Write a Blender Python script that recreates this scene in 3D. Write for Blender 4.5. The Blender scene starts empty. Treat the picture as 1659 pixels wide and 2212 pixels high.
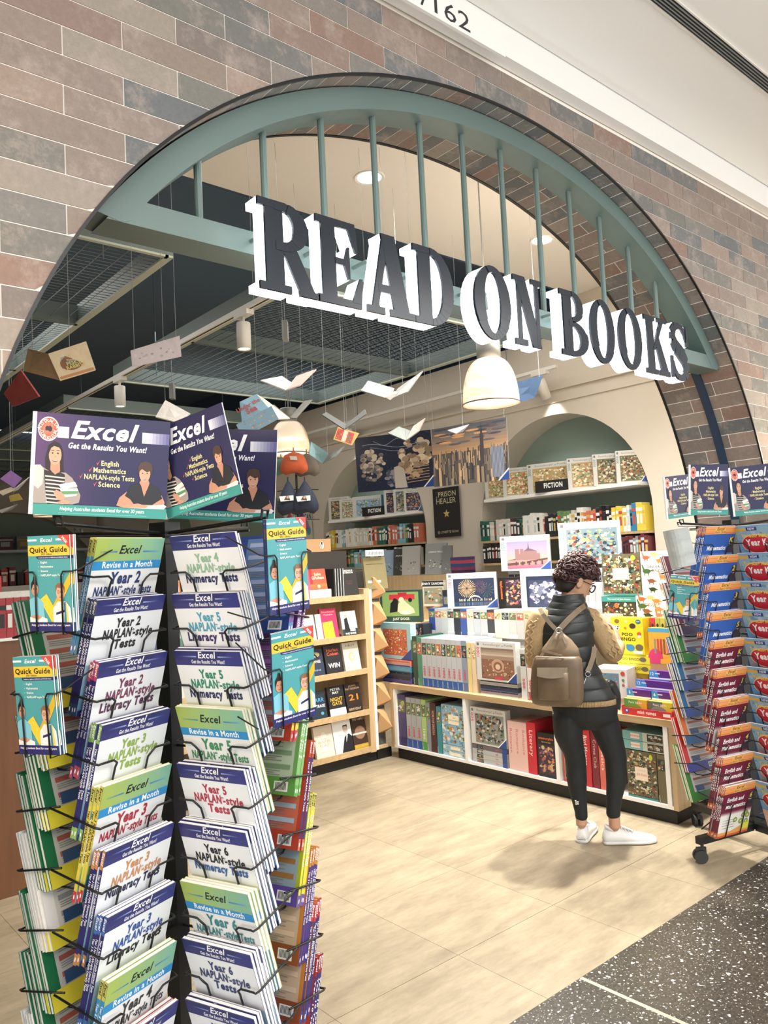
import bpy, math, random
from mathutils import Vector, Matrix
random.seed(7)
PI = math.pi
sc = bpy.context.scene
COL = sc.collection

# ------------------------------------------------------------------ camera, light, exposure
CAM = Vector((0, 0, 1.58))
YAW, PITCH, ROLL, FPX = 0.861675, 0.061244, -0.049905, 1686.67
_f = Vector((math.cos(PITCH)*math.cos(YAW), math.cos(PITCH)*math.sin(YAW), math.sin(PITCH)))
_rt = Vector((math.sin(YAW), -math.cos(YAW), 0)); _up = _rt.cross(_f)
CR = _rt*math.cos(ROLL) + _up*math.sin(ROLL)
CU = -_rt*math.sin(ROLL) + _up*math.cos(ROLL)
cd = bpy.data.cameras.new('camera'); cam = bpy.data.objects.new('camera', cd); COL.objects.link(cam)
cd.sensor_fit = 'VERTICAL'; cd.sensor_height = 24.0; cd.lens = FPX/2212*24.0
cd.clip_start = 0.05; cd.clip_end = 100
M3 = Matrix((CR, CU, -_f)).transposed()
cam.matrix_world = Matrix.Translation(CAM) @ M3.to_4x4()
sc.camera = cam
sc.view_settings.view_transform = 'Standard'
sc.view_settings.look = 'None'
sc.view_settings.exposure = 0.04
sc.view_settings.gamma = 1.0
sc.view_settings.use_curve_mapping = False
w = bpy.data.worlds.new('world'); sc.world = w; w.use_nodes = True
w.node_tree.nodes['Background'].inputs[0].default_value = (1.0, 0.985, 0.96, 1)
w.node_tree.nodes['Background'].inputs[1].default_value = 2.5

def area(name, loc, size, power, col=(1, .97, .92), rot=(0, 0, 0), sy=None, spread=PI):
    l = bpy.data.lights.new(name, 'AREA'); l.energy = power; l.color = col; l.shape = 'RECTANGLE'
    l.size = size; l.size_y = sy or size; l.spread = spread
    o = bpy.data.objects.new(name, l); o.location = loc; o.rotation_euler = rot; COL.objects.link(o)
    return o
# unseen lamps: an added ceiling brightener, assumed mall ceiling lights and added shop fill
area('mall_uplight', (1.6, -1.9, 2.4), 2.5, 75, (1, .99, .97), rot=(PI, 0, 0))  # unseen lamp behind the camera, added to brighten the white mall ceiling
area('mall_light', (1.2, -1.6, 3.55), 3.0, 120, (1, .98, .95), sy=1.4)  # assumed mall ceiling lamps, both out of view
area('mall_light', (4.6, -1.2, 3.55), 2.2, 80, (1, .98, .95), sy=1.2)
area('shop_light', (4.9, 4.2, 3.9), 1.6, 16, (1, .97, .92))  # added area lamps, here and below, standing in for unseen ceiling lights
area('shop_light', (2.6, 3.3, 3.9), 1.4, 14, (1, .97, .92))
area('shop_light', (4.0, 6.8, 3.85), 2.2, 45, (1, .97, .92))
area('shop_light', (1.2, 6.6, 3.85), 2.2, 40, (1, .97, .92))

area('wall_washer', (-.35, 1.25, 1.9), .25, 9, (1, .72, .42), rot=(1.4, 0, -.5))  # assumed warm lamp out of view, for the glow on the left bricks
area('wall_washer', (5.3, 1.35, 2.1), .25, 18, (1, .78, .5), rot=(1.4, 0, .6))  # likewise an assumed unseen lamp, warming the right bricks

def at(u, v, dep):
    return CAM + (CR*(u-829.5) - CU*(v-1106) + _f*FPX)*(dep/FPX)

# ------------------------------------------------------------------ materials
def lin(h):
    if isinstance(h, str):
        h = h.lstrip('#'); c = [int(h[i:i+2], 16)/255 for i in (0, 2, 4)]
    else: c = list(h)
    return tuple(x/12.92 if x <= .04045 else ((x+.055)/1.055)**2.4 for x in c)
MATS = {}
def mat(name, col='888888', rough=.6, metal=0, emit=0, ecol=None, trans=0, alpha=1, noise=0, nscale=20, bump=0, spec=.5, coat=0):
    if name in MATS: return MATS[name]
    m = bpy.data.materials.new(name); m.use_nodes = True; nt = m.node_tree; b = nt.nodes['Principled BSDF']
    c = lin(col)
    b.inputs['Base Color'].default_value = (*c, 1); b.inputs['Roughness'].default_value = rough
    b.inputs['Metallic'].default_value = metal; b.inputs['Specular IOR Level'].default_value = spec
    b.inputs['Coat Weight'].default_value = coat
    b.inputs['Transmission Weight'].default_value = trans; b.inputs['Alpha'].default_value = alpha
    if emit:
        b.inputs['Emission Color'].default_value = (*(lin(ecol) if ecol else c), 1); b.inputs['Emission Strength'].default_value = emit
    if noise or bump:
        tc = nt.nodes.new('ShaderNodeTexCoord'); n = nt.nodes.new('ShaderNodeTexNoise')
        n.inputs['Scale'].default_value = nscale; n.inputs['Detail'].default_value = 6
        nt.links.new(tc.outputs['Object'], n.inputs['Vector'])
        if noise:
            r = nt.nodes.new('ShaderNodeValToRGB'); nt.links.new(n.outputs['Fac'], r.inputs['Fac'])
            r.color_ramp.elements[0].position = .3; r.color_ramp.elements[1].position = .7
            r.color_ramp.elements[0].color = (*[x*(1-noise) for x in c], 1); r.color_ramp.elements[1].color = (*[min(1, x*(1+noise)) for x in c], 1)
            nt.links.new(r.outputs['Color'], b.inputs['Base Color'])
        if bump:
            bp = nt.nodes.new('ShaderNodeBump'); bp.inputs['Strength'].default_value = bump; bp.inputs['Distance'].default_value = .002
            nt.links.new(n.outputs['Fac'], bp.inputs['Height']); nt.links.new(bp.outputs['Normal'], b.inputs['Normal'])
    MATS[name] = m; return m
def ink_mat():
    m = bpy.data.materials.new('printed_ink'); m.use_nodes = True; nt = m.node_tree; b = nt.nodes['Principled BSDF']
    a = nt.nodes.new('ShaderNodeAttribute'); a.attribute_name = 'Col'
    nt.links.new(a.outputs['Color'], b.inputs['Base Color']); b.inputs['Roughness'].default_value = .38
    MATS['ink'] = m; return m
INK = ink_mat()
def objcol_mat(name, rough=.45, var=.12, bump=0, sc_=40):
    m = bpy.data.materials.new(name); m.use_nodes = True; nt = m.node_tree; b = nt.nodes['Principled BSDF']
    oi = nt.nodes.new('ShaderNodeObjectInfo'); n = nt.nodes.new('ShaderNodeTexNoise'); tc = nt.nodes.new('ShaderNodeTexCoord')
    n.inputs['Scale'].default_value = sc_; nt.links.new(tc.outputs['Object'], n.inputs['Vector'])
    mr = nt.nodes.new('ShaderNodeMapRange'); mr.inputs['To Min'].default_value = 1-var; mr.inputs['To Max'].default_value = 1+var
    nt.links.new(n.outputs['Fac'], mr.inputs['Value'])
    vm = nt.nodes.new('ShaderNodeVectorMath'); vm.operation = 'SCALE'
    nt.links.new(oi.outputs['Color'], vm.inputs[0]); nt.links.new(mr.outputs['Result'], vm.inputs['Scale'])
    nt.links.new(vm.outputs['Vector'], b.inputs['Base Color']); b.inputs['Roughness'].default_value = rough
    MATS[name] = m; return m
OBJC = objcol_mat('cover_colour')
def brick_mat():
    m = bpy.data.materials.new('brick_tile'); m.use_nodes = True; nt = m.node_tree; b = nt.nodes['Principled BSDF']; L = nt.links
    N = nt.nodes.new
    oi = N('ShaderNodeObjectInfo'); tc = N('ShaderNodeTexCoord')
    cr = N('ShaderNodeValToRGB'); L.new(oi.outputs['Random'], cr.inputs['Fac']); cr.color_ramp.interpolation = 'CONSTANT'
    cols = ['77756f', '8b7d73', '7d7a75', '97857a', '6f7071', '8a776e', '857d76', '8f8077', '72716e', '8c7468', '968c82', '7c736d', '686b6d', '8a7d75']
    e = cr.color_ramp.elements; e[0].position = 0; e[0].color = (*lin(cols[0]), 1); e[1].position = 1; e[1].color = (*lin(cols[-1]), 1)
    for i in range(1, len(cols)): k = e.new(i/len(cols)); k.color = (*lin(cols[i]), 1)
    add = N('ShaderNodeVectorMath'); add.operation = 'ADD'; mu = N('ShaderNodeMath'); mu.operation = 'MULTIPLY'; mu.inputs[1].default_value = 37
    L.new(oi.outputs['Random'], mu.inputs[0]); L.new(tc.outputs['Object'], add.inputs[0]); L.new(mu.outputs[0], add.inputs[1])
    n1 = N('ShaderNodeTexNoise'); n1.inputs['Scale'].default_value = 9; n1.inputs['Detail'].default_value = 9; n1.inputs['Roughness'].default_value = .75
    L.new(add.outputs[0], n1.inputs['Vector'])
    n2 = N('ShaderNodeTexNoise'); n2.inputs['Scale'].default_value = 60; n2.inputs['Detail'].default_value = 8; n2.inputs['Roughness'].default_value = .8
    L.new(add.outputs[0], n2.inputs['Vector'])
    r1 = N('ShaderNodeValToRGB'); r1.color_ramp.elements[0].position = .5; r1.color_ramp.elements[1].position = .72
    L.new(n1.outputs['Fac'], r1.inputs['Fac'])
    mx = N('ShaderNodeMixRGB'); L.new(r1.outputs['Color'], mx.inputs['Fac']); L.new(cr.outputs['Color'], mx.inputs['Color1']); mx.inputs['Color2'].default_value = (*lin('a89a90'), 1)
    r2 = N('ShaderNodeMapRange'); r2.inputs['From Min'].default_value = .3; r2.inputs['From Max'].default_value = .7; r2.inputs['To Min'].default_value = .84; r2.inputs['To Max'].default_value = 1.14
    L.new(n2.outputs['Fac'], r2.inputs['Value'])
    sv = N('ShaderNodeVectorMath'); sv.operation = 'SCALE'; L.new(mx.outputs['Color'], sv.inputs[0]); L.new(r2.outputs['Result'], sv.inputs['Scale'])
    L.new(sv.outputs['Vector'], b.inputs['Base Color']); b.inputs['Roughness'].default_value = .7
    bp = N('ShaderNodeBump'); bp.inputs['Strength'].default_value = .35; bp.inputs['Distance'].default_value = .002
    L.new(n2.outputs['Fac'], bp.inputs['Height']); L.new(bp.outputs['Normal'], b.inputs['Normal'])
    MATS['brick'] = m; return m
BRICK = brick_mat()
def floor_mats():
    m = bpy.data.materials.new('beige_floor_tile'); m.use_nodes = True; nt = m.node_tree; b = nt.nodes['Principled BSDF']; L = nt.links; N = nt.nodes.new
    g = N('ShaderNodeNewGeometry'); oi = N('ShaderNodeObjectInfo')
    mp = N('ShaderNodeMapping'); mp.inputs['Scale'].default_value = (1.5, 5, 1); L.new(g.outputs['Position'], mp.inputs['Vector'])
    n1 = N('ShaderNodeTexNoise'); n1.inputs['Scale'].default_value = 2.2; n1.inputs['Detail'].default_value = 10; n1.inputs['Roughness'].default_value = .72; L.new(mp.outputs[0], n1.inputs['Vector'])
    r = N('ShaderNodeValToRGB'); L.new(n1.outputs['Fac'], r.inputs['Fac'])
    e = r.color_ramp.elements; e[0].position = .32; e[0].color = (*lin('887b66'), 1); e[1].position = .68; e[1].color = (*lin('ab9d84'), 1)
    mr = N('ShaderNodeMapRange'); mr.inputs['To Min'].default_value = .95; mr.inputs['To Max'].default_value = 1.05; L.new(oi.outputs['Random'], mr.inputs['Value'])
    sv = N('ShaderNodeVectorMath'); sv.operation = 'SCALE'; L.new(r.outputs['Color'], sv.inputs[0]); L.new(mr.outputs['Result'], sv.inputs['Scale'])
    L.new(sv.outputs['Vector'], b.inputs['Base Color']); b.inputs['Roughness'].default_value = .42; b.inputs['Specular IOR Level'].default_value = .35
    MATS['beige'] = m
    m = bpy.data.materials.new('terrazzo'); m.use_nodes = True; nt = m.node_tree; b = nt.nodes['Principled BSDF']; L = nt.links; N = nt.nodes.new
    g = N('ShaderNodeNewGeometry')
    base = N('ShaderNodeTexNoise'); base.inputs['Scale'].default_value = 90; base.inputs['Detail'].default_value = 6; L.new(g.outputs['Position'], base.inputs['Vector'])
    rb = N('ShaderNodeValToRGB'); L.new(base.outputs['Fac'], rb.inputs['Fac']); e = rb.color_ramp.elements
    e[0].position = .35; e[0].color = (*lin('34312c'), 1); e[1].position = .7; e[1].color = (*lin('585349'), 1)
    prev = rb.outputs['Color']
    for s, th, h, off in ((55, .24, 'e8e4dc', 0), (28, .17, 'efeae2', 5), (120, .24, 'bdb8ae', 9)):
        dn = N('ShaderNodeTexNoise'); dn.inputs['Scale'].default_value = s*1.3; L.new(g.outputs['Position'], dn.inputs['Vector'])
        ms = N('ShaderNodeVectorMath'); ms.operation = 'SCALE'; ms.inputs['Scale'].default_value = .9/s; L.new(dn.outputs['Color'], ms.inputs[0])
        ad = N('ShaderNodeVectorMath'); ad.operation = 'ADD'; L.new(g.outputs['Position'], ad.inputs[0]); L.new(ms.outputs[0], ad.inputs[1])
        v = N('ShaderNodeTexVoronoi'); v.inputs['Scale'].default_value = s; v.inputs['Randomness'].default_value = 1; L.new(ad.outputs[0], v.inputs['Vector'])
        lt = N('ShaderNodeMath'); lt.operation = 'LESS_THAN'; lt.inputs[1].default_value = th; L.new(v.outputs['Distance'], lt.inputs[0])
        sx = N('ShaderNodeSeparateColor'); L.new(v.outputs['Color'], sx.inputs[0])
        gt = N('ShaderNodeMath'); gt.operation = 'GREATER_THAN'; gt.inputs[1].default_value = .58; L.new(sx.outputs[0], gt.inputs[0])
        mu = N('ShaderNodeMath'); mu.operation = 'MULTIPLY'; L.new(lt.outputs[0], mu.inputs[0]); L.new(gt.outputs[0], mu.inputs[1])
        mx = N('ShaderNodeMixRGB'); L.new(mu.outputs[0], mx.inputs['Fac']); L.new(prev, mx.inputs['Color1']); mx.inputs['Color2'].default_value = (*lin(h), 1); prev = mx.outputs['Color']
    L.new(prev, b.inputs['Base Color']); b.inputs['Roughness'].default_value = .3
    MATS['terrazzo'] = m
floor_mats()
def wood_mat(name, c1, c2, rough=.5, axis=2):
    m = bpy.data.materials.new(name); m.use_nodes = True; nt = m.node_tree; b = nt.nodes['Principled BSDF']; L = nt.links; N = nt.nodes.new
    g = N('ShaderNodeNewGeometry'); mp = N('ShaderNodeMapping'); s = [22, 22, 22]; s[axis] = 1.5; mp.inputs['Scale'].default_value = s
    L.new(g.outputs['Position'], mp.inputs['Vector']); n = N('ShaderNodeTexNoise'); n.inputs['Scale'].default_value = 1.5; n.inputs['Detail'].default_value = 8; L.new(mp.outputs[0], n.inputs['Vector'])
    r = N('ShaderNodeValToRGB'); L.new(n.outputs['Fac'], r.inputs['Fac']); e = r.color_ramp.elements
    e[0].position = .3; e[0].color = (*lin(c1), 1); e[1].position = .7; e[1].color = (*lin(c2), 1)
    L.new(r.outputs['Color'], b.inputs['Base Color']); b.inputs['Roughness'].default_value = rough
    MATS[name] = m; return m
OAK = wood_mat('light_oak', 'b29770', 'c3a882'); BROWN = wood_mat('brown_laminate', '6b452a', '784e30', .5); OAKX = wood_mat('light_oak_board', 'ad9069', 'bfa47c', axis=1)
WHITE = mat('white_paint', 'f4f3f0', .5); PAPER = mat('paper_edges', 'efefec', .8, noise=.03, nscale=200)
CREAM = mat('cream_plaster', 'd2c9bb', .85, noise=.02, nscale=3); GREENW = mat('sage_green_paint', '95a9a0', .8)
GROUT = mat('pale_grout', 'f6f0e6', .9); NAVY = mat('dark_navy_paint', '3b4d66', .7); BLACKC = mat('dark_ceiling', '56687c', .9)
GMET = mat('green_painted_steel', '647874', .4, spec=.5, noise=.03, nscale=4); GFR = mat('grey_green_frame', '67746f', .5); DNAVY = mat('navy_strip', '1c3550', .5)
BLKM = mat('black_powder_coat', '161819', .38, spec=.5); BLKG = mat('gloss_black_face', '1c2530', .22, spec=.35); CHROME = mat('steel', 'b8b8b8', .25, 1)
LEDW = mat('lit_white_acrylic', 'ffffff', .3, emit=2.1, ecol='f6fbff'); PLINTH = mat('black_plinth', '141414', .45)
RUBBER = mat('dark_rubber', '2b2b2b', .6); KRAFT = mat('kraft_card', 'bf9668', .8, noise=.05, nscale=8); WMET = mat('white_metal', 'e4e0d8', .4)

# ------------------------------------------------------------------ mesh helpers
class MB:
    def __init__(s): s.v = []; s.f = []; s.m = []
    def add(s, vs, fs, mi=0, T=None):
        o = len(s.v)
        s.v += [tuple(T @ Vector(p)) if T is not None else tuple(p) for p in vs]
        s.f += [tuple(i+o for i in f) for f in fs]; s.m += [mi]*len(fs); return s
    def box(s, x0, x1, y0, y1, z0, z1, mi=0, T=None):
        v = [(x0,y0,z0),(x1,y0,z0),(x1,y1,z0),(x0,y1,z0),(x0,y0,z1),(x1,y0,z1),(x1,y1,z1),(x0,y1,z1)]
        return s.add(v, [(0,3,2,1),(4,5,6,7),(0,1,5,4),(1,2,6,5),(2,3,7,6),(3,0,4,7)], mi, T)
    def prism(s, poly, y0, y1, mi=0, T=None, cap=True):      # polygon in xz, extruded along y (y0 is the front)
        n = len(poly); v = [(p[0], y0, p[1]) for p in poly] + [(p[0], y1, p[1]) for p in poly]
        f = [(i, (i+1) % n, (i+1) % n+n, i+n) for i in range(n)]
        if cap: f += [tuple(range(n))[::-1], tuple(range(n, 2*n))]
        return s.add(v, f, mi, T)
    def tube(s, path, r, n=6, mi=0, T=None, closed=False):
        P = [Vector(p) for p in path]; v = []; f = []; k = len(P); ref = None
        for i, p in enumerate(P):
            t = (P[min(i+1, k-1)] - P[max(i-1, 0)]); t = t.normalized() if t.length > 1e-9 else Vector((0, 0, 1))
            if ref is None: ref = Vector((0, 0, 1)) if abs(t.z) < .9 else Vector((1, 0, 0))
            a = t.cross(ref).normalized(); ref2 = a.cross(t).normalized(); ref = ref2
            rr = r[i] if isinstance(r, (list, tuple)) else r
            for j in range(n):
                q = 2*PI*j/n; v.append(p + a*math.cos(q)*rr + ref2*math.sin(q)*rr)
        for i in range(k-1):
            for j in range(n): f.append((i*n+j, i*n+(j+1) % n, (i+1)*n+(j+1) % n, (i+1)*n+j))
        f += [tuple(range(n))[::-1], tuple(range((k-1)*n, k*n))]
        return s.add(v, f, mi, T)
    def lathe(s, prof, n=24, mi=0, T=None, cx=0, cy=0):
        v = []; f = []
        for r, z in prof:
            for j in range(n): v.append((cx+r*math.cos(2*PI*j/n), cy+r*math.sin(2*PI*j/n), z))
        for i in range(len(prof)-1):
            for j in range(n): f.append((i*n+j, i*n+(j+1) % n, (i+1)*n+(j+1) % n, (i+1)*n+j))
        return s.add(v, f, mi, T)
    def loft(s, rings, mi=0, cap=True, T=None):
        n = len(rings[0]); v = [p for r in rings for p in r]; f = []
        for i in range(len(rings)-1):
            for j in range(n): f.append((i*n+j, i*n+(j+1) % n, (i+1)*n+(j+1) % n, (i+1)*n+j))
        if cap: f += [tuple(range(n))[::-1], tuple(range((len(rings)-1)*n, len(rings)*n))]
        return s.add(v, f, mi, T)
    def mesh(s, name, mats, smooth=False):
        me = bpy.data.meshes.new(name); me.from_pydata(s.v, [], s.f)
        for m in (mats if isinstance(mats, (list, tuple)) else [mats]): me.materials.append(m)
        me.polygons.foreach_set('material_index', s.m)
        if smooth: me.polygons.foreach_set('use_smooth', [True]*len(s.f))
        me.update(); return me
    def build(s, name, mats, parent=None, smooth=False, **k): return place(name, s.mesh(name, mats, smooth), parent, **k)
def place(name, me, parent=None, loc=(0,0,0), rot=(0,0,0), scale=None, color=None, label=None, cat=None, group=None, kind=None, mtx=None):
    o = bpy.data.objects.new(name, me); COL.objects.link(o)
    if parent is not None: o.parent = parent
    if mtx is not None: o.matrix_local = mtx
    else: o.location = loc; o.rotation_euler = rot
    if scale: o.scale = scale
    if color is not None: o.color = (*lin(color), 1)
    tag(o, label, cat, group, kind); return o
def tag(o, label=None, cat=None, group=None, kind=None):
    if label: o['label'] = label
    if cat: o['category'] = cat
    if group: o['group'] = group
    if kind: o['kind'] = kind
    return o
def thing(name, label, cat, loc=(0,0,0), rz=0, group=None, rot=None, mtx=None):
    return place(name, None, None, loc, rot or (0, 0, rz), label=label, cat=cat, group=group, mtx=mtx)
def struct(name, mb, m, **k): return mb.build(name, m, kind='structure', **k)
def copy_tree(o, parent=None):
    c = o.copy(); COL.objects.link(c); c.parent = parent
    if parent is not None: c.matrix_parent_inverse = o.matrix_parent_inverse
    for ch in list(o.children): copy_tree(ch, c)
    return c

# ------------------------------------------------------------------ flat print (ink on a real surface)
TXT = {}
def text_polys(body, bold=0, shear=0, sx=1):
    key = (body, bold, shear)
    if key not in TXT:
        c = bpy.data.curves.new('t', 'FONT'); c.body = body; c.offset = bold; c.shear = shear; c.resolution_u = 2; c.space_character = 1+bold*3.2; c.dimensions = '2D'; c.fill_mode = 'FRONT'
        o = bpy.data.objects.new('t', c); m = o.to_mesh()
        vs = [(v.co.x, v.co.y) for v in m.vertices]; fs = [tuple(p.vertices) for p in m.polygons]
        o.to_mesh_clear(); bpy.data.objects.remove(o); bpy.data.curves.remove(c)
        xs = [v[0] for v in vs] or [0]
        TXT[key] = (vs, fs, min(xs), max(xs))
    return TXT[key]
class Pr:                                                        # print in the xz plane, facing -y
    def __init__(s): s.v = []; s.f = []; s.c = []; s.n = 0; s.dy = .00018
    def raw(s, vs, fs, col):
        s.n += 1; o = len(s.v); y = -s.n*s.dy - .0003
        s.v += [(x, y, z) for x, z in vs]; s.f += [tuple(i+o for i in f) for f in fs]; s.c += [lin(col)]*len(fs); return s
    def poly(s, pts, col): return s.raw(pts, [tuple(range(len(pts)))], col)
    def rect(s, x0, x1, z0, z1, col): return s.poly([(x0,z0),(x1,z0),(x1,z1),(x0,z1)], col)
    def ell(s, cx, cz, rx, rz, col, n=14, a0=0, a1=2*PI): return s.poly([(cx+rx*math.cos(a0+(a1-a0)*i/n), cz+rz*math.sin(a0+(a1-a0)*i/n)) for i in range(n if a1-a0 > 6 else n+1)], col)
    def grad(s, x0, x1, z0, z1, c0, c1, n=8, horiz=False):
        a, b = [[int(h[i:i+2], 16)/255 for i in (0, 2, 4)] for h in (c0, c1)]
        vs = []; fs = []; cs = []
        for i in range(n):
            t0, t1 = i/n, (i+1)/n; o = len(vs)
            if horiz: vs += [(x0+(x1-x0)*t0, z0), (x0+(x1-x0)*t1, z0), (x0+(x1-x0)*t1, z1), (x0+(x1-x0)*t0, z1)]
            else: vs += [(x0, z0+(z1-z0)*t0), (x1, z0+(z1-z0)*t0), (x1, z0+(z1-z0)*t1), (x0, z0+(z1-z0)*t1)]
            fs.append((o, o+1, o+2, o+3)); cs.append(lin([a[k]+(b[k]-a[k])*(t0+t1)/2 for k in range(3)]))
        s.n += 1; o = len(s.v); y = -s.n*s.dy - .0003
        s.v += [(x, y, z) for x, z in vs]; s.f += [tuple(i+o for i in f) for f in fs]; s.c += cs; return s
    def text(s, body, x, z, h, col, bold=.02, shear=0, width=None, align='C', rot=0):
        vs, fs, a, b = text_polys(body, bold, shear); k = h/.70; wd = (b-a)*k; sx = (width/wd) if width else 1; wd *= sx
        x0 = {'C': -wd/2, 'L': 0, 'R': -wd}[align]; cr, sr = math.cos(rot), math.sin(rot); out = []
        for vx, vz in vs:
            px, pz = x0+(vx-a)*k*sx, vz*k
            out.append((x+px*cr-pz*sr, z+px*sr+pz*cr))
        return s.raw(out, fs, col)
    def busy(s, x0, x1, z0, z1, cols, n=90, seed=1, smin=.03, smax=.1, bg=None):
        rnd = random.Random(seed); W = x1-x0; H = z1-z0
        s.rect(x0, x1, z0, z1, bg or cols[0])
        vs = []; fs = []; cs = []
        for i in range(n):
            r = min(W, H)*(smin+(smax-smin)*rnd.random()); cx = x0+r+rnd.random()*(W-2*r); cz = z0+r+rnd.random()*(H-2*r); k = rnd.choice((3, 4, 5, 6, 7)); a = rnd.random()*6; e = .5+rnd.random()*.5; o = len(vs)
            for j in range(k): vs.append((cx+r*math.cos(a+2*PI*j/k), cz+r*e*math.sin(a+2*PI*j/k)))
            fs.append(tuple(range(o, o+k))); cs.append(lin(rnd.choice(cols)))
        o = len(s.v)
        for t, f in enumerate(fs):
            pass
        y = -s.n*s.dy - .0003
        step = s.dy*6/n
        for t, f in enumerate(fs):
            for i in f: s.v.append((vs[i][0], y-s.dy-t*step, vs[i][1]))
            s.f.append(tuple(o+i for i in f)); s.c.append(cs[t])
        s.n += 8; return s
    def mesh(s, name='print'):
        lo = -min([v[1] for v in s.v] or [0])
        if lo > .0025: s.v = [(x, -.0006+(y+.0005)*.0025/lo, z) for x, y, z in s.v]
        me = bpy.data.meshes.new(name); me.from_pydata(s.v, [], s.f); me.materials.append(INK)
        ca = me.color_attributes.new('Col', 'FLOAT_COLOR', 'CORNER'); buf = []
        for c, f in zip(s.c, s.f): buf += [c[0], c[1], c[2], 1.0]*len(f)
        ca.data.foreach_set('color', buf)
        me.update(); return me
# ------------------------------------------------------------------ big structure
D0, D1 = 1.857, 2.30
ACX, ACZ = 2.40, 1.26
def AR(t): return 2.0625 - .024*math.cos(4*t)
def arch_pt(t, dr=0): r = AR(t)+dr; return (ACX+r*math.cos(t), ACZ+r*math.sin(t))
ZARCH = []
for i in range(721): ZARCH.append(arch_pt(PI*i/720))
XL, XR = arch_pt(PI)[0], arch_pt(0)[0]
def arch_z(x):
    if x <= XL or x >= XR: return None
    lo, hi = 0, 720
    while hi-lo > 1:
        m = (lo+hi)//2
        if ZARCH[m][0] > x: lo = m
        else: hi = m
    (xa, za), (xb, zb) = ZARCH[lo], ZARCH[hi]
    return za+(zb-za)*((x-xa)/(xb-xa) if xb != xa else 0)
# facade slab with the arched opening
mb = MB(); GY = D0+.0022
xs = [-4, XL] + [arch_pt(PI-PI*i/72)[0] for i in range(1, 72)] + [XR, 9]
def zb(x, side=0): z = arch_z(x); return ACZ if z is None else z
for i in range(len(xs)-1):
    a, b = xs[i], xs[i+1]
    if b <= XL+1e-6 or a >= XR-1e-6: z0a = z0b = 0
    else: z0a, z0b = zb(a), zb(b)
    for y, fl in ((GY, 0), (D1, 1)):
        f = [(0, 1, 2, 3)] if not fl else [(3, 2, 1, 0)]
        mb.add([(a, y, z0a), (b, y, z0b), (b, y, 4.05), (a, y, 4.05)], f, fl)
prof = [(XL, 0)] + [arch_pt(PI-PI*i/72) for i in range(73)] + [(XR, 0)]
for (xa, za), (xb, zb_) in zip(prof, prof[1:]):
    mb.add([(xa, GY, za), (xa, D1, za), (xb, D1, zb_), (xb, GY, zb_)], [(0, 1, 2, 3)], 0)
facade = struct('wall_front', mb, [GROUT, CREAM])
# brick tiles, each its own piece
TH = .0748; TW = .302; J = .0034
FULL = MB(); FULL.box(0, TW-J, 0, .006, 0, TH-J); FULLM = FULL.mesh('brick', BRICK)
tiles = []; zrow = 2.918
for j in range(-38, 8):
    zt = zrow+TH*j; z0, z1 = zt-TH+J/2, min(zt-J/2, 3.47)
    if z1-z0 < .01 or z0 < 0: continue
    off = .638 if j % 2 == 0 else .789
    for k in range(-15, 28):
        x0, x1 = off+TW*(k-1)+J/2, off+TW*k-J/2
        if x0 > 8.6: continue
        n = 12; cols_ = []
        for i in range(n+1):
            x = x0+(x1-x0)*i/n; az = arch_z(x)
            if az is None: zz = z0
            else: zz = max(z0, az+.002)
            if XL <= x <= XR and z1 <= ACZ: zz = z1+1
            cols_.append((x, zz))
        if all(z <= z0+1e-6 for _, z in cols_): tiles.append((x0, z0, None, z1)); continue
        if all(z >= z1-.002 for _, z in cols_): continue
        tiles.append((x0, z0, cols_, z1))
tiles.sort(key=lambda t: ((0 if t[1] > 1.2 and .1 < t[0] < 5.1 else 100)+(t[0]+.15)**2+(t[1]-1.58)**2))
print('facade tiles', len(tiles)); far = MB()
for i, (x0, z0, cs, z1) in enumerate(tiles):
    if cs is None and z1-z0 > TH-J-.001:
        if i < 290: place('brick', FULLM, facade, (x0, D0, z0))
        else: far.box(x0, x0+TW-J, D0, D0+.006, z0, z1)
        continue
    m = MB(); cs = cs or [(x0, z0), (x0+TW-J, z0)]
    run = []
    for k in range(len(cs)-1):
        (xa, za), (xb, zb2) = cs[k], cs[k+1]
        if za >= z1 and zb2 >= z1: continue
        if za > z1: xa += (xb-xa)*(za-z1)/(za-zb2); za = z1
        if zb2 > z1: xb -= (xb-xa)*(zb2-z1)/(zb2-za); zb2 = z1
        m.add([(xa, 0, za), (xb, 0, zb2), (xb, 0, z1), (xa, 0, z1)], [(0, 1, 2, 3)])
        m.add([(xa, 0, za), (xb, 0, zb2), (xb, .006, zb2), (xa, .006, za)], [(3, 2, 1, 0)])
        m.add([(xa, 0, z1), (xb, 0, z1), (xb, .006, z1), (xa, .006, z1)], [(0, 1, 2, 3)])
    if not m.v: continue
    if i < 290: m.v = [(x-x0, y, z-z0) for x, y, z in m.v]; m.build('brick', BRICK, facade, loc=(x0, D0, z0))
    else: far.add([(x, y+D0, z) for x, y, z in m.v], m.f)
if far.v: far.build('brick', BRICK, facade, kind='stuff')
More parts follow.
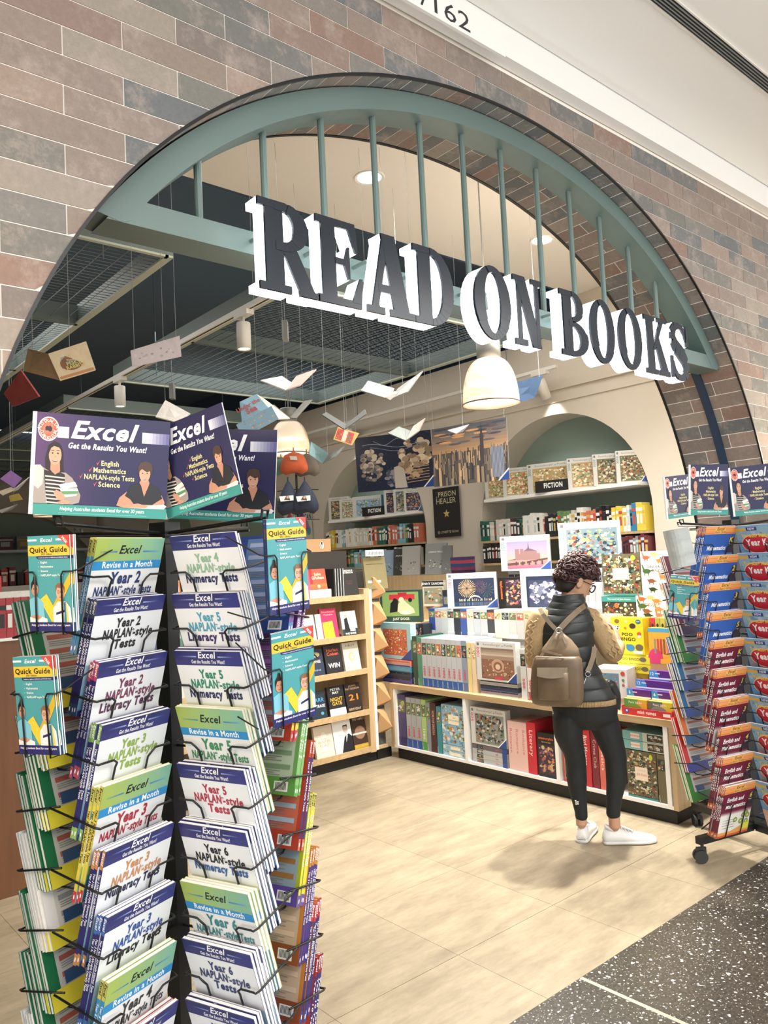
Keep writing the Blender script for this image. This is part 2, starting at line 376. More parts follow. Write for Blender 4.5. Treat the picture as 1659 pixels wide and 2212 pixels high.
# tiles lining the underside of the arch
NROW = 83; sh = {}
for i in range(NROW):
    t0 = math.radians(.4)+ (PI-math.radians(.8))*i/NROW; t1 = math.radians(.4)+(PI-math.radians(.8))*(i+1)/NROW
    segs = ((.003, .147), (.1505, .441)) if i % 2 else ((.003, .297), (.3005, .441))
    tm = (t0+t1)/2; x, z = arch_pt(tm, .0018); (xa, za), (xb, zb2) = arch_pt(t0), arch_pt(t1); L = math.hypot(xb-xa, zb2-za)-.0034
    ang = math.atan2(zb2-za, xb-xa)
    for (ya, yb) in segs:
        key = (ya, yb, round(L, 3))
        if key not in sh: b_ = MB(); b_.box(-L/2, L/2, ya, yb, -.003, .003); sh[key] = b_.mesh('brick', BRICK)
        place('brick', sh[key], facade, (x, D0, z), (0, -ang, 0))
for s_, x in ((-1, XL-.0018), (1, XR+.0018)):
    for i in range(18):
        b_ = MB(); b_.box(-.003, .003, 0, .147 if i % 2 else .297, 0, .0714); b_.build('brick', BRICK, facade, loc=(x, D0+.003, .0748*i+.002))
        b_ = MB(); b_.box(-.003, .003, .1505 if i % 2 else .3005, .438, 0, .0714); b_.build('brick', BRICK, facade, loc=(x, D0+.003, .0748*i+.002))
# dark metal edge beads along both rims of the arch
def arch_ring(name, ya, yb, r0, r1, m, t0=0, t1=PI, n=96, jamb=False, kind='structure', parent=None, zmin=-1):
    mb = MB(); rings = []
    P = []
    if jamb: P.append((XR, 0, (-1, 0)))
    for i in range(n+1):
        t = t0+(t1-t0)*i/n; P.append((*arch_pt(t), (-math.cos(t), -math.sin(t))))
    if jamb: P.append((XL, 0, (1, 0)))
    for (x, z, (nx, nz)) in P:
        a = (x+nx*r0, z+nz*r0); b = (x+nx*r1, max(zmin, z+nz*r1)); a = (a[0], max(zmin, a[1]))
        rings.append([(a[0], ya, a[1]), (b[0], ya, b[1]), (b[0], yb, b[1]), (a[0], yb, a[1])])
    mb.loft(rings); return mb.build(name, m, parent, kind=kind)
arch_ring('trim_1', D0-.003, D0+.006, -.004, .004, mat('dark_bronze', '2b2b2c', .35, .6), jamb=True)
arch_ring('trim_2', D1-.006, D1+.008, -.004, .004, mat('dark_bronze', ''), jamb=True)
arch_ring('trim_3', 2.045, 2.090, .0, .010, DNAVY, jamb=True)
# mall ceiling, fascia, sign panel, slot diffuser
mb = MB(); mb.box(-6, 11, -2.2, 1.83, 3.62, 3.72); mallc = struct('ceiling', mb, WHITE)
mb = MB(); mb.box(-4, 9, 1.80, 1.853, 3.455, 3.545); mb.box(-4, 9, 1.835, 1.856, 3.545, 3.63); struct('trim_4', mb, WHITE)
g = thing('slot_diffuser', 'black slotted air diffuser set in the white mall ceiling', 'air vent', (3.2, 1.385, 3.62))
mb = MB(); mb.box(-1.2, 4.6, -.028, .028, -.004, -.001); mb.build('backing', mat('vent_black', '15181a', .7), g)
for q in range(4):
    mb = MB(); mb.box(-1.2, 4.6, -.0195+q*.012, -.0165+q*.012, -.009, -.003); mb.build('slat', mat('vent_slat', '8a8d8c', .5), g)
for y in (-.034, .028):
    mb = MB(); mb.box(-1.2, 4.6, y, y+.006, -.008, 0); mb.build('frame', WMET, g)
g = thing('number_board', 'white shop number board with black digits under the mall ceiling', 'sign', (1.55, 1.795, 3.432))
mb = MB(); mb.box(-.7, .69, -.012, 0, 0, .098); mb.build('board', WHITE, g)
p = Pr(); p.text('161/162', .50, .014, .066, '22262a', .0, 0, align='R', width=.43); place('lettering', p.mesh(), g, (0, -.012, 0))
# interior: ceilings and walls
mb = MB(); mb.box(-3.5, 6.2, D1, 4.28, 4.0, 4.1); struct('ceiling', mb, mat('cream_ceiling', 'f2ede7', .8))
mb = MB(); mb.box(-3.5, 6.8, 4.28, 16.9, 4.6, 4.7); struct('ceiling', mb, BLACKC)
mb = MB(); mb.box(-3.5, 6.2, 4.281, 4.31, 4.0, 4.6); struct('wall_bulkhead', mb, NAVY)
def arched_wall(name, T, length, h, arches, depth, mw, mn):
    mb = MB(); nb = MB(); u = 0; bps = [0]
    for (uc, zc, r) in arches: bps += [uc-r] + [uc-r*math.cos(PI*i/32) for i in range(1, 32)] + [uc+r]
    bps.append(length)
    for a, b in zip(bps, bps[1:]):
        A = [q for q in arches if q[0]-q[2] <= (a+b)/2 <= q[0]+q[2]]
        if A:
            uc, zc, r = A[0]; f = lambda x: zc+math.sqrt(max(0, r*r-(x-uc)**2))
            za, zb_ = f(a), f(b)
            mb.add([(a, 0, za), (b, 0, zb_), (b, 0, h), (a, 0, h)], [(0, 1, 2, 3)], 0, T)
            mb.add([(a, 0, za), (b, 0, zb_), (b, depth, zb_), (a, depth, za)], [(3, 2, 1, 0)], 0, T)
        else: mb.add([(a, 0, 0), (b, 0, 0), (b, 0, h), (a, 0, h)], [(0, 1, 2, 3)], 0, T)
    for (uc, zc, r) in arches:
        for sx in (-1, 1):
            x = uc+sx*r; mb.add([(x, 0, 0), (x, 0, zc), (x, depth, zc), (x, depth, 0)], [(0, 1, 2, 3)], 0, T)
        nb.add([(uc-r-.05, depth, 0), (uc+r+.05, depth, 0), (uc+r+.05, depth, zc+r+.05), (uc-r-.05, depth, zc+r+.05)], [(0, 1, 2, 3)], 0, T)
    struct('wall_'+name, mb, mw); struct('wall_niche', nb, mn)
XW = 6.2
TR = Matrix.Translation((XW, 16.7, 0)) @ Matrix.Rotation(-PI/2, 4, 'Z')
arched_wall('right', TR, 16.7-D1, 3.68, [(16.7-yc, 1.91, 1.0) for yc in (13.24, 10.37, 7.50, 4.63)], .38, CREAM, GREENW)
TB = Matrix.Translation((-3.5, 16.7, 0))
arched_wall('back', TB, 9.7, 3.68, [(1.2, 1.0, 1.0), (4.0, 1.0, 1.6), (8.0, 1.0, 1.9)], .38, CREAM, GREENW)
mb = MB(); mb.box(XW, XW+.05, D1, 4.3, 3.68, 4.0); struct('wall_right', mb, CREAM)
mb = MB(); mb.box(XW+.4, XW+.45, D1, 17, 0, 4.6); mb.box(XW+.01, XW+.42, D1, 17, 3.66, 3.68); struct('wall_right', mb, NAVY)
mb = MB(); mb.box(-3.5, 6.6, 17.1, 17.15, 0, 4.6); struct('wall_back', mb, NAVY)
mb = MB(); mb.box(-3.55, -3.5, D1, 17, 0, 4.7); struct('wall_left', mb, CREAM)
mb = MB(); mb.box(XW-.015, XW, 2.4, 16.6, 3.02, 3.05); mb.box(XW-.03, XW, 2.4, 16.6, 3.14, 3.16); struct('trim_5', mb, CREAM)
# floors
mb = MB(); mb.box(-6, 11, -9, D0-.002, -.05, -.004); flT = struct('floor', mb, mat('terrazzo_joint', '8d867b', .6))
mb = MB(); mb.box(-3.5, 6.6, D0-.002, 17, -.05, -.003); flB = struct('floor', mb, mat('beige_joint', 'a2937d', .6))
ts = MB(); ts.box(0, .6085, 0, .6085, -.004, 0); tsm = ts.mesh('floor_tile', MATS['beige'])
for i in range(-7, 4):
    for j in range(0, 5): place('floor_tile', tsm, flB, (2.245+.61*i, 2.30+.61*j, 0))
    b_ = MB(); b_.box(0, .6085, 0, .4405, -.004, 0); b_.build('floor_tile', MATS['beige'], flB, loc=(2.245+.61*i, D0, 0))
mb = MB(); mb.box(-3.5, 6.5, 5.35, 17, -.004, 0); mb.box(4.69, 6.5, D0, 5.35, -.004, 0); mb.build('floor_tile', MATS['beige'], flB, kind='stuff')
ts = MB(); ts.box(0, .4095, 0, .4095, -.005, 0); tsm = ts.mesh('terrazzo_tile', MATS['terrazzo'])
for i in range(-6, 10):
    for j in range(1, 6):
        x = 2.45+.4105*i; y = 1.876-.4105*j
        if j == 1: continue
        place('terrazzo_tile', tsm, flT, (x, y, 0))
    b_ = MB(); b_.box(0, .4095, 0, .3895, -.005, 0); b_.build('terrazzo_tile', MATS['terrazzo'], flT, loc=(2.45+.4105*i, 1.4655, 0))
mb = MB(); mb.box(-6, 11, -9, -.18, -.005, 0); mb.box(-6, -.02, -.18, D0-.004, -.005, 0); mb.box(6.56, 11, -.18, D0-.004, -.005, 0); mb.build('terrazzo_tile', MATS['terrazzo'], flT, kind='stuff')
mb = MB(); mb.box(2.430, 2.4475, -.18, 1.855, -.004, .0006); mb.build('brass_strip', mat('brass', 'd8cbb0', .35, .6), flT)

# ------------------------------------------------------------------ green steel arch, beam, bars and the shop sign
YF, YB = 1.93, 2.045
ga = thing('arch_frame', 'green steel arch with upright bars inside the brick opening', 'frame', (ACX, YF, 2.5))
def tloc(o, org): o.location = (-org[0], -org[1], -org[2]); return o
ORG = (ACX, YF, 2.5)
ZB0, ZB1 = 2.495, 2.565
ta = math.asin((ZB0-ACZ)/2.056)
r_ = arch_ring('rim', YF, YB, .006, .078, GMET, ta, PI-ta, 80, kind=None, parent=ga, zmin=ZB0); tloc(r_, ORG)
xa = math.sqrt(2.05**2-(ZB0-ACZ)**2); xb = math.sqrt(2.05**2-(ZB1-ACZ)**2)
mb = MB(); mb.prism([(ACX-xa, ZB0), (ACX+xa, ZB0), (ACX+xb, ZB1), (ACX-xb, ZB1)], YF+.001, YB-.001); tloc(mb.build('beam', GMET, ga), ORG)
for k in range(13):
    x = 1.06+.2275*k; z = (arch_z(x) or 3)-.075
    if z-ZB1 < .03: continue
    mb = MB(); mb.tube([(x, 1.99, ZB1-.005), (x, 1.99, z+.01)], .0115, 10); tloc(mb.build('bar', GMET, ga, smooth=False), ORG)

def R_(x0, x1, z0, z1): return [(x0, z0), (x1, z0), (x1, z1), (x0, z1)]
def sector(cx, cz, rx, rz, tx, tz, a0=-PI/2, a1=PI/2, n=14):
    out = []
    for i in range(n):
        q0, q1 = a0+(a1-a0)*i/n, a0+(a1-a0)*(i+1)/n
        P = lambda q, k: (cx+(rx-tx*k)*math.cos(q), cz+(rz-tz*k)*math.sin(q))
        out.append([P(q0, 0), P(q1, 0), P(q1, 1), P(q0, 1)])
    return out
def ribbon(pts):
    out = []
    for (x0, z0, w0), (x1, z1, w1) in zip(pts, pts[1:]):
        d = math.hypot(x1-x0, z1-z0) or 1; nx, nz = -(z1-z0)/d, (x1-x0)/d
        out.append([(x0-nx*w0, z0-nz*w0), (x1-nx*w1, z1-nz*w1), (x1+nx*w1, z1+nz*w1), (x0+nx*w0, z0+nz*w0)])
    return out
GL = {
 'R': [R_(.12,.44,0,1), R_(0,.56,0,.085), R_(0,.5,.915,1), R_(.3,.5,.9,1), R_(.3,.5,.46,.56)] + sector(.46,.73,.44,.27,.27,.1) + [[(.4,.5),(.68,.5),(1.04,.0),(.74,.0)], R_(.7,1.08,0,.07)],
 'E': [R_(.1,.42,0,1), R_(-.02,.9,.915,1), R_(-.02,1,0,.085), [(.72,.93),(.92,.93),(.95,.66),(.89,.66)], [(.78,.06),(1,.06),(1.04,.36),(.98,.36)], R_(.4,.62,.475,.55), [(.6,.5),(.7,.32),(.74,.32),(.74,.7),(.7,.7)]],
 'A': [[(.1,.04),(.23,.04),(.56,1),(.4,1)], [(.6,.04),(.95,.04),(.66,1),(.36,1)], R_(.26,.72,.27,.37), R_(0,.38,0,.085), R_(.5,1.06,0,.085)],
 'D': [R_(.1,.42,0,1), R_(-.02,.5,0,.085), R_(-.02,.5,.915,1)] + sector(.42,.5,.6,.5,.29,.09),
 'O': sector(.5,.5,.52,.515,.29,.09,0,2*PI,30),
 'N': [R_(.14,.26,0,1), [(.08,1),(.42,1),(.93,0),(.62,0)], R_(.77,.89,0,1), R_(0,.36,.92,1), R_(.64,1.02,.92,1), R_(0,.42,0,.085)],
 'B': [R_(.1,.42,0,1), R_(-.02,.5,0,.085), R_(-.02,.5,.915,1), R_(.3,.48,.46,.56)] + sector(.44,.76,.44,.24,.27,.085) + sector(.44,.27,.58,.27,.3,.085),
 'K': [R_(.1,.38,0,1), R_(-.02,.5,0,.085), R_(-.02,.46,.915,1), [(.3,.42),(.42,.42),(.86,.95),(.7,.95)], [(.44,.56),(.6,.66),(1.0,.04),(.68,.04)], R_(.58,.98,.92,1), R_(.56,1.04,0,.085)],
 'S': ribbon([(.86,.72,.05),(.8,.86,.06),(.66,.95,.055),(.48,.97,.05),(.3,.93,.09),(.2,.82,.12),(.2,.7,.13),(.32,.58,.14),(.5,.5,.15),(.68,.41,.15),(.8,.3,.14),(.8,.18,.13),(.7,.08,.09),(.52,.03,.05),(.34,.05,.055),(.2,.15,.06),(.13,.3,.05)]) + [[(.84,.62),(.92,.62),(.92,.99),(.84,.99)], [(.06,.02),(.15,.02),(.15,.4),(.06,.4)]],
}
LET = [('R',1.138,1.325),('E',1.338,1.498),('A',1.52,1.708),('D',1.726,1.902),('O',2.012,2.2),('N',2.222,2.386),('B',2.504,2.674),('O',2.698,2.868),('O',2.902,3.078),('K',3.112,3.296),('S',3.312,3.494)]
sg = thing('shop_sign', 'illuminated shop name letters above the entrance, black faces with glowing white sides', 'sign', (2.3, 1.80, 2.345))
for ch, x0, x1 in LET:
    w_, h_ = x1-x0, .262; mb = MB(); fb = MB()
    for ip, pl in enumerate(GL[ch]):
        q = [(a*w_, b*h_) for a, b in pl]
        ar = sum(q[i][0]*q[(i+1) % len(q)][1]-q[(i+1) % len(q)][0]*q[i][1] for i in range(len(q)))
        if ar < 0: q = q[::-1]
        mb.prism(q, .007, .062+.0004*ip); fb.prism(q, -.00035*(ip % 9), .007)
    l = mb.build('letter', LEDW, sg, loc=(x0-2.3, 0, 0)); fb.build('face', BLKG, l)
    [MB().tube([(w_*k_, .06, h_*.72), (w_*k_, .135, h_*.72)], .006, 6).build('standoff', GMET, l) for k_ in (.3, .7)]
# ------------------------------------------------------------------ ceiling grids, tracks, lamps
LFR = mat('pale_green_flange', 'b9c1b2', .5); WIRE = mat('mesh_wire', '65737a', .5)
PANELS = [(.35, 2.03, 4.14, 9.6), (2.87, 5.28, 4.14, 7.2), (2.87, 5.28, 8.6, 11.8), (.1, 2.03, 10.4, 13.4), (2.6, 5.28, 12.8, 15.4)]
def ceil_at(x, y):
    for a, b, c, d in PANELS:
        if a < x < b and c < y < d: return 3.432
    return 4.0 if y < 4.28 else 4.6
def mesh_panel(label, x0, x1, y0, y1, bars, z=3.4, px=.085, py=.035, group=None):
    t = thing('mesh_ceiling_panel', label, 'ceiling panel', (x0, y0, z), group=group); W, H = x1-x0, y1-y0
    for (a, b, c, d) in ((0, .03, 0, H), (W-.03, W, 0, H), (.03, W-.03, 0, .03), (.03, W-.03, H-.03, H)):
        mb = MB(); mb.box(a, b, c, d, .012, .15); mb.build('frame_rail', GFR, t)
        mb = MB(); mb.box(a-(.02 if a == W-.03 else 0), b+(.02 if a == 0 else 0), c-(0 if c else 0), d, 0, .012); mb.build('flange', LFR, t)
    for b in bars:
        mb = MB(); mb.box(.03, W-.03, b-y0-.02, b-y0+.02, .0, .14); mb.build('cross_rail', GFR, t)
    mb = MB(); k = int(W/px)
    for i in range(1, k): x = W*i/k; mb.box(x-.0022, x+.0022, .03, H-.03, .03, .0345)
    k = int(H/py)
    for i in range(1, k): y = H*i/k; mb.box(.03, W-.03, y-.0013, y+.0013, .034, .037)
    mb.build('wire_mesh', WIRE, t, kind='stuff')
    for (x, y) in ((.3, .3), (W-.3, .3), (.3, H-.3), (W-.3, H-.3)):
        mb = MB(); mb.tube([(x, y, .03), (x, y, 1.2)], .006, 5); mb.build('hanger_rod', WIRE, t)
    return t
mesh_panel('left ceiling grid of wire mesh in a grey-green frame near the entrance', .35, 2.03, 4.14, 9.6, (5.66, 7.2, 8.6), px=.11, py=.05)
mesh_panel('large ceiling grid of wire mesh behind the sign letters', 2.87, 5.28, 4.14, 7.2, (5.65,))
mesh_panel('far ceiling grid of wire mesh beyond the second pendant lamp', 2.87, 5.28, 8.6, 11.8, (10.2,), py=.05)
mesh_panel('rearmost left ceiling grid of wire mesh above the back shelves', .1, 2.03, 10.4, 13.4, (11.8,), px=.12, py=.06)
mesh_panel('rearmost right ceiling grid of wire mesh near the back wall', 2.6, 5.28, 12.8, 15.4, (14,), px=.12, py=.06)
t = thing('light_track', 'long white track rail hanging along the ceiling grid', 'track', (2.828, 4.3, 3.375))
mb = MB(); mb.box(-.022, .022, 0, 8.2, 0, .035); mb.build('rail', WMET, t)
mb = MB(); mb.box(-.006, .006, .02, 8.18, -.002, .001); mb.build('slot', mat('slot_dark', '222426', .6), t)
t = thing('light_track', 'white track rail along the top of the niche wall', 'track', (6.0, 4.4, 3.30))
mb = MB(); mb.box(-.018, .018, 0, 9, 0, .03); mb.build('rail', WMET, t)
for y in (.6, 3.0, 5.4): mb = MB(); mb.tube([(0, y, .03), (0, y, 1.3)], .004, 5); mb.build('hanger_rod', WIRE, t)
LEDL = mat('lamp_lens', 'ffffff', .4, emit=9, ecol='fff3df')
def track_spot(x, y, z, label, tilt=(0, 0), lit=True, power=18, grp=None, L=.19):
    t = thing('track_spotlight', label, 'spotlight', (x, y, z), group=grp)
    mb = MB(); mb.box(-.03, .03, -.10, .08, -.035, 0); mb.build('adapter', WMET, t)
    mb = MB(); mb.tube([(0, 0, -.03), (0, 0, -.075)], .012, 8); mb.build('stem', WMET, t)
    T = Matrix.Translation((0, 0, -.075)) @ Matrix.Rotation(tilt[0], 4, 'X') @ Matrix.Rotation(tilt[1], 4, 'Y')
    mb = MB(); mb.lathe([(.001, 0), (.046, 0), (.05, -.006), (.05, -L), (.046, -L-.002), (.044, -L+.012), (.001, -L+.012)], 20, T=T); mb.build('cylinder', WMET, t, smooth=True)
    if lit:
        mb = MB(); mb.lathe([(.001, -L+.008), (.042, -L+.008)], 16, T=T); mb.build('lens', LEDL, t)
    l = bpy.data.lights.new('spot', 'SPOT'); l.energy = power*4; l.spot_size = 1.4; l.spot_blend = .6; l.shadow_soft_size = .04; l.color = (1, .96, .88)
    o = bpy.data.objects.new('spot_lamp', l); COL.objects.link(o); o.parent = t; o.matrix_local = T @ Matrix.Translation((0, 0, -L-.02))
    return t
track_spot(2.828, 4.72, 3.375, 'white cylinder spotlight on the track right under the letter R', power=16)
track_spot(2.828, 6.95, 3.375, 'white cylinder spotlight on the track left of the standing blue boards', power=16)
track_spot(2.828, 9.0, 3.375, 'white cylinder spotlight far along the track above the left blue board', (.35, .4), power=16)
track_spot(2.828, 11.9, 3.375, 'lit white cylinder spotlight at the far left end of the track', (.2, 0), power=16)
track_spot(5.99, 4.6, 3.30, 'white spotlight on the wall track behind the big pendant lamp', (0, -.5), lit=False, power=2.5)
track_spot(5.99, 7.6, 3.30, 'white spotlight on the wall track above the second niche', (0, -.5), lit=False, power=3)
def downlight(x, y, label, p=30):
    t = thing('downlight', label, 'ceiling light', (x, y, 4.0), group='round downlights')
    mb = MB(); mb.lathe([(.075, -.002), (.095, -.006), (.098, 0)], 28); mb.build('ring', WHITE, t)
    mb = MB(); mb.lathe([(.001, -.003), (.076, -.003)], 28); mb.build('lens', LEDL, t)
    l = bpy.data.lights.new('spot', 'SPOT'); l.energy = p*4; l.spot_size = 2.2; l.spot_blend = .8; l.shadow_soft_size = .07; l.color = (1, .96, .89)
    o = bpy.data.objects.new('downlight_lamp', l); COL.objects.link(o); o.parent = t; o.location = (0, 0, -.02)
downlight(3.14, 3.64, 'round ceiling downlight seen between the fourth and fifth arch bars')
downlight(4.16, 2.62, 'round ceiling downlight just inside the arch, above the browsing person', 230)  # assumed lamp, hidden from view, placed to cast the floor shadow
downlight(4.88, 3.64, 'round ceiling downlight seen above the letter N of the sign')
GLS = mat('smoked_glass_shade', 'd8c4ac', .15, alpha=.72); LAMPD = mat('lamp_diffuser', 'fff8ec', .5, emit=1.15, ecol='fff6e6'); GREYM = mat('grey_metal', '8d8f8d', .4, .3)
def pendant(x, y, z, label, top=3.4, power=45):
    t = thing('pendant_lamp', label, 'lamp', (x, y, z), group=None)
    prof = []
    for i in range(15):
        q = i/14*PI/2; prof.append((.18*math.cos(q)**.62 if i < 14 else .055, .30*math.sin(q)))
    mb = MB(); mb.lathe([(.183, -.004), (.186, 0), (.183, .005)] , 40); mb.build('rim', mat('lamp_rim', '6e5e50', .3), t, smooth=True)
    mb = MB(); mb.lathe(prof, 40); mb.build('shade', GLS, t, smooth=True)
    pr2 = [(r*.90, zz*.93+.012) for r, zz in prof if zz > .10] ; pr2 = [(.001, pr2[0][1]+.02)] + pr2 + [(.001, pr2[-1][1])]
    mb = MB(); mb.lathe(pr2, 32); mb.build('diffuser', LAMPD, t, smooth=True)
    mb = MB(); mb.lathe([(.001, .035), (.15, .035), (.16, .02)], 32); mb.build('reflector', mat('lamp_reflector', 'fffaf0', .5, emit=1.8, ecol='fff4e0'), t, smooth=True)
    mb = MB(); mb.lathe([(.001, .29), (.075, .29), (.075, .40), (.07, .41), (.001, .41)], 24); mb.build('housing', GREYM, t, smooth=True)
    mb = MB(); mb.tube([(0, 0, .4), (0, 0, ceil_at(x, y)-z)], .005, 6); mb.build('cable', GREYM, t)
    for s in (-1, 1): mb = MB(); mb.tube([(s*.03, 0, .4), (s*.01, 0, .62)], .003, 5); mb.build('chain', GREYM, t)
    l = bpy.data.lights.new('bulb', 'SPOT'); l.energy = power*6; l.spot_size = 2.35; l.spot_blend = .55; l.shadow_soft_size = .07; l.color = (1, .96, .88)
    o = bpy.data.objects.new('bulb', l); COL.objects.link(o); o.parent = t; o.location = (0, 0, .0)
    l = bpy.data.lights.new('glow', 'POINT'); l.energy = 5; l.shadow_soft_size = .1; l.color = (1, .96, .88)
    o = bpy.data.objects.new('glow', l); COL.objects.link(o); o.parent = t; o.location = (0, 0, .12)
pendant(3.75, 3.27, 2.535, 'big glowing dome pendant lamp hanging below the letter O', power=32)
pendant(3.85, 5.72, 2.55, 'glowing dome pendant lamp hanging over the navy bags', power=30)
pendant(3.27, 10.49, 2.36, 'distant dome pendant lamp peeping out left of the blue boards', power=30)
pendant(1.9, 9.8, 2.36, 'dome pendant lamp at the far left edge beside the brick arch', power=30)
for n, (u, v, d) in enumerate([(616, 715, 5.6), (372, 846, 7.2)]):
    t = thing('power_box', ['small grey power box on the mesh ceiling above the white bird-like book', 'small grey power box under the far ceiling grid'][n], 'power box', at(u, v, d), .86)
    mb = MB(); mb.box(-.035, .035, -.02, .02, -.07, .07); mb.build('body', GREYM, t); mb = MB(); mb.tube([(0, 0, .07), (0, 0, .3)], .003, 5); mb.build('wire', GREYM, t)

# ------------------------------------------------------------------ open books flying on threads
THREAD = mat('thread', '9aa0a0', .5)
def quad_frame(BL, BR, TL):
    X = (BR-BL); w_ = X.length; X.normalize(); Z = (TL-BL); Z = Z-X*Z.dot(X); h_ = Z.length; Z.normalize(); Y = Z.cross(X)
    return Matrix(((X.x, Y.x, Z.x, BL.x), (X.y, Y.y, Z.y, BL.y), (X.z, Y.z, Z.z, BL.z), (0, 0, 0, 1))), w_, h_
def slab(mb, q, th, mi=0):
    n = (q[1]-q[0]).cross(q[3]-q[0]).normalized()
    if n.dot(q[0]-CAM) < 0: n = -n
    v = [p for p in q] + [p+n*th for p in q]
    mb.add(v, [(0,1,2,3), (7,6,5,4), (0,4,5,1), (1,5,6,2), (2,6,7,3), (3,7,4,0)], mi)
def flying(label, panels, lines=(), d=4.0):
    c = at(*panels[0][0][0], d); t = thing('hanging_book', label, 'book', c, group=None)
    for pts, deps, col, nm in panels:
        q = [at(u, v, d+dd)-c for (u, v), dd in zip(pts, deps)]
        mb = MB(); q2 = [p+c for p in q]; slab(mb, q2, .007); mb.v = [tuple(Vector(p)-c) for p in mb.v]
        mb.build(nm, mat('book_'+col, col, .6, noise=.08, nscale=30), t)
    for (u, v, top) in lines:
        a = at(u, v, d); dv = (ceil_at(a.x, a.y)-a.z)
        mb = MB(); mb.tube([a-c, a-c+Vector((.0, .0, dv))], .0012, 4); mb.build('thread', THREAD, t)
    return t, c
def printq(t, c, P, pts, deps, d):   # TL, TR, BR, BL of the panel; P(w,h)->Pr
    TL, TR_, BR, BL = [at(u, v, d+dd)-c for (u, v), dd in zip(pts, deps)]
    M, w_, h_ = quad_frame(BL, BR, TL); p = P(w_, h_); place('print', p.mesh(), t, mtx=M)
rb = [(104, 764), (186, 737), (207, 799), (130, 822)]
t, c = flying('open picture book with a brown rabbit cover hanging beside the brick edge', [(rb, (0, .1, .1, 0), 'e3cda6', 'cover'), ([(60, 753), (104, 764), (130, 822), (50, 801)], (.12, 0, 0, .12), 'cbb894', 'back_cover')], [(150, 750, 3.4), (70, 757, 3.4)], 3.1)
def f(w, h):
    p = Pr(); p.rect(.03*w, .97*w, .02*h, .12*h, 'c98f63'); p.poly([(.2*w, .35*h), (.3*w, .75*h), (.75*w, .8*h), (.78*w, .4*h)], '9fb4bd'); p.ell(.5*w, .48*h, .3*w, .26*h, '8d5f3f', 18); p.ell(.6*w, .7*h, .22*w, .12*h, '9c6c48', 14); p.poly([(.7*w, .7*h), (.88*w, .86*h), (.78*w, .6*h)], '8d5f3f')
    p.text('Those', .5*w, .56*h, .07*h, 'efe2c0'); p.text('PESKY', .55*w, .42*h, .12*h, 'c9d2a0', .03); p.text('RABBITS', .56*w, .28*h, .12*h, 'dfd07c', .03); return p
printq(t, c, f, rb, (0, .1, .1, 0), 3.1)
flying('red open book hanging at the brick edge under the rabbit book', [([(44, 800), (84, 857), (28, 879), (8, 850)], (0, 0, .1, .1), 'b85a58', 'cover')], [(50, 806, 3.4)], 3.0)
pk = [(282, 757), (388, 725), (392, 770), (286, 793)]
t, c = flying('pale pink open picture book hanging across the light track', [(pk, (0, .1, .1, 0), 'dccfcf', 'pages')], [(290, 757, 3.9), (380, 728, 3.9)], 3.7)
printq(t, c, lambda w, h: Pr().busy(.05*w, .9*w, .1*h, .9*h, ['dccfcf', 'cdb9b4', 'e6dcd8', 'b99c92'], 26, 3, .05, .14), pk, (0, .1, .1, 0), 3.7)
flying('white open book hanging above the gap between the blue boards', [([(336, 900), (357, 864), (411, 893), (384, 912)], (0, .1, .1, 0), 'e6e2dc', 'pages')], [(357, 866, 3.9)], 4.2)
sea = [(518, 868), (554, 851), (602, 905), (526, 946)]
t, c = flying('blue sea life picture book hanging over the standing boards', [(sea, (0, .05, .05, 0), '8fb4c8', 'cover'), ([(554, 851), (572, 862), (627, 904), (602, 905)], (.05, .25, .25, .05), 'd9cfae', 'pages')], [(556, 853, 3.4)], 4.0)
def f(w, h):
    p = Pr(); p.busy(0, w, 0, .45*h, ['7fa6bb', 'c9a36b', 'c77f6a', 'd8b878', '6f95ad', 'a88aa8'], 40, 5, .03, .1); p.text('Under the', .5*w, .74*h, .12*h, 'c2453e', .03); p.text('Sea', .52*w, .56*h, .16*h, 'c2453e', .04); return p
printq(t, c, f, sea, (0, .05, .05, 0), 4.0)
flying('white open book flying like a bird in front of the mesh', [([(563, 821), (609, 812), (638, 832), (617, 842)], (0, .1, .05, 0), 'e3e0da', 'pages'), ([(617, 842), (640, 812), (683, 797), (647, 832)], (0, .15, .15, 0), 'd3bdb4', 'pages')], [(616, 836, 3.4)], 4.4)
flying('large grey open book flying above the two wall posters', [([(780, 843), (795, 822), (852, 839), (842, 862)], (0, .1, .1, 0), '9a9c9c', 'cover'), ([(842, 862), (860, 838), (913, 801), (880, 846)], (0, .1, .1, 0), '8e9090', 'cover'), ([(832, 858), (852, 845), (862, 847), (843, 864)], (-.02, 0, 0, -.02), 'd8d4cc', 'pages')], [(846, 850, 3.4), (800, 830, 3.4), (900, 815, 3.4)], 4.5)
flying('thin dark open book hanging in a V below the mesh corner', [([(695, 895), (705, 890), (751, 918), (744, 927)], (0, .1, .1, 0), '5a5c5c', 'cover'), ([(744, 927), (748, 916), (788, 884), (791, 894)], (0, .1, .1, 0), '6b6c6b', 'cover')], [(745, 922, 3.4)], 5.2)
flying('dark grey open book perched over the top edge of the cloud poster', [([(838, 935), (862, 921), (888, 931), (876, 951)], (0, .1, .1, 0), '5f6663', 'cover'), ([(876, 951), (893, 920), (918, 903), (904, 931)], (0, .1, .1, 0), 'a9a29a', 'cover')], [(876, 945, 3.4)], 5.0)
cb = [(730, 922), (776, 936), (760, 962), (720, 949)]
t, c = flying('small red and yellow picture book hanging left of the cloud poster', [(cb, (0, 0, 0, 0), 'd8b878', 'cover')], [(750, 930, 3.4)], 5.9)
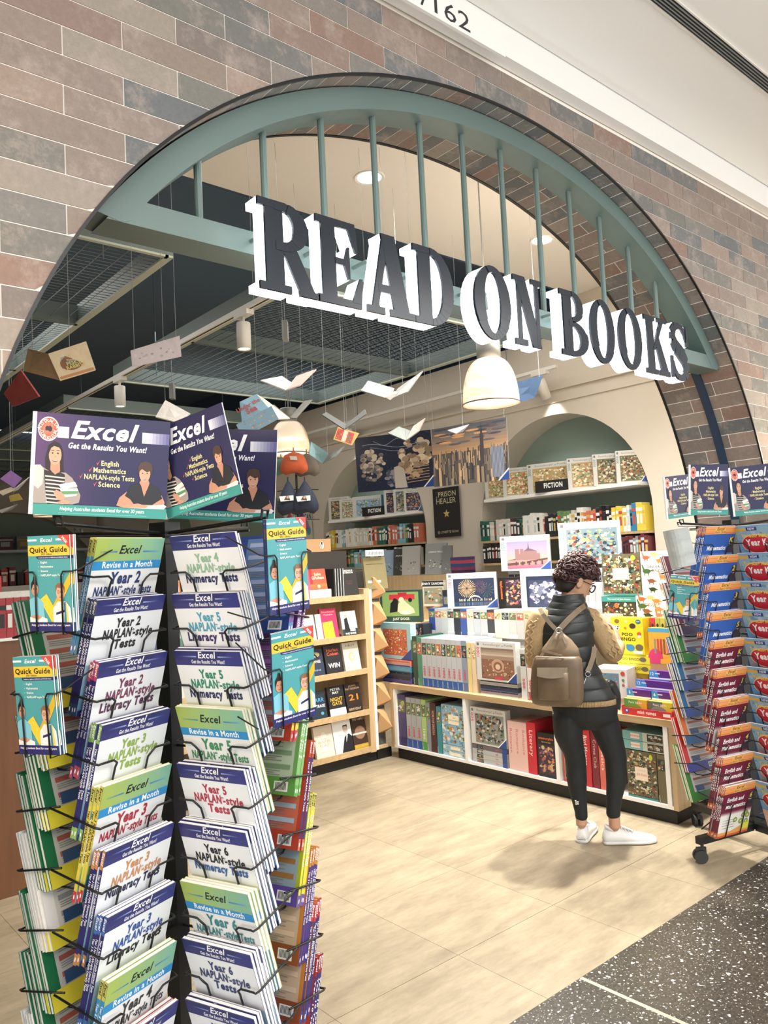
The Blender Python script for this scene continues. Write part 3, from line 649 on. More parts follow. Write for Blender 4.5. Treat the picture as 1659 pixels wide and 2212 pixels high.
printq(t, c, lambda w, h: Pr().busy(.06*w, .4*w, .1*h, .9*h, ['c9564e', 'd8b04e', '5f9a6a', 'c47a8a'], 30, 9, .06, .16).rect(.4*w, .62*w, .1*h, .9*h, 'e6ddc8').busy(.62*w, .94*w, .1*h, .9*h, ['c9564e', '4f7fae', '5f9a6a', 'c47a8a'], 30, 10, .06, .16), cb, (0, 0, 0, 0), 5.9)
flying('teal and grey open book hanging to the right of the second pendant', [([(672, 954), (709, 978), (696, 1001), (668, 981)], (0, .1, .1, 0), '7fa3a8', 'cover'), ([(708, 985), (743, 964), (723, 987), (696, 1002)], (.1, 0, 0, .1), '8c8e8c', 'cover')], [(708, 984, 3.4)], 5.2)
db = [(1104, 828), (1173, 810), (1156, 859), (1102, 875)]
t, c = flying('dark blue booklet hanging behind the right side of the big pendant', [(db, (0, .1, .1, 0), '27405f', 'cover')], [(1165, 814, 3.9)], 5.2)
flying('dark open book with a cream page standing on top of the second pendant', [([(626, 902), (657, 866), (676, 863), (640, 903)], (0, .1, .1, 0), '6c6a66', 'cover'), ([(580, 877), (592, 874), (626, 902), (612, 905)], (0, 0, 0, 0), 'd5c6a4', 'pages')], [(655, 868, 3.4)], 4.9)
flying('purple open book hanging at the far left', [([(0, 1034), (23, 1016), (48, 1033), (30, 1054)], (0, .1, .1, 0), '7a4f8c', 'cover'), ([(36, 1054), (64, 1031), (40, 1058), (30, 1062)], (0, .1, .1, 0), 'bdb4b8', 'pages')], [(24, 1018, 3.4)], 6.0)
flying('multicoloured open book hanging under the purple book', [([(-6, 1062), (30, 1050), (36, 1057), (6, 1070)], (0, .1, .1, 0), 'a89a80', 'cover'), ([(19, 1071), (40, 1066), (49, 1079), (22, 1084)], (0, 0, 0, 0), 'b39a4a', 'cover')], [(24, 1056, 3.4)], 7.0)
flying('dark grey book hanging lowest at the left edge', [([(-8, 1104), (38, 1089), (26, 1100), (4, 1108)], (0, .1, .1, 0), '8b8880', 'cover')], [(30, 1094, 3.4)], 7.2)
flying('pale lilac book tip showing above the skyline poster', [([(967, 929), (1014, 916), (1001, 931), (985, 936)], (0, .1, .1, 0), 'b8b4bc', 'cover')], [(1000, 922, 3.4)], 5.8)
# ------------------------------------------------------------------ workbooks for the two wire racks
BW, BH, BT = .21, .275, .0095
def book_part_meshes():
    c = MB(); c.box(-BW/2, BW/2, 0, .0006, 0, BH); c.box(-BW/2, BW/2, BT-.0006, BT, 0, BH); c.box(-BW/2, -BW/2+.0006, .0006, BT-.0006, 0, BH)
    p = MB(); p.box(-BW/2+.0006, BW/2-.0012, .0006, BT-.0006, .0008, BH-.0008)
    return c.mesh('cover', OBJC), p.mesh('page_block', PAPER)
COVM, PAGM = book_part_meshes()
def cover_results(year, l2, l3, col, col3, gold=True, seed=0):
    p = Pr(); w, h = BW/2, BH
    p.rect(-w, w, 0, h, 'e9ecee'); p.rect(-w, w, 0, h*.44, 'a9c6d6'); p.grad(-w, w, 0, h*.44, '5d93b5', 'b5cedb', 7)
    p.grad(-w, w, h*.865, h, '3a3a74', '2c2c66', 3); p.poly([(.02, h*.865), (w, h*.865), (w, h), (.07, h)], '34387c')
    p.text('Excel', 0, h*.935, .017, 'f4f4f6', .022, .25)
    p.grad(-.085, -.034, h*.943, h*.955, '34387c', '9fb4dc', 6, True); p.grad(.034, .085, h*.943, h*.955, '9fb4dc', '34387c', 6, True)
    p.text('Get the Results You Want!', 0, h*.885, .0095, 'f4f4f6', .02, .2, width=.105)
    p.text('Year '+year, .0, h*.745, .022, col, .035, .1 if year in '23' else 0, width=.074)
    p.text('NAPLAN', -.028, h*.65, .022, col, .035, .1, width=.086); p.text('*', .019, h*.665, .014, col); p.text('-style', .05, h*.65, .021, col, .03, .1, width=.062)
    p.text(l3, 0, h*.555, .022, col3, .035, .1, width=.165 if len(l3) > 6 else .066)
    if gold: p.rect(.002, .085, h*.36, h*.42, 'c9a866'); p.text('This book helps you prepare for', .044, h*.398, .005, '3a3226', .0, width=.075); p.text('the Year %s Tests' % year, .044, h*.375, .0055, '3a3226', .01, width=.06)
    else:
        for k in range(4): p.poly([(.0, h*(.40-.04*k)), (.004, h*(.392-.04*k)), (.012, h*(.415-.04*k)), (.004, h*(.398-.04*k))], 'b8432f'); p.rect(.017, .075-.006*(k % 2), h*(.398-.04*k), h*(.404-.04*k), '3f5f78')
    p.text(['grammar', 'spelling', 'measure', 'number'][seed % 4], -.05, h*.33, .016, '8fb6cc', .0, width=.07); p.text(['writing', 'punctuation', 'space', 'graphs'][seed % 4], -.04, h*.24, .012, '8fb6cc', .0)
    p.rect(-w, w, 0, h*.05, '2c2c66'); return p.mesh('front_print')
def cover_month(year, col):
    p = Pr(); w, h = BW/2, BH
    p.rect(-w, w, 0, h, 'e6e7e6'); p.grad(-w, w, h*.80, h, 'a8bb58', '7fb7a4', 6, True)
    for k in range(7): p.ell(-w, h*1.0, .02+.013*k, .02+.013*k, ['b4c464', 'a3b552'][k % 2], 10, -PI/2, 0) if False else None
    p.text('Excel', 0, h*.865, .020, '15181c', .022, .25); p.grad(-.09, -.04, h*.875, h*.888, '8fae78', '3f78b4', 6, True); p.grad(.04, .09, h*.875, h*.888, '3f78b4', '6fb0c4', 6, True)
    p.rect(-w, w, h*.725, h*.80, '2f8cc8'); p.text('Revise in a Month', 0, h*.742, .015, 'f4f8fa', .022, width=.155)
    p.text('Year '+year, 0, h*.60, .028, col, .035, .1, width=.092); p.text('NAPLAN*-style Tests', 0, h*.50, .021, col, .028, .12, width=.178)
    p.poly([(-w, 0), (w, 0), (w, h*.42), (.06, h*.32), (0, h*.27), (-.05, h*.255), (-w, h*.26)], '3f9090'); p.poly([(-w, 0), (w, 0), (w, h*.2), (0, h*.16), (-w, h*.2)], '2f7f96')
    p.poly([(-w, h*.24), (-w, h*.32), (-.02, h*.33), (.09, h*.40), (.02, h*.28)], '8fae4a'); p.text('the Results You Want!', .02, h*.295, .009, '1f3a2a', .01, .15, width=.12)
    p.rect(.02, .09, h*.2, h*.24, 'c98a4a'); return p.mesh('front_print')
def cover_skills(title, num, seed):
    p = Pr(); w, h = BW/2, BH; body = '2f5aa8' if title == 'M' else '6c1f36'
    p.rect(-w, w, 0, h, body); p.grad(-w, w, h*.855, h, 'd8894a', 'e8a86a', 4); p.rect(-w, w, h*.875, h*.882, 'c05a2c'); p.rect(-w, w, h*.945, h*.95, 'c05a2c')
    p.rect(-.04, .035, h*.86, h*.99, 'e6a85a')
    p.text('Excel', .0, h*.925, .016, '26221c', .012, .25); p.text('Basic Skills', 0, h*.872, .012, '4a6a3a', .008, .2)
    if title == 'M': p.text('Mathematics', -.012, h*.56, .021, 'f1f1f1', .03, .2, width=.13)
    else: p.text('English and', -.02, h*.69, .022, 'f1f1f1', .03, .2, width=.115); p.text('Mathematics', -.012, h*.56, .022, 'f1f1f1', .03, .2, width=.135)
    p.poly([(.06, h*.45), (w, h*.45), (w, h*.8), (.075, h*.8)], '3a2f3a'); p.text(num, .085, h*.7, .026, 'e0d04a', .02, .2); p.text('Year', .083, h*.65, .008, 'f1f1f1')
    p.rect(-w, w, 0, h*.47, 'e4e2da'); p.grad(-w, w, h*.43, h*.50, 'd8d0cc', body, 3)
    rnd = random.Random(seed)
    for k in range(7): c = (rnd.uniform(.0, .09), rnd.uniform(h*.2, h*.42)); p.ell(*c, .015, .015, '6f7f3a', 9); p.ell(*c, .012, .012, '9aae5a', 9); p.ell(*c, .004, .004, 'e6e6c8', 6)
    for k in range(4): p.ell(-.08, h*(.33-.05*k), .002, .002, '2a2a2a', 5); p.rect(-.073, .0, h*(.325-.05*k), h*(.332-.05*k), '6a6a66')
    p.poly([(-w, 0), (w, 0), (w, h*.12), (.05, h*.16), (-.02, h*.09), (-w, h*.1)], 'dd9a52'); p.rect(.05, w, h*.08, h*.2, 'd9d84a'); p.rect(-w, w, 0, h*.04, 'c9552f')
    return p.mesh('front_print')
def cover_target(yr, seed):
    p = Pr(); w, h = BW/2, BH
    p.grad(-w, w, 0, h, '5f8fbe' if seed != 4 and seed != 7 else 'b08070', '7fb0d8', 8); p.busy(-w, w, h*.72, h*.98, ['8fb2cc', '6f97b4', '9fb8a8', 'a8c2d4'], 24, seed, .08, .25)
    p.rect(-w, -.04, h*.90, h*.95, 'd8b050'); p.rect(-.04, .02, h*.9, h*.965, '27408a'); p.text('NSW', -.01, h*.913, .012, 'f4f4f4', .02)
    p.ell(.0, h*.65, .088, .05, 'f2c8a0', 22); p.ell(.0, h*.65, .083, .046, 'c8283c', 22)
    p.text('Targeting Maths', .0, h*.775, .018, 'f0d050', .03, .05, width=.155); p.text('Year '+yr, .0, h*.62, .032, 'f8f8f8', .04, .05, width=.12)
    p.busy(-w, w, h*.1, h*.45, ['d8a48c', 'e0b8a0', '9a8a7c', 'c08a74', 'b8c4c8'], 30, seed+9, .08, .3); p.rect(-w, w, 0, h*.1, '3f78b4'); return p.mesh('front_print')
def spine_mesh(tops, mid, txt, txt2, foot, tc='f2f2f4'):
    p = Pr(); h = BH; p.rect(0, BT, 0, h, mid); p.rect(0, BT, h*.84, h, tops); p.rect(0, BT, 0, h*.1, foot)
    if txt: p.text('Excel', BT*.22, h*.985, .007, 'f4f4f4' if tops != 'c8c060' else '222', .02, .2, align='L', rot=-PI/2, width=.030) if tops != 'c8c060' else p.text('Excel', BT*.22, h*.985, .007, '222222', .02, .2, align='L', rot=-PI/2, width=.03)
    p.text(txt2, BT*.22, h*.80, .0062, tc, .02, .1, align='L', rot=-PI/2, width=.125); p.ell(BT/2, h*.05, .002, .006, 'f4f4f4', 6); return p.mesh('spine_print')
def back_mesh(edge, panel, band, foot, seed):
    p = Pr(); w, h = BW/2, BH; p.rect(-w, w, 0, h, edge); p.rect(-w+.03, w-.012, h*.06, h*.97, panel)
    for k in range(6): z = h*(.88-.13*k); p.rect(-w+.04, w-.02, z, z+.012, band); [p.rect(-w+.042, w-.05-.02*(q % 2), z-.006-.005*q, z-.004-.005*q, '8a8a86') for q in range(3)]
    p.rect(-w, w, 0, h*.16, foot); p.rect(-w+.045, -w+.10, h*.17, h*.27, '33527a'); p.rect(w-.065, w-.02, h*.03, h*.12, 'eeeeea')
    for k in range(9): p.rect(w-.06+k*.004, w-.058+k*.004, h*.045, h*.11, '1c1c1c')
    return p.mesh('back_print')
def make_book(label, color, front=None, spine=None, back=None, group=None):
    t = thing('workbook', label, 'book', group=group); place('cover', COVM, t, color=color); place('page_block', PAGM, t)
    if front: place('front_print', front, t)
    if spine: place('spine_print', spine, t, (-BW/2, BT, 0), (0, 0, -PI/2))
    if back: place('back_print', back, t, (0, BT, 0), (0, 0, PI))
    return t
ORD = ['topmost', 'second', 'third', 'fourth', 'fifth', 'sixth', 'seventh', 'eighth', 'ninth', 'tenth']
POS = ['front', 'second', 'third', 'fourth', 'fifth', 'sixth']
LEAN = math.radians(17)
def wire_pocket(parent, T, w=BW, n=4, deep=.19, arm=.07):
    zw = -.088; y = .010; hw = w/2+.008; mb = MB(); a = w*.24
    half = [(-hw, .10+arm, zw+.03), (-hw, .02, zw+.002), (-hw+.004, y-.002, zw), (-hw+.012, y, zw), (-a-.014, y, zw), (-a-.003, y+.002, zw-.008), (-a, y+.012, zw-.02), (-a, .075, -deep-.075), (-a, .09, -deep-.085), (-a, .135, -deep-.082)]
    path = half + [(-x, yy, z) for x, yy, z in half[::-1]]
    mb.tube(path, .0027, 6); mb.build('pocket_wire', BLKM, parent, mtx=T, smooth=True)
def column(rack_name, RACK, RC, base, O, rz, rows, ztop, pitch, side_word, grp, parent_T):
    """rows: list of (label words, colour, front, spine, back, count) from the top down"""
    for k, row in enumerate(rows):
        if row is None: continue
        words, color, fr, sp, bk, n = row
        z = ztop-pitch*k; Tcol = Matrix.Translation((O[0], O[1], z)) @ Matrix.Rotation(rz, 4, 'Z')
        wire_pocket(RACK, Matrix.Translation(-RC) @ Tcol)
        proto = None; rnd = random.Random(k*7+int(rz*100))
        for i in range(n):
            lb = '%s workbook, %s in %s pocket, %s of %s' % (words, POS[i], ORD[k], side_word, rack_name)
            if proto is None: b = proto = make_book(lb, color, fr, sp, bk, grp)
            else: b = copy_tree(proto); b['label'] = lb
            ln = LEAN+rnd.uniform(-.012, .012); off = i*(BT+.0016)
            # front cover's top edge at y=off; the foot swings back towards the rack
            T = Tcol @ Matrix.Translation((rnd.uniform(-.003, .003), off, rnd.uniform(-.004, .003))) @ Matrix.Rotation(ln, 4, 'X') @ Matrix.Translation((0, 0, -BH))
            b.matrix_world = T
def azv(d): d = math.radians(d); return Vector((math.cos(d), math.sin(d), 0))
def sign_print(w, h, seed=0, part=(0, 1)):
    p = Pr(); p.grad(0, w, 0, h, '232452', '2a2850', 4)
    if seed == 0:
        p.grad(0, w*.55, h*.12, h, '5b3b6c', '25254f', 22, True)
    p.grad(.79*w, w, .76*h, .87*h, 'f2f2f6', '5f5f92', 8, True); p.rect(.17*w, .25*w, .76*h, .87*h, 'f2f2f6')
    p.ell(.105*w, .84*h, .075*w, .12*h, 'f2e6e2', 22); p.ell(.105*w, .84*h, .068*w, .108*h, 'd8573f', 22); p.ell(.105*w, .84*h, .04*w, .06*h, 'e8765c', 16)
    p.poly([(.08*w, .85*h), (.09*w, .87*h), (.105*w, .865*h), (.115*w, .875*h), (.13*w, .85*h), (.13*w, .825*h), (.115*w, .81*h), (.10*w, .825*h), (.083*w, .82*h)], '2a2238')
    for i, ch in enumerate('AUSTRALIAN'): a = math.radians(165-i*16.7); p.text(ch, .105*w+.055*w*math.cos(a), .84*h+.088*h*math.sin(a)-.006, .011*w/.4, 'f6ece8', .01, rot=a-PI/2)
    for i, ch in enumerate('CURRICULUM'): a = math.radians(195+i*16.7); p.text(ch, .105*w+.06*w*math.cos(a), .84*h+.096*h*math.sin(a)-.002, .010*w/.4, 'f6ece8', .01, rot=a+PI/2)
    p.text('Excel', .515*w, .77*h, .17*h, 'fbfbfd', .03, .3, width=.5*w); p.text('Get the Results You Want!', .54*w, .665*h, .055*h, 'fbfbfd', .03, .25, width=.58*w)
    for k, (s, x, z) in enumerate((('English', .56, .51), ('Mathematics', .56, .44), ('NAPLAN-style Tests', .56, .37), ('Science', .56, .30))):
        wd = (.13, .24, .37, .16)[k]*w; p.text(s, x*w, z*h, .05*h, 'efe6a8', .02, width=wd); cx = x*w-wd/2-.035*w
        p.poly([(cx, (z+.03)*h), (cx+.007*w, z*h), (cx+.028*w, (z+.06)*h), (cx+.009*w, (z+.02)*h)], 'd8626c')
    p.rect(0, w, 0, .105*h, '3f9a92'); p.text('Helping Australian students Excel for over 30 years', .52*w, .05*h, .035*h, 'eef6f4', .02, .15, width=.62*w); p.rect(.2*w, .85*w, .02*h, .026*h, '6fb8b0')
    # smiling girl with books
    S = lambda pts: [(x*w, z*h) for x, z in pts]
    p.poly(S([(.10,.34),(.09,.55),(.11,.68),(.15,.725),(.19,.70),(.215,.62),(.22,.48),(.235,.36),(.2,.3),(.14,.3)]), '241c20')
    p.poly(S([(.0,.11),(.0,.46),(.03,.48),(.07,.47),(.13,.42),(.18,.42),(.24,.42),(.29,.37),(.32,.30),(.355,.2),(.345,.13),(.30,.11)]), 'a39a94')
    p.poly(S([(.0,.30),(.02,.48),(.06,.485),(.085,.44),(.08,.30),(.05,.25)]), 'd6d0c8')
    p.poly(S([(.085,.44),(.115,.43),(.16,.41),(.205,.42),(.235,.40),(.24,.25),(.21,.11),(.12,.11),(.1,.25)]), '2a2629')
    for k in range(8): z = .385-.036*k; p.poly(S([(.095+.002*k, z),(.235, z-.012),(.235, z-.026),(.096+.002*k, z-.014)]), 'd0cbc8')
    p.poly(S([(.13,.44),(.13,.52),(.195,.52),(.2,.43),(.165,.395)]), 'c49078'); p.ell(.16*w, .585*h, .045*w, .095*h, 'd8a68c', 18)
    p.poly(S([(.115,.60),(.12,.68),(.155,.71),(.2,.68),(.208,.6),(.19,.66),(.15,.675),(.13,.655)]), '241c20')
    for s in (-1, 1): p.ell((.16+s*.019)*w, .605*h, .0065*w, .008*h, '2a1a18', 8); p.rect((.16+s*.019-.011)*w, (.16+s*.019+.011)*w, .63*h, .636*h, '3a2622')
    p.ell(.161*w, .572*h, .006*w, .008*h, 'c08a70', 8); p.ell(.161*w, .535*h, .02*w, .016*h, 'a84c48', 12, PI, 2*PI); p.rect(.146*w, .176*w, .531*h, .536*h, 'f4efec')
    p.poly(S([(.19,.3),(.31,.335),(.33,.29),(.22,.255)]), 'e8e8e4'); p.poly(S([(.2,.26),(.33,.27),(.34,.24),(.23,.2)]), 'dfe4dc'); p.poly(S([(.21,.235),(.34,.245),(.335,.225),(.23,.2)]), '5f9a6a'); p.poly(S([(.215,.2),(.33,.215),(.325,.195),(.23,.175)]), 'e8e8e4')
    p.poly(S([(.16,.22),(.18,.25),(.23,.21),(.25,.17),(.22,.14),(.19,.15)]), 'cf9a82'); p.poly(S([(.19,.13),(.25,.15),(.29,.13),(.26,.11),(.2,.11)]), 'cf9a82')
    # boy leaning on the table
    p.poly(S([(.62,.12),(.64,.20),(.69,.26),(.74,.30),(.79,.325),(.86,.325),(.92,.29),(.96,.24),(.985,.17),(.97,.105),(.66,.105)]), 'c99278')
    p.poly(S([(.68,.22),(.72,.33),(.79,.365),(.87,.36),(.935,.31),(.965,.21),(.92,.17),(.89,.14),(.75,.14),(.72,.19)]), '22242c')
    p.poly(S([(.785,.36),(.80,.33),(.825,.22),(.855,.33),(.862,.36),(.85,.40),(.80,.40)]), 'c99278'); p.ell(.823*w, .455*h, .042*w, .085*h, 'd6a488', 18)
    p.poly(S([(.775,.44),(.77,.52),(.79,.565),(.83,.58),(.87,.56),(.882,.50),(.87,.435),(.868,.49),(.84,.47),(.80,.50),(.785,.48)]), '4e3a30')
    for s in (-1, 1): p.ell((.823+s*.018)*w, .458*h, .006*w, .006*h, '2a1a18', 7)
    p.ell(.825*w, .40*h, .017*w, .012*h, 'a85048', 10, PI, 2*PI); p.rect(.811*w, .839*w, .397*h, .402*h, 'f2eeea'); p.poly(S([(.70,.10),(.98,.10),(1,.13),(.98,.15),(.80,.125)]), 'e6e4e0'); p.poly(S([(.66,.12),(.78,.15),(.86,.125),(.84,.105),(.67,.10)]), 'cf9a80')
    return p
def sign_board(label, TL, TR_, BR, BL, deps, seed=0, clear=False):
    q = [at(u, v, d) for (u, v), d in zip((TL, TR_, BR, BL), deps)]
    M, w_, h_ = quad_frame(q[3], q[2], q[0]); t = thing('sign_board', label, 'sign', mtx=M)
    mb = MB(); mb.box(0, w_, 0, .004, 0, h_); mb.build('board', mat('corrugated_board', 'dcdcdc', .6), t)
    place('print', sign_print(w_, h_, seed).mesh(), t)
    mb = MB(); mb.box(-.003, .006, -.003, .006, 0, h_); mb.build('plastic_edge', WHITE, t); return t
def quick_guide(p, w, h):
    S = lambda pts: [(x*w, z*h) for x, z in pts]
    p.rect(0, w, 0, h, '4d9ba0'); p.rect(0, w, .79*h, .90*h, 'e0bf3c'); p.rect(0, w, .79*h, .80*h, 'e0bf3c')
    p.text('Excel', .45*w, .935*h, .038*h, 'f6f6f6', .02, .25, width=.3*w); p.rect(0, .22*w, .945*h, .965*h, 'dfeeee'); p.rect(.68*w, .95*w, .945*h, .965*h, 'dfeeee')
    p.text('Quick Guide', .49*w, .825*h, .055*h, '2a2320', .025, width=.9*w); p.text('2021 Edition', .45*w, .797*h, .02*h, '3a3226', .01)
    p.poly(S([(.2,.785),(1,.785),(1,.755),(.24,.755),(.2,.77)]), '2a2a60'); p.text('Includes an update on NAPLAN and NAPLAN Online', .6*w, .764*h, .012*h, 'f0f0f4', .01, width=.7*w)
    p.poly(S([(.72,1),(1,1),(1,.86)]), 'c8463c'); p.text('FREE', .87*w, .94*h, .028*h, 'f6f6f6', .02, rot=-.8)
    for k, s in enumerate(('English', 'Mathematics', 'Science', 'NAPLAN*-style Tests')): p.ell(.25*w, (.72-.045*k)*h, .008*w, .004*h, 'f0f0f0', 6); p.text(s, .3*w, (.71-.045*k)*h, .022*h, 'f4f8f8', .015, align='L')
    p.poly(S([(.25,.33),(.42,.39),(.56,.27),(1,.62),(1,.50),(.53,.09)]), 'e4c83e'); p.poly(S([(.56,.27),(1,.62),(1,.50),(.6,.2)]), 'cfae30')
    p.poly(S([(.02,.10),(.0,.33),(.12,.36),(.2,.36),(.34,.30),(.36,.10)]), '7fc0d0'); p.ell(.14*w, .44*h, .085*w, .07*h, 'c89074', 14); p.poly(S([(.05,.42),(.05,.50),(.1,.54),(.12,.58),(.17,.57),(.19,.52),(.22,.47),(.18,.49),(.1,.49)]), '2a1f1c')
    for s in (-1, 1): p.ell((.145+s*.035)*w, .445*h, .012*w, .006*h, '22161a', 6)
    p.ell(.15*w, .405*h, .03*w, .01*h, 'a85048', 8, PI, 2*PI); p.poly(S([(0,.09),(.0,.15),(.2,.17),(.42,.13),(.42,.09)]), 'e8e8e4'); p.poly(S([(.0,.15),(.16,.18),(.3,.15),(.2,.12)]), 'c89074')
    p.poly(S([(.56,.09),(.57,.24),(.68,.31),(.88,.31),(.98,.24),(1,.09)]), 'e4e4e0'); p.poly(S([(.83,.09),(.82,.30),(.88,.31),(.93,.09)]), '3f7f96'); p.poly(S([(.88,.09),(.87,.30),(.9,.3),(.93,.1)]), 'dcc860')
    p.ell(.75*w, .40*h, .10*w, .075*h, 'dba98c', 14); p.poly(S([(.65,.41),(.64,.47),(.7,.50),(.8,.50),(.86,.46),(.85,.40),(.82,.455),(.74,.45),(.68,.455)]), '8a6248')
    for s in (-1, 1): p.ell((.75+s*.04)*w, .41*h, .035*w, .016*h, '2c221e', 10); p.ell((.75+s*.04)*w, .41*h, .028*w, .012*h, 'dba98c', 10); p.ell((.75+s*.04)*w, .41*h, .008*w, .005*h, '22161a', 6)
    p.ell(.75*w, .36*h, .03*w, .009*h, 'a85048', 8, PI, 2*PI); p.poly(S([(.62,.10),(.64,.19),(.84,.22),(.83,.12)]), 'eef0f2'); p.poly(S([(.638,.17),(.64,.195),(.842,.225),(.84,.2)]), '2a2a60')
    p.rect(0, w, 0, .095*h, '2c2a66'); p.text('Helping students Excel for over 30 years', .5*w, .055*h, .022*h, 'f0f0f4', .015, .1, width=.92*w); return p
QGM = {}
def guide_pocket(rack, RC, TL, TR_, BR, BL, deps, lab, n=3, rackname='near rack'):
    q = [at(u, v, d) for (u, v), d in zip((TL, TR_, BR, BL), deps)]
    M, w_, h_ = quad_frame(q[3], q[2], q[0]); w_, h_ = .118, .212
    if 'p' not in QGM:
        QGM['p'] = quick_guide(Pr(), .118, .212).mesh('front_print'); b = MB(); b.box(0, .118, 0, .0035, 0, .212); QGM['b'] = b.mesh('booklet_body', [PAPER])
        c = MB(); c.box(0, .118, -.0002, .0004, 0, .212); c.box(0, .118, .0031, .0037, 0, .212); c.box(-.0003, .0004, 0, .0035, 0, .212); QGM['c'] = c.mesh('cover', [OBJC])
    for i in range(n):
        t = thing('quick_guide', '%s, %s in its pocket' % (lab, POS[i]), 'booklet', mtx=M @ Matrix.Translation((.004*i*(1 if i % 2 else .4), .0062*i, 0)), group='teal quick guide booklets')
        place('page_block', QGM['b'], t); place('cover', QGM['c'], t, color='2c2a66'); place('front_print', QGM['p'], t)
    MI = Matrix.Translation(-RC) @ M; mb = MB()
    dp = .012+.0062*n; h0 = -.006; pa = [(-.012, dp+.10, .175), (-.014, .01, .135), (-.008, -.006, .132), (.016, -.006, .132), (.022, -.006, .124), (.022, -.006, h0), (.022, dp, h0), (.096, dp, h0), (.096, -.006, h0), (.096, -.006, .124), (.102, -.006, .132), (.126, -.006, .132), (.132, .01, .135), (.130, dp+.10, .175)]
    mb.tube(pa, .0019, 6); mb.tube([(-.012, dp+.02, -.01), (-.014, dp+.10, .0)], .0019, 5); mb.build('pocket_wire', BLKM, rack, mtx=MI, smooth=True)
def rack_base(name, label, c, azA, ztop):
    R = thing(name, label, 'display rack', (c[0], c[1], 0)); V = Vector
    mb = MB(); mb.box(-.0225, .0225, -.0225, .0225, .10, ztop); mb.build('post', BLKM, R, rot=(0, 0, math.radians(azA+0)))
    for k in range(4):
        a = azA+90*k; d = azv(a); s = azv(a+90); P = lambda r, o, z: tuple(d*r+s*o+V((0, 0, z)))
        mb = MB(); mb.box(.02, .40, -.017, .017, .092, .128); arm = mb.build('base_arm', BLKM, R, rot=(0, 0, math.radians(a)))
        cs = MB(); T = Matrix.Rotation(math.radians(a), 4, 'Z') @ Matrix.Translation((.375, 0, 0)) @ Matrix.Rotation(-.5, 4, 'Z')
        cs.tube([T @ V((0, 0, .092)), T @ V((0, 0, .07))], .008, 8); cs.box(-.018, .03, -.006, .006, .045, .075, 0, T)
        cas = cs.build('caster', RUBBER, R)
        for s_ in (-1, 1):
            wh = MB(); wh.tube([T @ V((.012, s_*.007, .032)), T @ V((.012, s_*.023, .032))], .032, 20); wh.build('wheel', RUBBER, cas)
        mb = MB()
        for r in (.19,): mb.tube([P(r, 0, .16), P(r, 0, ztop-.03)], .003, 6)
        for z in (.16, .62, 1.10, ztop-.03): mb.tube([P(.0, 0, z), P(.30, 0, z)], .0035, 6)
        mb.tube([P(.02, 0, .30), P(.37, 0, .16)], .003, 6); mb.build('frame_rod', BLKM, R)
        mb = MB(); mb.tube([P(.02, .012, ztop-.02), P(.35, .012, ztop+.0), P(.355, .012, ztop+.02), P(.355, -.012, ztop+.02), P(.35, -.012, ztop), P(.02, -.012, ztop-.02)], .0045, 6); mb.build('sign_holder', BLKM, R)
    mb = MB(); mb.box(-.03, .03, -.03, .03, ztop-.05, ztop+.01); mb.build('hub', BLKM, R, rot=(0, 0, math.radians(azA)))
    return R

# near rack
c1 = Vector((.96, 2.07, 0)); A1, B1 = azv(200.6), azv(290.6)
RK = rack_base('book_rack', 'near black wire book rack full of school workbooks', c1, 200.6, 1.705)
NV = '2f2d66'
def sp(top, foot, txt='Year 3 NAPLAN-style Tests', mid=NV, tc='f2f2f4'): return spine_mesh(top, mid, True, txt, foot, tc)
Lr = [('green-topped Month Year 2', 'b5bd58', cover_month('2', '2c3a6c'), sp('c8c060', '5f86b8', 'Year 2 NAPLAN-style', '4f9cc8', 'f4f4f4'), None, 2),
 ('navy-banded Year 2 Tests', NV, cover_results('2', '', 'Tests', '26282c', '26282c', True, 1), sp('4a5468', '2f4a6a', 'Year 2 NAPLAN-style Tests'), None, 3),
 ('purple-lettered Year 2 Literacy Tests', NV, cover_results('2', '', 'Literacy Tests', '7a3a5c', '5a2f50', True, 0), sp('b0486a', 'a84858', 'Year 2 NAPLAN-style Literacy Tests'), None, 3),
 ('green-lettered Year 3 Tests', NV, cover_results('3', '', 'Tests', '8fae4a', '8fae4a', False, 2), sp('7fae5a', '8fb86a', 'Year 3 NAPLAN-style Tests'), None, 3),
 ('crimson-lettered Month Year 3', 'c8c860', cover_month('3', 'a8283c'), sp('c8c060', 'c8384a', 'Year 3 NAPLAN-style Tests', 'd8c850', '4a3226'), None, 3),
 ('orange-lettered Year 3 Numeracy Tests', NV, cover_results('3', '', 'Numeracy Tests', 'c98a5c', '23264c', False, 2), sp('c08458', 'b8804a', 'Year 3 NAPLAN-style Numeracy Tests'), None, 3),
 ('blue-lettered Year 3 Literacy Tests', NV, cover_results('3', '', 'Literacy Tests', '2f4f98', '1c1e24', False, 0), sp('3f6ab0', '3f6ab0', 'Year 3 NAPLAN-style Literacy Tests'), None, 3),
 ('black-lettered Month Year 4', 'b5bd58', cover_month('4', '2a3434'), sp('c8c060', '7fae5a', 'Year 4 NAPLAN-style Tests', '2f8cc8', 'f4f4f4'), None, 2),
 ('red-spined Year 4 Tests', 'a8323c', cover_results('4', '', 'Tests', '8a3a4a', '8a3a4a', True, 1), sp('a8323c', 'a8323c', 'Year 4 NAPLAN-style Tests'), None, 3),
 ('plain navy Year 4 Literacy Tests', NV, cover_results('4', '', 'Literacy Tests', '3f7f6a', '23264c', True, 1), None, None, 3)]
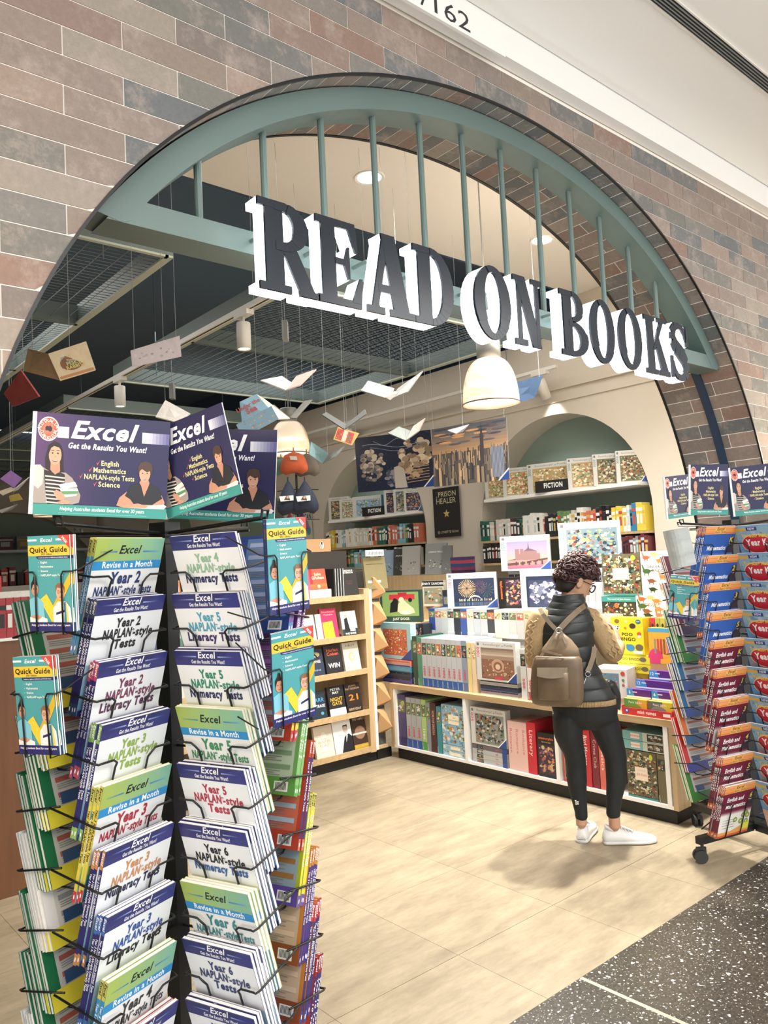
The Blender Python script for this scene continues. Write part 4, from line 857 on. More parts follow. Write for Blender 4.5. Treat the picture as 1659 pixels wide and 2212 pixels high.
Rr = [('sage-lettered Year 4 Numeracy Tests', NV, cover_results('4', '', 'Numeracy Tests', '8fb89a', '2c3260', True, 3), None, None, 2),
 ('cyan-lettered Year 5 Literacy Tests', NV, cover_results('5', '', 'Literacy Tests', '4fa0b8', '3c2c60', False, 0), None, None, 4),
 ('emerald-lettered Year 5 Numeracy Tests', NV, cover_results('5', '', 'Numeracy Tests', '2f8a6c', '2c3060', False, 3), None, None, 4),
 ('green-lettered Month Year 5', 'c8c860', cover_month('5', '3f8a5a'), None, None, 3),
 ('red-lettered Year 5 Tests', NV, cover_results('5', '', 'Tests', 'b03448', 'b03448', False, 1), None, None, 4),
 ('black-lettered Year 6 Numeracy Tests', NV, cover_results('6', '', 'Numeracy Tests', '1c1e22', '2f5a98', True, 3), None, None, 4),
 ('teal-lettered Month Year 6', 'c8c860', cover_month('6', '2f7f84'), None, None, 3),
 ('slate-lettered Year 6 Tests', NV, cover_results('6', '', 'Tests', '34406c', '34406c', True, 1), None, None, 4),
 ('slate-lettered Year 6 Literacy Tests', NV, cover_results('6', '', 'Literacy Tests', '34406c', '34406c', True, 0), None, None, 3),
 ('grey-lettered Year 6 Writing Tests', NV, cover_results('6', '', 'Writing Tests', '5a6a7c', '34406c', True, 2), None, None, 3)]
gb = back_mesh('1f6a44', 'b9bab6', 'a85a4c', 'd8cc3c', 1); wb = back_mesh('e8e8e6', 'd4d2cc', '9a9a9a', 'd8cc3c', 2)
LB = [('dark green' if k != 5 and k != 8 else 'white and green', '1f6a44' if k not in (5, 8) else 'dcdcd8', None, None, gb if k not in (5, 8) else wb, 4) for k in range(1, 10)]
LBrows = [None] + [('%s high-school maths' % a, *r) for a, *r in LB]
bp = back_mesh('5a2f6c', '7a4a86', '9a6aa8', '6a2f5a', 3); br = back_mesh('b8452f', 'c86a52', 'a8b8c8', 'b8452f', 4); bg = back_mesh('6fa05a', 'b8c8b0', '7f9a7a', '5f9a4a', 5); by = back_mesh('a8b030', '8fa0a8', 'a0703a', '5f4a9a', 6); bo = back_mesh('c07a34', 'c0a890', 'd0b8a0', '8a4a2a', 7); bb = back_mesh('2f4a8a', '5f7fb0', 'a0b0d0', '2f4a8a', 8)
def sp2(c, foot, t='Year 9 NAPLAN-style Tests', mid=None): return spine_mesh(c, mid or c, True, t, foot)
RBrows = [('purple and blue Year 7', '5f3a78', None, sp2('6a4a90', '4f7fb8', 'Year 7 NAPLAN-style Tests'), bb, 2), ('purple Year 8', '7a3a7a', None, sp2('8a5a9a', '5a2f6c', 'Year 8 NAPLAN-style Tests'), bp, 3), ('yellow and crimson Year 8', 'c8b838', None, sp2('d8c850', 'b83a58', 'Year 8 Test Pack'), br, 3),
 ('pale green Test Pack', '6fa05a', None, sp2('7fb06a', '5f9a4a', 'Test Pack Year 9'), bg, 3), ('brick red Year 9', 'b8452f', None, sp2('b8452f', 'c86a52', 'Year 9 NAPLAN-style Tests', '3a2f68'), br, 2), ('lime and violet Month Year 9', 'b8bc38', None, sp2('c8c060', '6a4aa8', 'Year 9 NAPLAN-style Tests', 'd0cc48'), by, 3),
 ('orange and violet Year 9', 'c07a34', None, sp2('c07a34', '3a2f78', 'Year 9 NAPLAN-style Literacy Tests', '3a2f78'), bo, 4), ('crimson and navy Year 9', 'a83040', None, sp2('b0303c', '2f3f8a', 'Year 9 NAPLAN-style Numeracy Tests', '2f2d68'), bo, 4), ('dark red Year 10', '8a2430', None, sp2('8a2430', '8a2430', 'Year 10 Tests', '2f2d68'), br, 3), None]
zt = 1.662; PT = .1395
column('near rack', RK, c1, None, c1+A1*.286+B1*.175, math.radians(290.6+90), Lr, zt, PT, 'left front', 'workbooks in the left front column of the near rack', None)
column('near rack', RK, c1, None, c1+A1*.17+B1*.286, math.radians(200.6+90), Rr, zt, PT, 'right front', 'workbooks in the right front column of the near rack', None)
column('near rack', RK, c1, None, c1+A1*.27-B1*.15, math.radians(110.6+90), LBrows, zt, PT, 'outer left', 'workbooks seen from behind at the left of the near rack', None)
column('near rack', RK, c1, None, c1-A1*.15+B1*.27, math.radians(20.6+90), RBrows, zt, PT, 'outer right', 'workbooks seen from behind at the right of the near rack', None)
C1r = [('navy and white handwriting', NV, None, None, gb if k % 2 else wb, 1) for k in range(9)]
column('near rack', RK, c1, None, c1-A1*.27+B1*.15, math.radians(290.6+90), C1r, zt, PT, 'rear side', 'workbooks behind the post of the near rack', None)
guide_pocket(RK, c1, (64, 1153), (172, 1150), (176, 1364), (68, 1363), (1.75, 1.70, 1.70, 1.75), 'teal quick guide booklet, upper left end of near rack')
guide_pocket(RK, c1, (39, 1413), (157, 1418), (168, 1632), (45, 1628), (1.72, 1.65, 1.65, 1.72), 'teal quick guide booklet, lower left end of near rack')
guide_pocket(RK, c1, (580, 1135), (680, 1137), (668, 1314), (583, 1330), (1.72, 1.81, 1.81, 1.72), 'teal quick guide booklet, upper right end of near rack')
guide_pocket(RK, c1, (605, 1372), (682, 1365), (670, 1548), (592, 1573), (1.74, 1.81, 1.81, 1.74), 'teal quick guide booklet, lower right end of near rack', 2)
sign_board('wide dark blue sign board with two students, left on near rack', (70, 888), (360, 917), (358, 1122), (64, 1110), (1.83, 1.93, 1.93, 1.83), 0)
sign_board('tilted dark blue student sign board in the middle on near rack', (357, 919), (519, 853), (523, 1066), (359, 1122), (1.96, 1.86, 1.86, 1.96), 1)
sign_board('third student sign board mostly hidden at right on near rack', (330, 925), (588, 957), (592, 1130), (330, 1118), (2.35, 2.25, 2.25, 2.35), 1)

# far right rack
c2 = Vector((4.10, 1.955, 0)); A2, B2 = azv(165), azv(255)
RK2 = rack_base('book_rack', 'black wire book rack on casters at the right edge by the brick arch', c2, 165, 1.69)
om = 'c96a3a'
L2 = [('blue and orange maths level %s' % n, '2f5aa8', cover_skills('M', n, i), spine_mesh('d0703c', '2f5aa8', True, 'Mathematics', 'c96a3a'), None, m) for i, (n, m) in enumerate((('K', 5), ('2', 2), ('3', 3), ('5', 3)))] + \
     [('maroon and orange level %s' % n, '6c1f36', cover_skills('E', n, i), spine_mesh('d0703c', '6c1f36', True, 'English', 'c96a3a'), None, m) for i, (n, m) in enumerate((('K', 3), ('1', 3), ('3', 3), ('4', 2), ('5', 4), ('6', 5)))]
R2 = [('red-oval blue Year %s' % n, '5f8fbe', cover_target(n, i), None, None, 1) for i, n in enumerate(('K', 'K', '2', '3', '4', '5', '5', '6'))] + [('red-oval salmon Year 6', 'b06a58', cover_target('6', 7), None, None, 1), ('red-oval navy Year 6', '2f4a98', cover_target('6', 2), None, None, 1)]
for i, r in enumerate(R2): R2[i] = (r[0]+('' if i != 1 else ' again'), *r[1:])
bgr = back_mesh('3f7f3a', 'c0c0bc', '8a4a3a', '3f7f3a', 1); bbl = back_mesh('2f6a9a', 'b8c0c4', '8a4a3a', '3f5a98', 2); bor = back_mesh('d8743a', 'c8c4bc', '9a5a3a', '3f6a9a', 3); bre = back_mesh('c8383a', 'd0ccc4', 'b86a3a', '3f4a98', 4); bmr = back_mesh('6a2436', 'b8b4b0', '9a4a3a', '3f2f4a', 5)
LB2 = [None, ('maroon', '8a2434', None, None, bmr, 3), ('white', 'd8d8d4', None, None, bmr, 4), ('green', '3f8a3a', None, None, bgr, 4), ('blue', '2f6a9a', None, None, bbl, 3), ('tan', 'c8a060', None, None, bbl, 3), ('orange', 'd8743a', None, None, bor, 2), ('red', 'c8383a', None, None, bre, 2), ('lime', '8fa83a', None, None, bgr, 3), None]
LB2 = [None if r is None else (r[0]+'-covered maths practice', *r[1:]) for r in LB2]
column('right rack', RK2, c2, None, c2+A2*.27+B2*.175, math.radians(255+90), L2, zt, PT, 'middle column', 'workbooks in the middle column of the right rack', None)
column('right rack', RK2, c2, None, c2+A2*.17+B2*.27, math.radians(165+90), R2, zt, PT, 'right column', 'workbooks in the right column of the right rack', None)
column('right rack', RK2, c2, None, c2+A2*.27-B2*.15, math.radians(75+90), LB2, zt, PT, 'outer left', 'workbooks at the left of the right rack', None)
guide_pocket(RK2, c2, (1437, 1250), (1488, 1254), (1493, 1339), (1443, 1333), (3.85, 3.8, 3.8, 3.85), 'small teal quick guide booklet on right rack', 4)
sign_board('small student sign board at the left on the right rack', (1438, 1030), (1500, 1022), (1508, 1112), (1441, 1122), (3.9, 4.0, 4.0, 3.9), 1)
sign_board('upright student sign board in front of others on the right rack', (1487, 1004), (1569, 1012), (1573, 1112), (1489, 1112), (3.75, 3.7, 3.7, 3.75), 1)
sign_board('student sign board cut by the right picture edge, right rack', (1582, 1010), (1690, 1004), (1692, 1106), (1586, 1116), (3.8, 3.72, 3.72, 3.8), 1)
q = [at(*p) for p in ((1437, 1147, 3.86), (1486, 1138, 3.80), (1491, 1222, 3.80), (1450, 1228, 3.86))]
for i in range(4):
    M, w_, h_ = quad_frame(q[3], q[2], q[0]); t = thing('paper_leaflet', 'grey curled worksheet leaflet, %s in the upper left holder of right rack' % POS[i], 'leaflet', mtx=M @ Matrix.Translation((.008*i, .008*i, 0)), group='grey leaflets on the right rack')
    mb = MB(); N = 6
    for s in range(N): a, b_ = w_*s/N, w_*(s+1)/N; ya, yb = -.02*math.sin(PI*s/N), -.02*math.sin(PI*(s+1)/N); mb.add([(a, ya, 0), (b_, yb, 0), (b_, yb, h_), (a, ya, h_), (a, ya+.002, 0), (b_, yb+.002, 0), (b_, yb+.002, h_), (a, ya+.002, h_)], [(0, 1, 2, 3), (7, 6, 5, 4), (3, 2, 6, 7)])
    mb.build('sheet', mat('grey_leaflet', 'b4bab8', .5, noise=.15, nscale=25), t)
# ------------------------------------------------------------------ shelves, counter and stock
def box_thing(name, label, cat, w, d, h, pos, rz, color, front=None, side=None, top='', group=None, rx=0, part='box_body'):
    t = thing(name, label, cat, group=group, mtx=Matrix.Translation(pos) @ Matrix.Rotation(rz, 4, 'Z') @ Matrix.Rotation(rx, 4, 'X'))
    mb = MB(); mb.box(-w/2, w/2, 0, d, 0, h); b = mb.build(part, OBJC, t, color=color)
    if front: place('front_print', front.mesh() if isinstance(front, Pr) else front, t)
    if side: place('side_print', side.mesh() if isinstance(side, Pr) else side, t, (-w/2, d, 0), (0, 0, -PI/2))
    return t
FX = math.radians(270); FC = math.radians(315)                    # facing -x, facing the entrance corner
PAL = {'garden': ['5f7a4a', 'a8b07a', 'c86a5a', 'd8c8a0', '4a6a7a', 'e0d8c8', '8a5a4a', 'b8c8d0'], 'crowd': ['c86a4a', 'e0d0a8', 'd89a8a', '8a9a6a', 'b84a4a', 'efe6d8', '7a6a5a', 'e8b878'],
       'night': ['1c2438', '2c3448', 'c89a6a', '6a4a5a', '8a8aa0'], 'koala': ['2c3a34', '8a8f8a', '5f7a5a', 'c8c8c0', 'a86a4a', '3a4a5a'], 'map': ['5f94b8', '8fb8cf', '6f8f4a', 'e0dcc8', 'c8853a', 'd8e0e0', '8f5f4a'],
       'street': ['3a3a30', '6f6a4a', 'b09a6a', '4f6a5a', 'c8b890', '8a4a3a', '2a2a26', 'd8d0b8'], 'bottle': ['3a4a54', '6a8088', 'b8c4b0', 'd8d4c0', 'a84a3a', '2a3440', '8f9f70', 'c8a860'], 'comic': ['d8c89a', 'b8a070', 'efe8d0', '8a9a6a', 'c8744a', '7a6a50', 'e8dcb8']}
def puzzle_front(w, h, num, pal, seed=1, brand=True, ncol='4f7f7a', pic=None):
    p = Pr(); p.rect(-w/2, w/2, 0, h, 'cfcfcb'); x0, x1, z0, z1 = -w/2+.13*w, w/2-.05*w, .05*h, .84*h
    if brand: p.text('Ravensburger', -.085*w, .895*h, .062*h, '8a8478', .005, width=.44*w); p.text('Puzzle', .33*w, .895*h, .062*h, '8a8478', .005, width=.2*w); p.poly([(.155*w, .9*h), (.19*w, .93*h), (.21*w, .9*h), (.18*w, .88*h)], '9aa8b8')
    if num: p.text(num, -w/2+.09*w, .60*h, .075*w, ncol, .01, rot=PI/2, align='L', width=.24*h); p.rect(-w/2+.035*w, -w/2+.09*w, .89*h, .96*h, '6a6a68')
    if pic == 'fire':
        p.grad(x0, x1, z0, z1, '1f2c44', '2a3048', 6); p.rect(x0, x1, z0, z0+.12*h, '27405a')
        for (cx, cz, r, c, n) in ((-.1*w, .56*h, .25*h, 'e0b878', 30), (-.1*w, .56*h, .15*h, 'efc8a0', 22), (.17*w, .6*h, .17*h, '8a5a6a', 18), (.3*w, .5*h, .2*h, '5a7a5a', 12)):
            for k in range(n): a = 2*PI*k/n; p.poly([(cx+.02*h*math.cos(a), cz+.02*h*math.sin(a)), (cx+r*math.cos(a-.03), cz+r*math.sin(a-.03)), (cx+r*1.05*math.cos(a+.03), cz+r*1.05*math.sin(a+.03))], c)
        for k in range(26): a = random.Random(k).uniform(x0+.01, x1-.02); p.rect(a, a+.012*w, .2*h, (.23+.05*random.Random(k+9).random())*h, ['e8d8a8', 'a8c89a', 'd8a878'][k % 3]); p.rect(a, a+.008*w, .07*h, .16*h, ['8a6a5a', '6a8090'][k % 2])
        p.poly([(x0+.28*w, .22*h), (x0+.34*w, .34*h), (x0+.42*w, .37*h), (x0+.5*w, .34*h), (x0+.58*w, .22*h), (x0+.5*w, .30*h), (x0+.42*w, .325*h), (x0+.36*w, .3*h)], 'c8b8a0')
    elif pic == 'cathedral':
        p.grad(x0, x1, z0, z1, 'e8a878', '8a86b8', 12); p.grad(x0, x1, z0, z0+.25*h, '9a5a74', 'd88a84', 5); p.poly([(x0, z0+.25*h), (x0+.2*w, z0+.3*h), (x0+.3*w, z0+.25*h)], '5a4a4a')
        for a, b, c_, e in ((.30, .38, .3, .62), (.40, .47, .3, .62), (.38, .80, .3, .48), (.47, .74, .48, .55)): p.rect(-w/2+a*w, -w/2+b*w, c_*h, e*h, '8a6a68')
        p.poly([(-w/2+.47*w, .55*h), (-w/2+.56*w, .64*h), (-w/2+.74*w, .55*h)], '6a5460'); p.poly([(-w/2+.555*w, .6*h), (-w/2+.57*w, .82*h), (-w/2+.585*w, .6*h)], '4a4050')
        p.poly([(x0, .22*h), (x0+.3*w, .24*h), (x1, .34*h), (x1, .29*h), (x0+.3*w, .17*h), (x0, .15*h)], '5a4438')
        for k in range(9): p.rect(-w/2+(.3+.065*k)*w, -w/2+(.33+.065*k)*w, .15*h, .26*h, ['4a3a40', 'b88a78'][k % 2])
    elif pic == 'roof':
        p.grad(x0, x1, z0, z1, '6f4a38', 'b0a090', 8); p.grad(x0, x1, z1-.2*h, z1, 'c8b8a4', '7a6858', 4)
        p.busy(x0+.02*w, x1-.02*w, z0+.02*h, z0+.5*h, ['8a6450', 'a87a60', 'c8a488', '5a4034', 'e0c8b0'], 70, 5, .02, .08); p.ell(.05*w, .4*h, .16*w, .17*h, 'c09a80', 20); p.ell(.05*w, .38*h, .11*w, .12*h, '8a6450', 20); p.ell(.05*w, .37*h, .06*w, .07*h, 'd8bca0', 16); p.rect(-.04*w, .16*w, .05*h, .12*h, 'c8405a')
    elif pic == 'fluffy':
        p.rect(x0, x1, z0, z1, '2a3248'); p.busy(x0+.05*w, x1, z0+.02*h, z1-.1*h, ['6f7488', '9a9cb0', 'c8cad4', '4a5068', 'b0a8b8'], 80, 8, .04, .14, '3a4058')
    else: p.busy(x0, x1, z0, z1, PAL[pal], 300, seed, .02, .075, PAL[pal][1])
    if brand: p.poly([(w/2-.22*w, 0), (w/2, .25*h), (w/2, 0)], '2f4a8c'); p.poly([(w/2-.25*w, 0), (w/2, .285*h), (w/2, .25*h), (w/2-.22*w, 0)], 'f0f0f0')
    return p
def spine_print(w, h, num, pal, seed, base='2f5aa0', ncol='d8506a', bg='b4b7ba'):
    p = Pr(); p.rect(-w/2, w/2, 0, h, bg); p.busy(-w/2+.004, w/2-.002, .66*h, .9*h, PAL[pal], 22, seed, .1, .3); p.rect(-w/2, w/2, 0, .17*h, base); p.rect(-w/2+.003, -w/2+.006, .02*h, .15*h, 'e8e8e8')
    if num: p.text(num, -w*.22, .42*h, w*.42, ncol, .02, rot=-PI/2, align='L', width=.2*h)
    return p
SPM = {}
def spine_box(label, x, y, z, w, h, color, num='1000', pal='garden', seed=1, base='2f5aa0', ncol='d8506a', depth=.30, grp=None, bg='b4b7ba'):
    key = (round(w, 3), round(h, 3), num, pal, seed % 3, base, ncol, bg)
    if key not in SPM: SPM[key] = spine_print(w-.002, h, num, pal, seed, base, ncol, bg).mesh()
    return box_thing('puzzle_box', label, 'box', w-.002, depth, h, (x, y, z), FX, color, SPM[key], group=grp)
# counter on the right
ct = thing('display_counter', 'long oak-edged display counter with white bays and black plinth', 'counter', (4.12, 2.385, 0)); CY1 = 2.46
def cpart(name, m, x0, x1, y0, y1, z0, z1, par=None): mb = MB(); mb.box(x0, x1, y0, y1, z0, z1); return mb.build(name, m, par or ct)
cpart('plinth', PLINTH, .03, .95, .03, 2.42, 0, .085); cpart('worktop', OAKX, 0, 1.0, 0, 2.46, .548, .588); cpart('side_panel', OAK, 0, 1.0, 0, .03, .085, .548); cpart('side_panel', OAK, 0, 1.0, 2.43, 2.46, .085, .548)
cpart('bottom_shelf', WHITE, .005, .9, .03, 2.43, .085, .105); cpart('back_panel', WHITE, .45, .47, .03, 2.43, .105, .548)
for y in (.055, .83, 1.64, 2.41): cpart('divider', WHITE, .004, .45, y-.014, y+.014, .105, .548)
rs = thing('riser', 'white stepped riser standing on the display counter', 'riser', (4.52, 3.16, .588))
for a, b, c_, d_ in ((0, .55, 0, .36), (.27, .55, .36, .57)): mb = MB(); mb.box(a, b, 0, 1.66, c_, d_); mb.build('step', mat('riser_white', 'a3a29e', .6), rs)
# front row on the counter
zc = .588; y = 4.612
cs = [('dark green', '34483c', '2c4a3a', 'street'), ('sea green', '4f8a72', '4f8a72', 'garden')]+[('grey', 'b8bcc0', '2f5aa0', 'garden')]*8+[('grey and blue', '8a94a8', '5f6f94', 'night')]
for i, (nm, c, b, pl) in enumerate(cs):
    w = .0535; h = .37 if i else .38
    spine_box('%s puzzle box standing on edge, %s from left in front counter row' % (nm, ['first', 'second', 'third', 'fourth', 'fifth', 'sixth', 'seventh', 'eighth', 'ninth', 'tenth', 'eleventh'][i]), 4.18, y-w/2, zc, w, h, c, '1000' if i > 1 else '', ['garden', 'crowd', 'koala', 'garden'][i % 4], i, b, grp='puzzle boxes in the front counter row', bg=c); y -= w
for i, (c, nm) in enumerate((('d8c888', 'pale yellow'), ('e0c8a8', 'cream'))): spine_box('%s slim game box at the end of the front puzzle row' % nm, 4.18, 4.0-i*.045, zc, .043, .36, c, '', 'comic', i, c, bg=c)
box_thing('puzzle_box', 'face-out 1000 piece puzzle box with a carved brown temple picture', 'box', .37, .055, .275, (4.17, 3.735, .69), FX, 'c6c6c2', puzzle_front(.37, .275, '1000', '', pic='roof', ncol='d8506a'))
for k in range(3): spine_box('flat puzzle box under the temple puzzle, %s' % ['topmost', 'middle', 'lowest'][k], 4.185, 3.735, zc+.034*(2-k), .35, .033, ['b8bcc0', '3a4460', 'a8aab0'][k], '', 'night', k, 'c0c4c8' if k != 1 else '2f4a8c', grp='flat boxes under the temple puzzle', bg=['b8bcc0', '34405a', '8a7f8a'][k])
for k in range(4): spine_box('flat puzzle box under the blue village puzzle, %s of four' % ORD[k], 4.17, 4.82, zc+.046*(3-k), .37, .045, ['c86a5a', '3a7a94', '3a4048', '4a4478'][k], '', ['crowd', 'map', 'night', 'night'][k], k, ['2f4a8c', '2f6a84', '2a3448', '3a3468'][k], grp='stack under the blue village puzzle', bg=['c8948a', '6a9ab0', '3a4048', '4a4478'][k])
box_thing('puzzle_box', 'big pale blue village puzzle box standing at the left counter end', 'box', .37, .06, .29, (4.19, 4.82, .775), FX, '9cc4cc', (lambda p: p.rect(-.185, .185, 0, .29, '9cc8d0').busy(-.15, .14, .03, .24, PAL['crowd'], 220, 4, .015, .05).poly([(.06, 0), (.185, .09), (.185, 0)], '2f4a8c'))(Pr()))
for i, (c, nm) in enumerate((('6fa8b4', 'teal'), ('4f98a0', 'deep teal'), ('c8904a', 'amber'), ('3a4a6a', 'navy'), ('22262c', 'black'))): spine_box('%s puzzle box on edge behind the blue village puzzle' % nm, 4.40, 4.96-i*.056, zc+.12 if False else .76, .055, .28, c, '1000' if i < 2 else '', 'night', i, c, 'd8c850', depth=.12, bg=c)
mb = MB(); t = thing('book_support', 'white block under the puzzle boxes behind the blue village puzzle', 'riser', (4.40, 4.70, .588)); mb.box(0, .12, 0, .32, 0, .172); mb.build('block', WHITE, t)
spine_box('500 piece puzzle box on edge beside the temple puzzle', 4.17, 3.49, zc+.0, .05, .34, 'c6c6c2', '500', 'koala', 2, 'c8ccd0', depth=.2, bg='c6c6c2')
spine_box('white and red puzzle box on edge behind the backpack', 4.17, 3.435, zc, .05, .33, 'd0c8c4', '500', 'crowd', 5, 'a8484a', depth=.2, bg='d8d0cc')
spine_box('blue flat box under the 500 piece puzzle', 4.17, 3.32, zc, .17, .10, '4f6a94', '', 'night', 3, '2f4a8c', depth=.2, bg='b8bcc0')
# second row on the riser
y = 4.74; zr = .948
row2 = [('navy-edged', '2f4a8c'), ('grey', 'b0b4b8'), ('grey', 'b4b8bc'), ('silver', 'c0c4c6'), ('black', '2c3038'), ('blue-topped', '38508a'), ('white', 'b8b8b6'), ('grey', 'b0b4b8'), ('grey', 'b4b6b8'), ('charcoal', '3a3e40'), ('white', 'c2c2be'), ('white', 'c6c6c2'), ('white', 'bebebb'), ('white', 'b8b8b6'), ('tan', 'c8b494'), ('white', 'c2c2be'), ('grey', 'a2a6a9')]
NTH = ['first', 'second', 'third', 'fourth', 'fifth', 'sixth', 'seventh', 'eighth', 'ninth', 'tenth', 'eleventh', 'twelfth', 'thirteenth', 'fourteenth', 'fifteenth', 'sixteenth', 'seventeenth', 'eighteenth', 'nineteenth', 'twentieth']
for i, (nm, c) in enumerate(row2):
    w = .072; spine_box('%s puzzle box on edge, %s from left on the riser row' % (nm, NTH[i]), 4.50, y-w/2, zr, w, .212, c, '' if c < 'c' else '', ['garden', 'crowd', 'comic', 'koala'][i % 4], i, c if i % 3 else 'c8ccd0', depth=.20, grp='puzzle boxes in the riser row', bg=c); y -= w
box_thing('puzzle_box', 'dark green puzzle box with two dogs and a red truck', 'box', .37, .055, .27, (4.44, 5.02, 1.045), math.radians(298), '27443f', (lambda p: p.rect(-.185, .185, 0, .27, '27443f').rect(-.165, .165, .05, .255, '7f9a5a').rect(-.1, .13, .19, .235, 'b8343c').rect(-.02, .06, .225, .25, 'a82c34').ell(-.05, .185, .018, .018, '1c1c1c', 10).ell(.09, .185, .018, .018, '1c1c1c', 10).poly([(-.1, .08), (-.09, .16), (-.05, .2), (-.02, .17), (-.03, .09)], '1f2022').ell(-.04, .175, .022, .022, '1f2022', 10).poly([(-.03, .09), (-.02, .15), (.02, .2), (.05, .17), (.12, .11), (.13, .075), (.02, .065)], 'd8c8a0').ell(.01, .19, .024, .022, 'e0d2ac', 10).ell(.05, .08, .06, .018, 'e8dcc0', 12).text('JUST DOGS', 0, .018, .02, 'e8e4d8', .01))(Pr()))
t = thing('book_support', 'small oak ledge carrying the two dogs puzzle at the counter corner', 'ledge', (4.30, 4.87, .588)); mb = MB(); mb.box(0, .5, 0, .35, 0, .455); mb.build('block', OAK, t)
# boxes shown face-on on top
Z3 = 1.162
box_thing('puzzle_box', 'face-out 1000 piece puzzle box with fireworks over a harbour', 'box', .40, .055, .28, (4.60, 4.33, Z3), math.radians(305), 'c6c6c2', puzzle_front(.40, .28, '1000', '', pic='fire', ncol='d8506a'))
box_thing('puzzle_box', 'black tiger puzzle box next to the fireworks puzzle', 'box', .30, .055, .235, (4.66, 3.92, Z3), math.radians(290), '1f1f1f', (lambda p: p.rect(-.15, .15, 0, .235, '1f1d1d').busy(-.09, .14, .02, .22, ['b85a5a', '6a4a7a', 'c88a5a', '8a9a6a', '3a3440', 'd8a08a'], 150, 5, .02, .07, '3a3038').text('anamorphia', -.115, .07, .02, 'e0703a', .02, rot=PI/2, align='L', width=.14))(Pr()))
box_thing('puzzle_box', 'cream-bordered puzzle box with pale fluffy picture behind the person', 'box', .34, .055, .29, (4.60, 3.62, Z3), math.radians(290), 'd8d4cc', (lambda p: p.text('Disney', -.08, .265, .016, '8a8478', .0, .2))(puzzle_front(.34, .29, '', '', pic='fluffy', brand=False)))
y = 4.13
for i in range(15):
    w = .062; spine_box('pale grey puzzle box, %s from left in the high back row' % NTH[i], 4.82, y-w/2, 1.158, w, .285, ['a2a6a9', 'acaeb0', '8a86a0', 'aeb2b6'][i % 4], '', 'night', i, 'b8bcc0', depth=.2, grp='high back row of puzzle boxes', bg='a6aaae'); y -= w
box_thing('puzzle_box', '1500 piece puzzle box with a cathedral at sunset', 'box', .385, .055, .27, (4.80, 3.93, 1.445), math.radians(300), 'c6c6c2', puzzle_front(.385, .27, '1500', '', pic='cathedral'))
box_thing('puzzle_box', '2000 piece puzzle box with rows of glass bottles', 'box', .44, .06, .31, (4.84, 3.36, 1.475), math.radians(298), 'c6c6c2', puzzle_front(.44, .31, '2000', 'bottle', 5))
# right part of the counter
def ja(w, h): p = Pr(); p.busy(-w/2, w/2, 0, h, PAL['street'], 420, 12, .015, .065, '5f5c44'); p.rect(-w/2, w/2, 0, .04*h, '3f8a84'); p.rect(-.22*w, .2*w, .38*h, .66*h, 'f0ddc8'); p.text('the world of', 0, .58*h, .03*h, 'c8a090', .0, width=.25*w); p.text('Jane Austen', 0, .48*h, .065*h, 'd8907a', .0, .3, width=.36*w); p.ell(.33*w, .9*h, .06*w, .065*h, 'c8cc3a', 14); return p
def dino(w, h, lo=False):
    p = Pr(); p.rect(-w/2, w/2, 0, h, 'f1e8d8'); p.text('DINOSAUR', .03*w, .62*h, .058*h, '1f1f1f', .02, width=.62*w); p.text('BINGO', .10*w, .53*h, .058*h, '1f1f1f', .02, width=.4*w)
    for (x, z, c, s, k) in ((-.3, .86, 'd8583a', 1, 0), (.0, .93, 'a8a870', 1, 1), (.2, .78, 'c87a3a', 1, 1), (-.3, .55, '3f5a34', 1.2, 0), (.25, .42, 'd87a4a', 1, 2), (-.15, .33, '7a4a34', 1, 1), (-.12, .14, '2c3c28', 1, 1), (.25, .16, 'd8704a', .9, 0), (.3, .05, '6a8a4a', .7, 1)):
        cx, cz, u = x*w, z*h, .11*w*s; p.ell(cx, cz, u*1.1, u*.6, c, 12); p.poly([(cx-u*.9, cz), (cx-u*(1.5 if k == 1 else 1.3), cz+u*(.3 if k == 1 else 1.5)), (cx-u*1.1, cz+u*(.5 if k == 1 else 1.8)), (cx-u*.4, cz+u*.3)], c); p.poly([(cx+u*.8, cz+u*.2), (cx+u*2.0, cz-u*.1+(.5*u if k == 0 else 0)), (cx+u*.8, cz-u*.3)], c)
        for q in (-.6, .5): p.poly([(cx+q*u-.12*u, cz-.3*u), (cx+q*u+.15*u, cz-.3*u), (cx+q*u+.1*u, cz-1.1*u), (cx+q*u-.1*u, cz-1.1*u)], c)
    return p
def poo(w, h):
    p = Pr(); p.rect(-w/2, w/2, 0, h, 'e0ce30'); p.text('POO', .0*w, .5*h, .09*h, '2a2320', .03, width=.34*w); p.text('BINGO', -.0*w, .37*h, .09*h, '2a2320', .03, width=.5*w)
    for (x, z, r, c) in ((-.3, .9, .08, '8a6a3a'), (-.32, .72, .1, 'f0eee8'), (-.02, .9, .05, 'e8e0b0'), (.18, .78, .1, '4a3c34'), (.36, .9, .08, '2f6a84'), (.37, .57, .07, 'c85a3a'), (.37, .50, .05, 'f0eee8'), (-.38, .42, .035, '8a4a2a'), (-.28, .22, .07, 'a8b840'), (.08, .18, .13, '3f84b0'), (.0, .24, .05, '3f84b0'), (.35, .2, .12, '6a5f48'), (-.05, .72, .04, 'c8743a')): p.ell(x*w, z*h, r*w, r*.75*h, c, 12)
    for (x, z) in ((-.36, .74), (-.29, .7), (-.27, .75)): p.ell(x*w, z*h, .022*w, .02*h, '1f1f1f', 7)
    p.rect(.17*w, .45*w, .03*h, .10*h, 'f0f0ee'); p.text('NEW', .36*w, .89*h, .03*h, 'f0f0f0'); return p
base_r = thing('riser', 'oak step under the games to the right of the person', 'riser', (4.56, 2.44, .588)); mb = MB(); mb.box(.0, .03, 0, .72, .0, .0); 
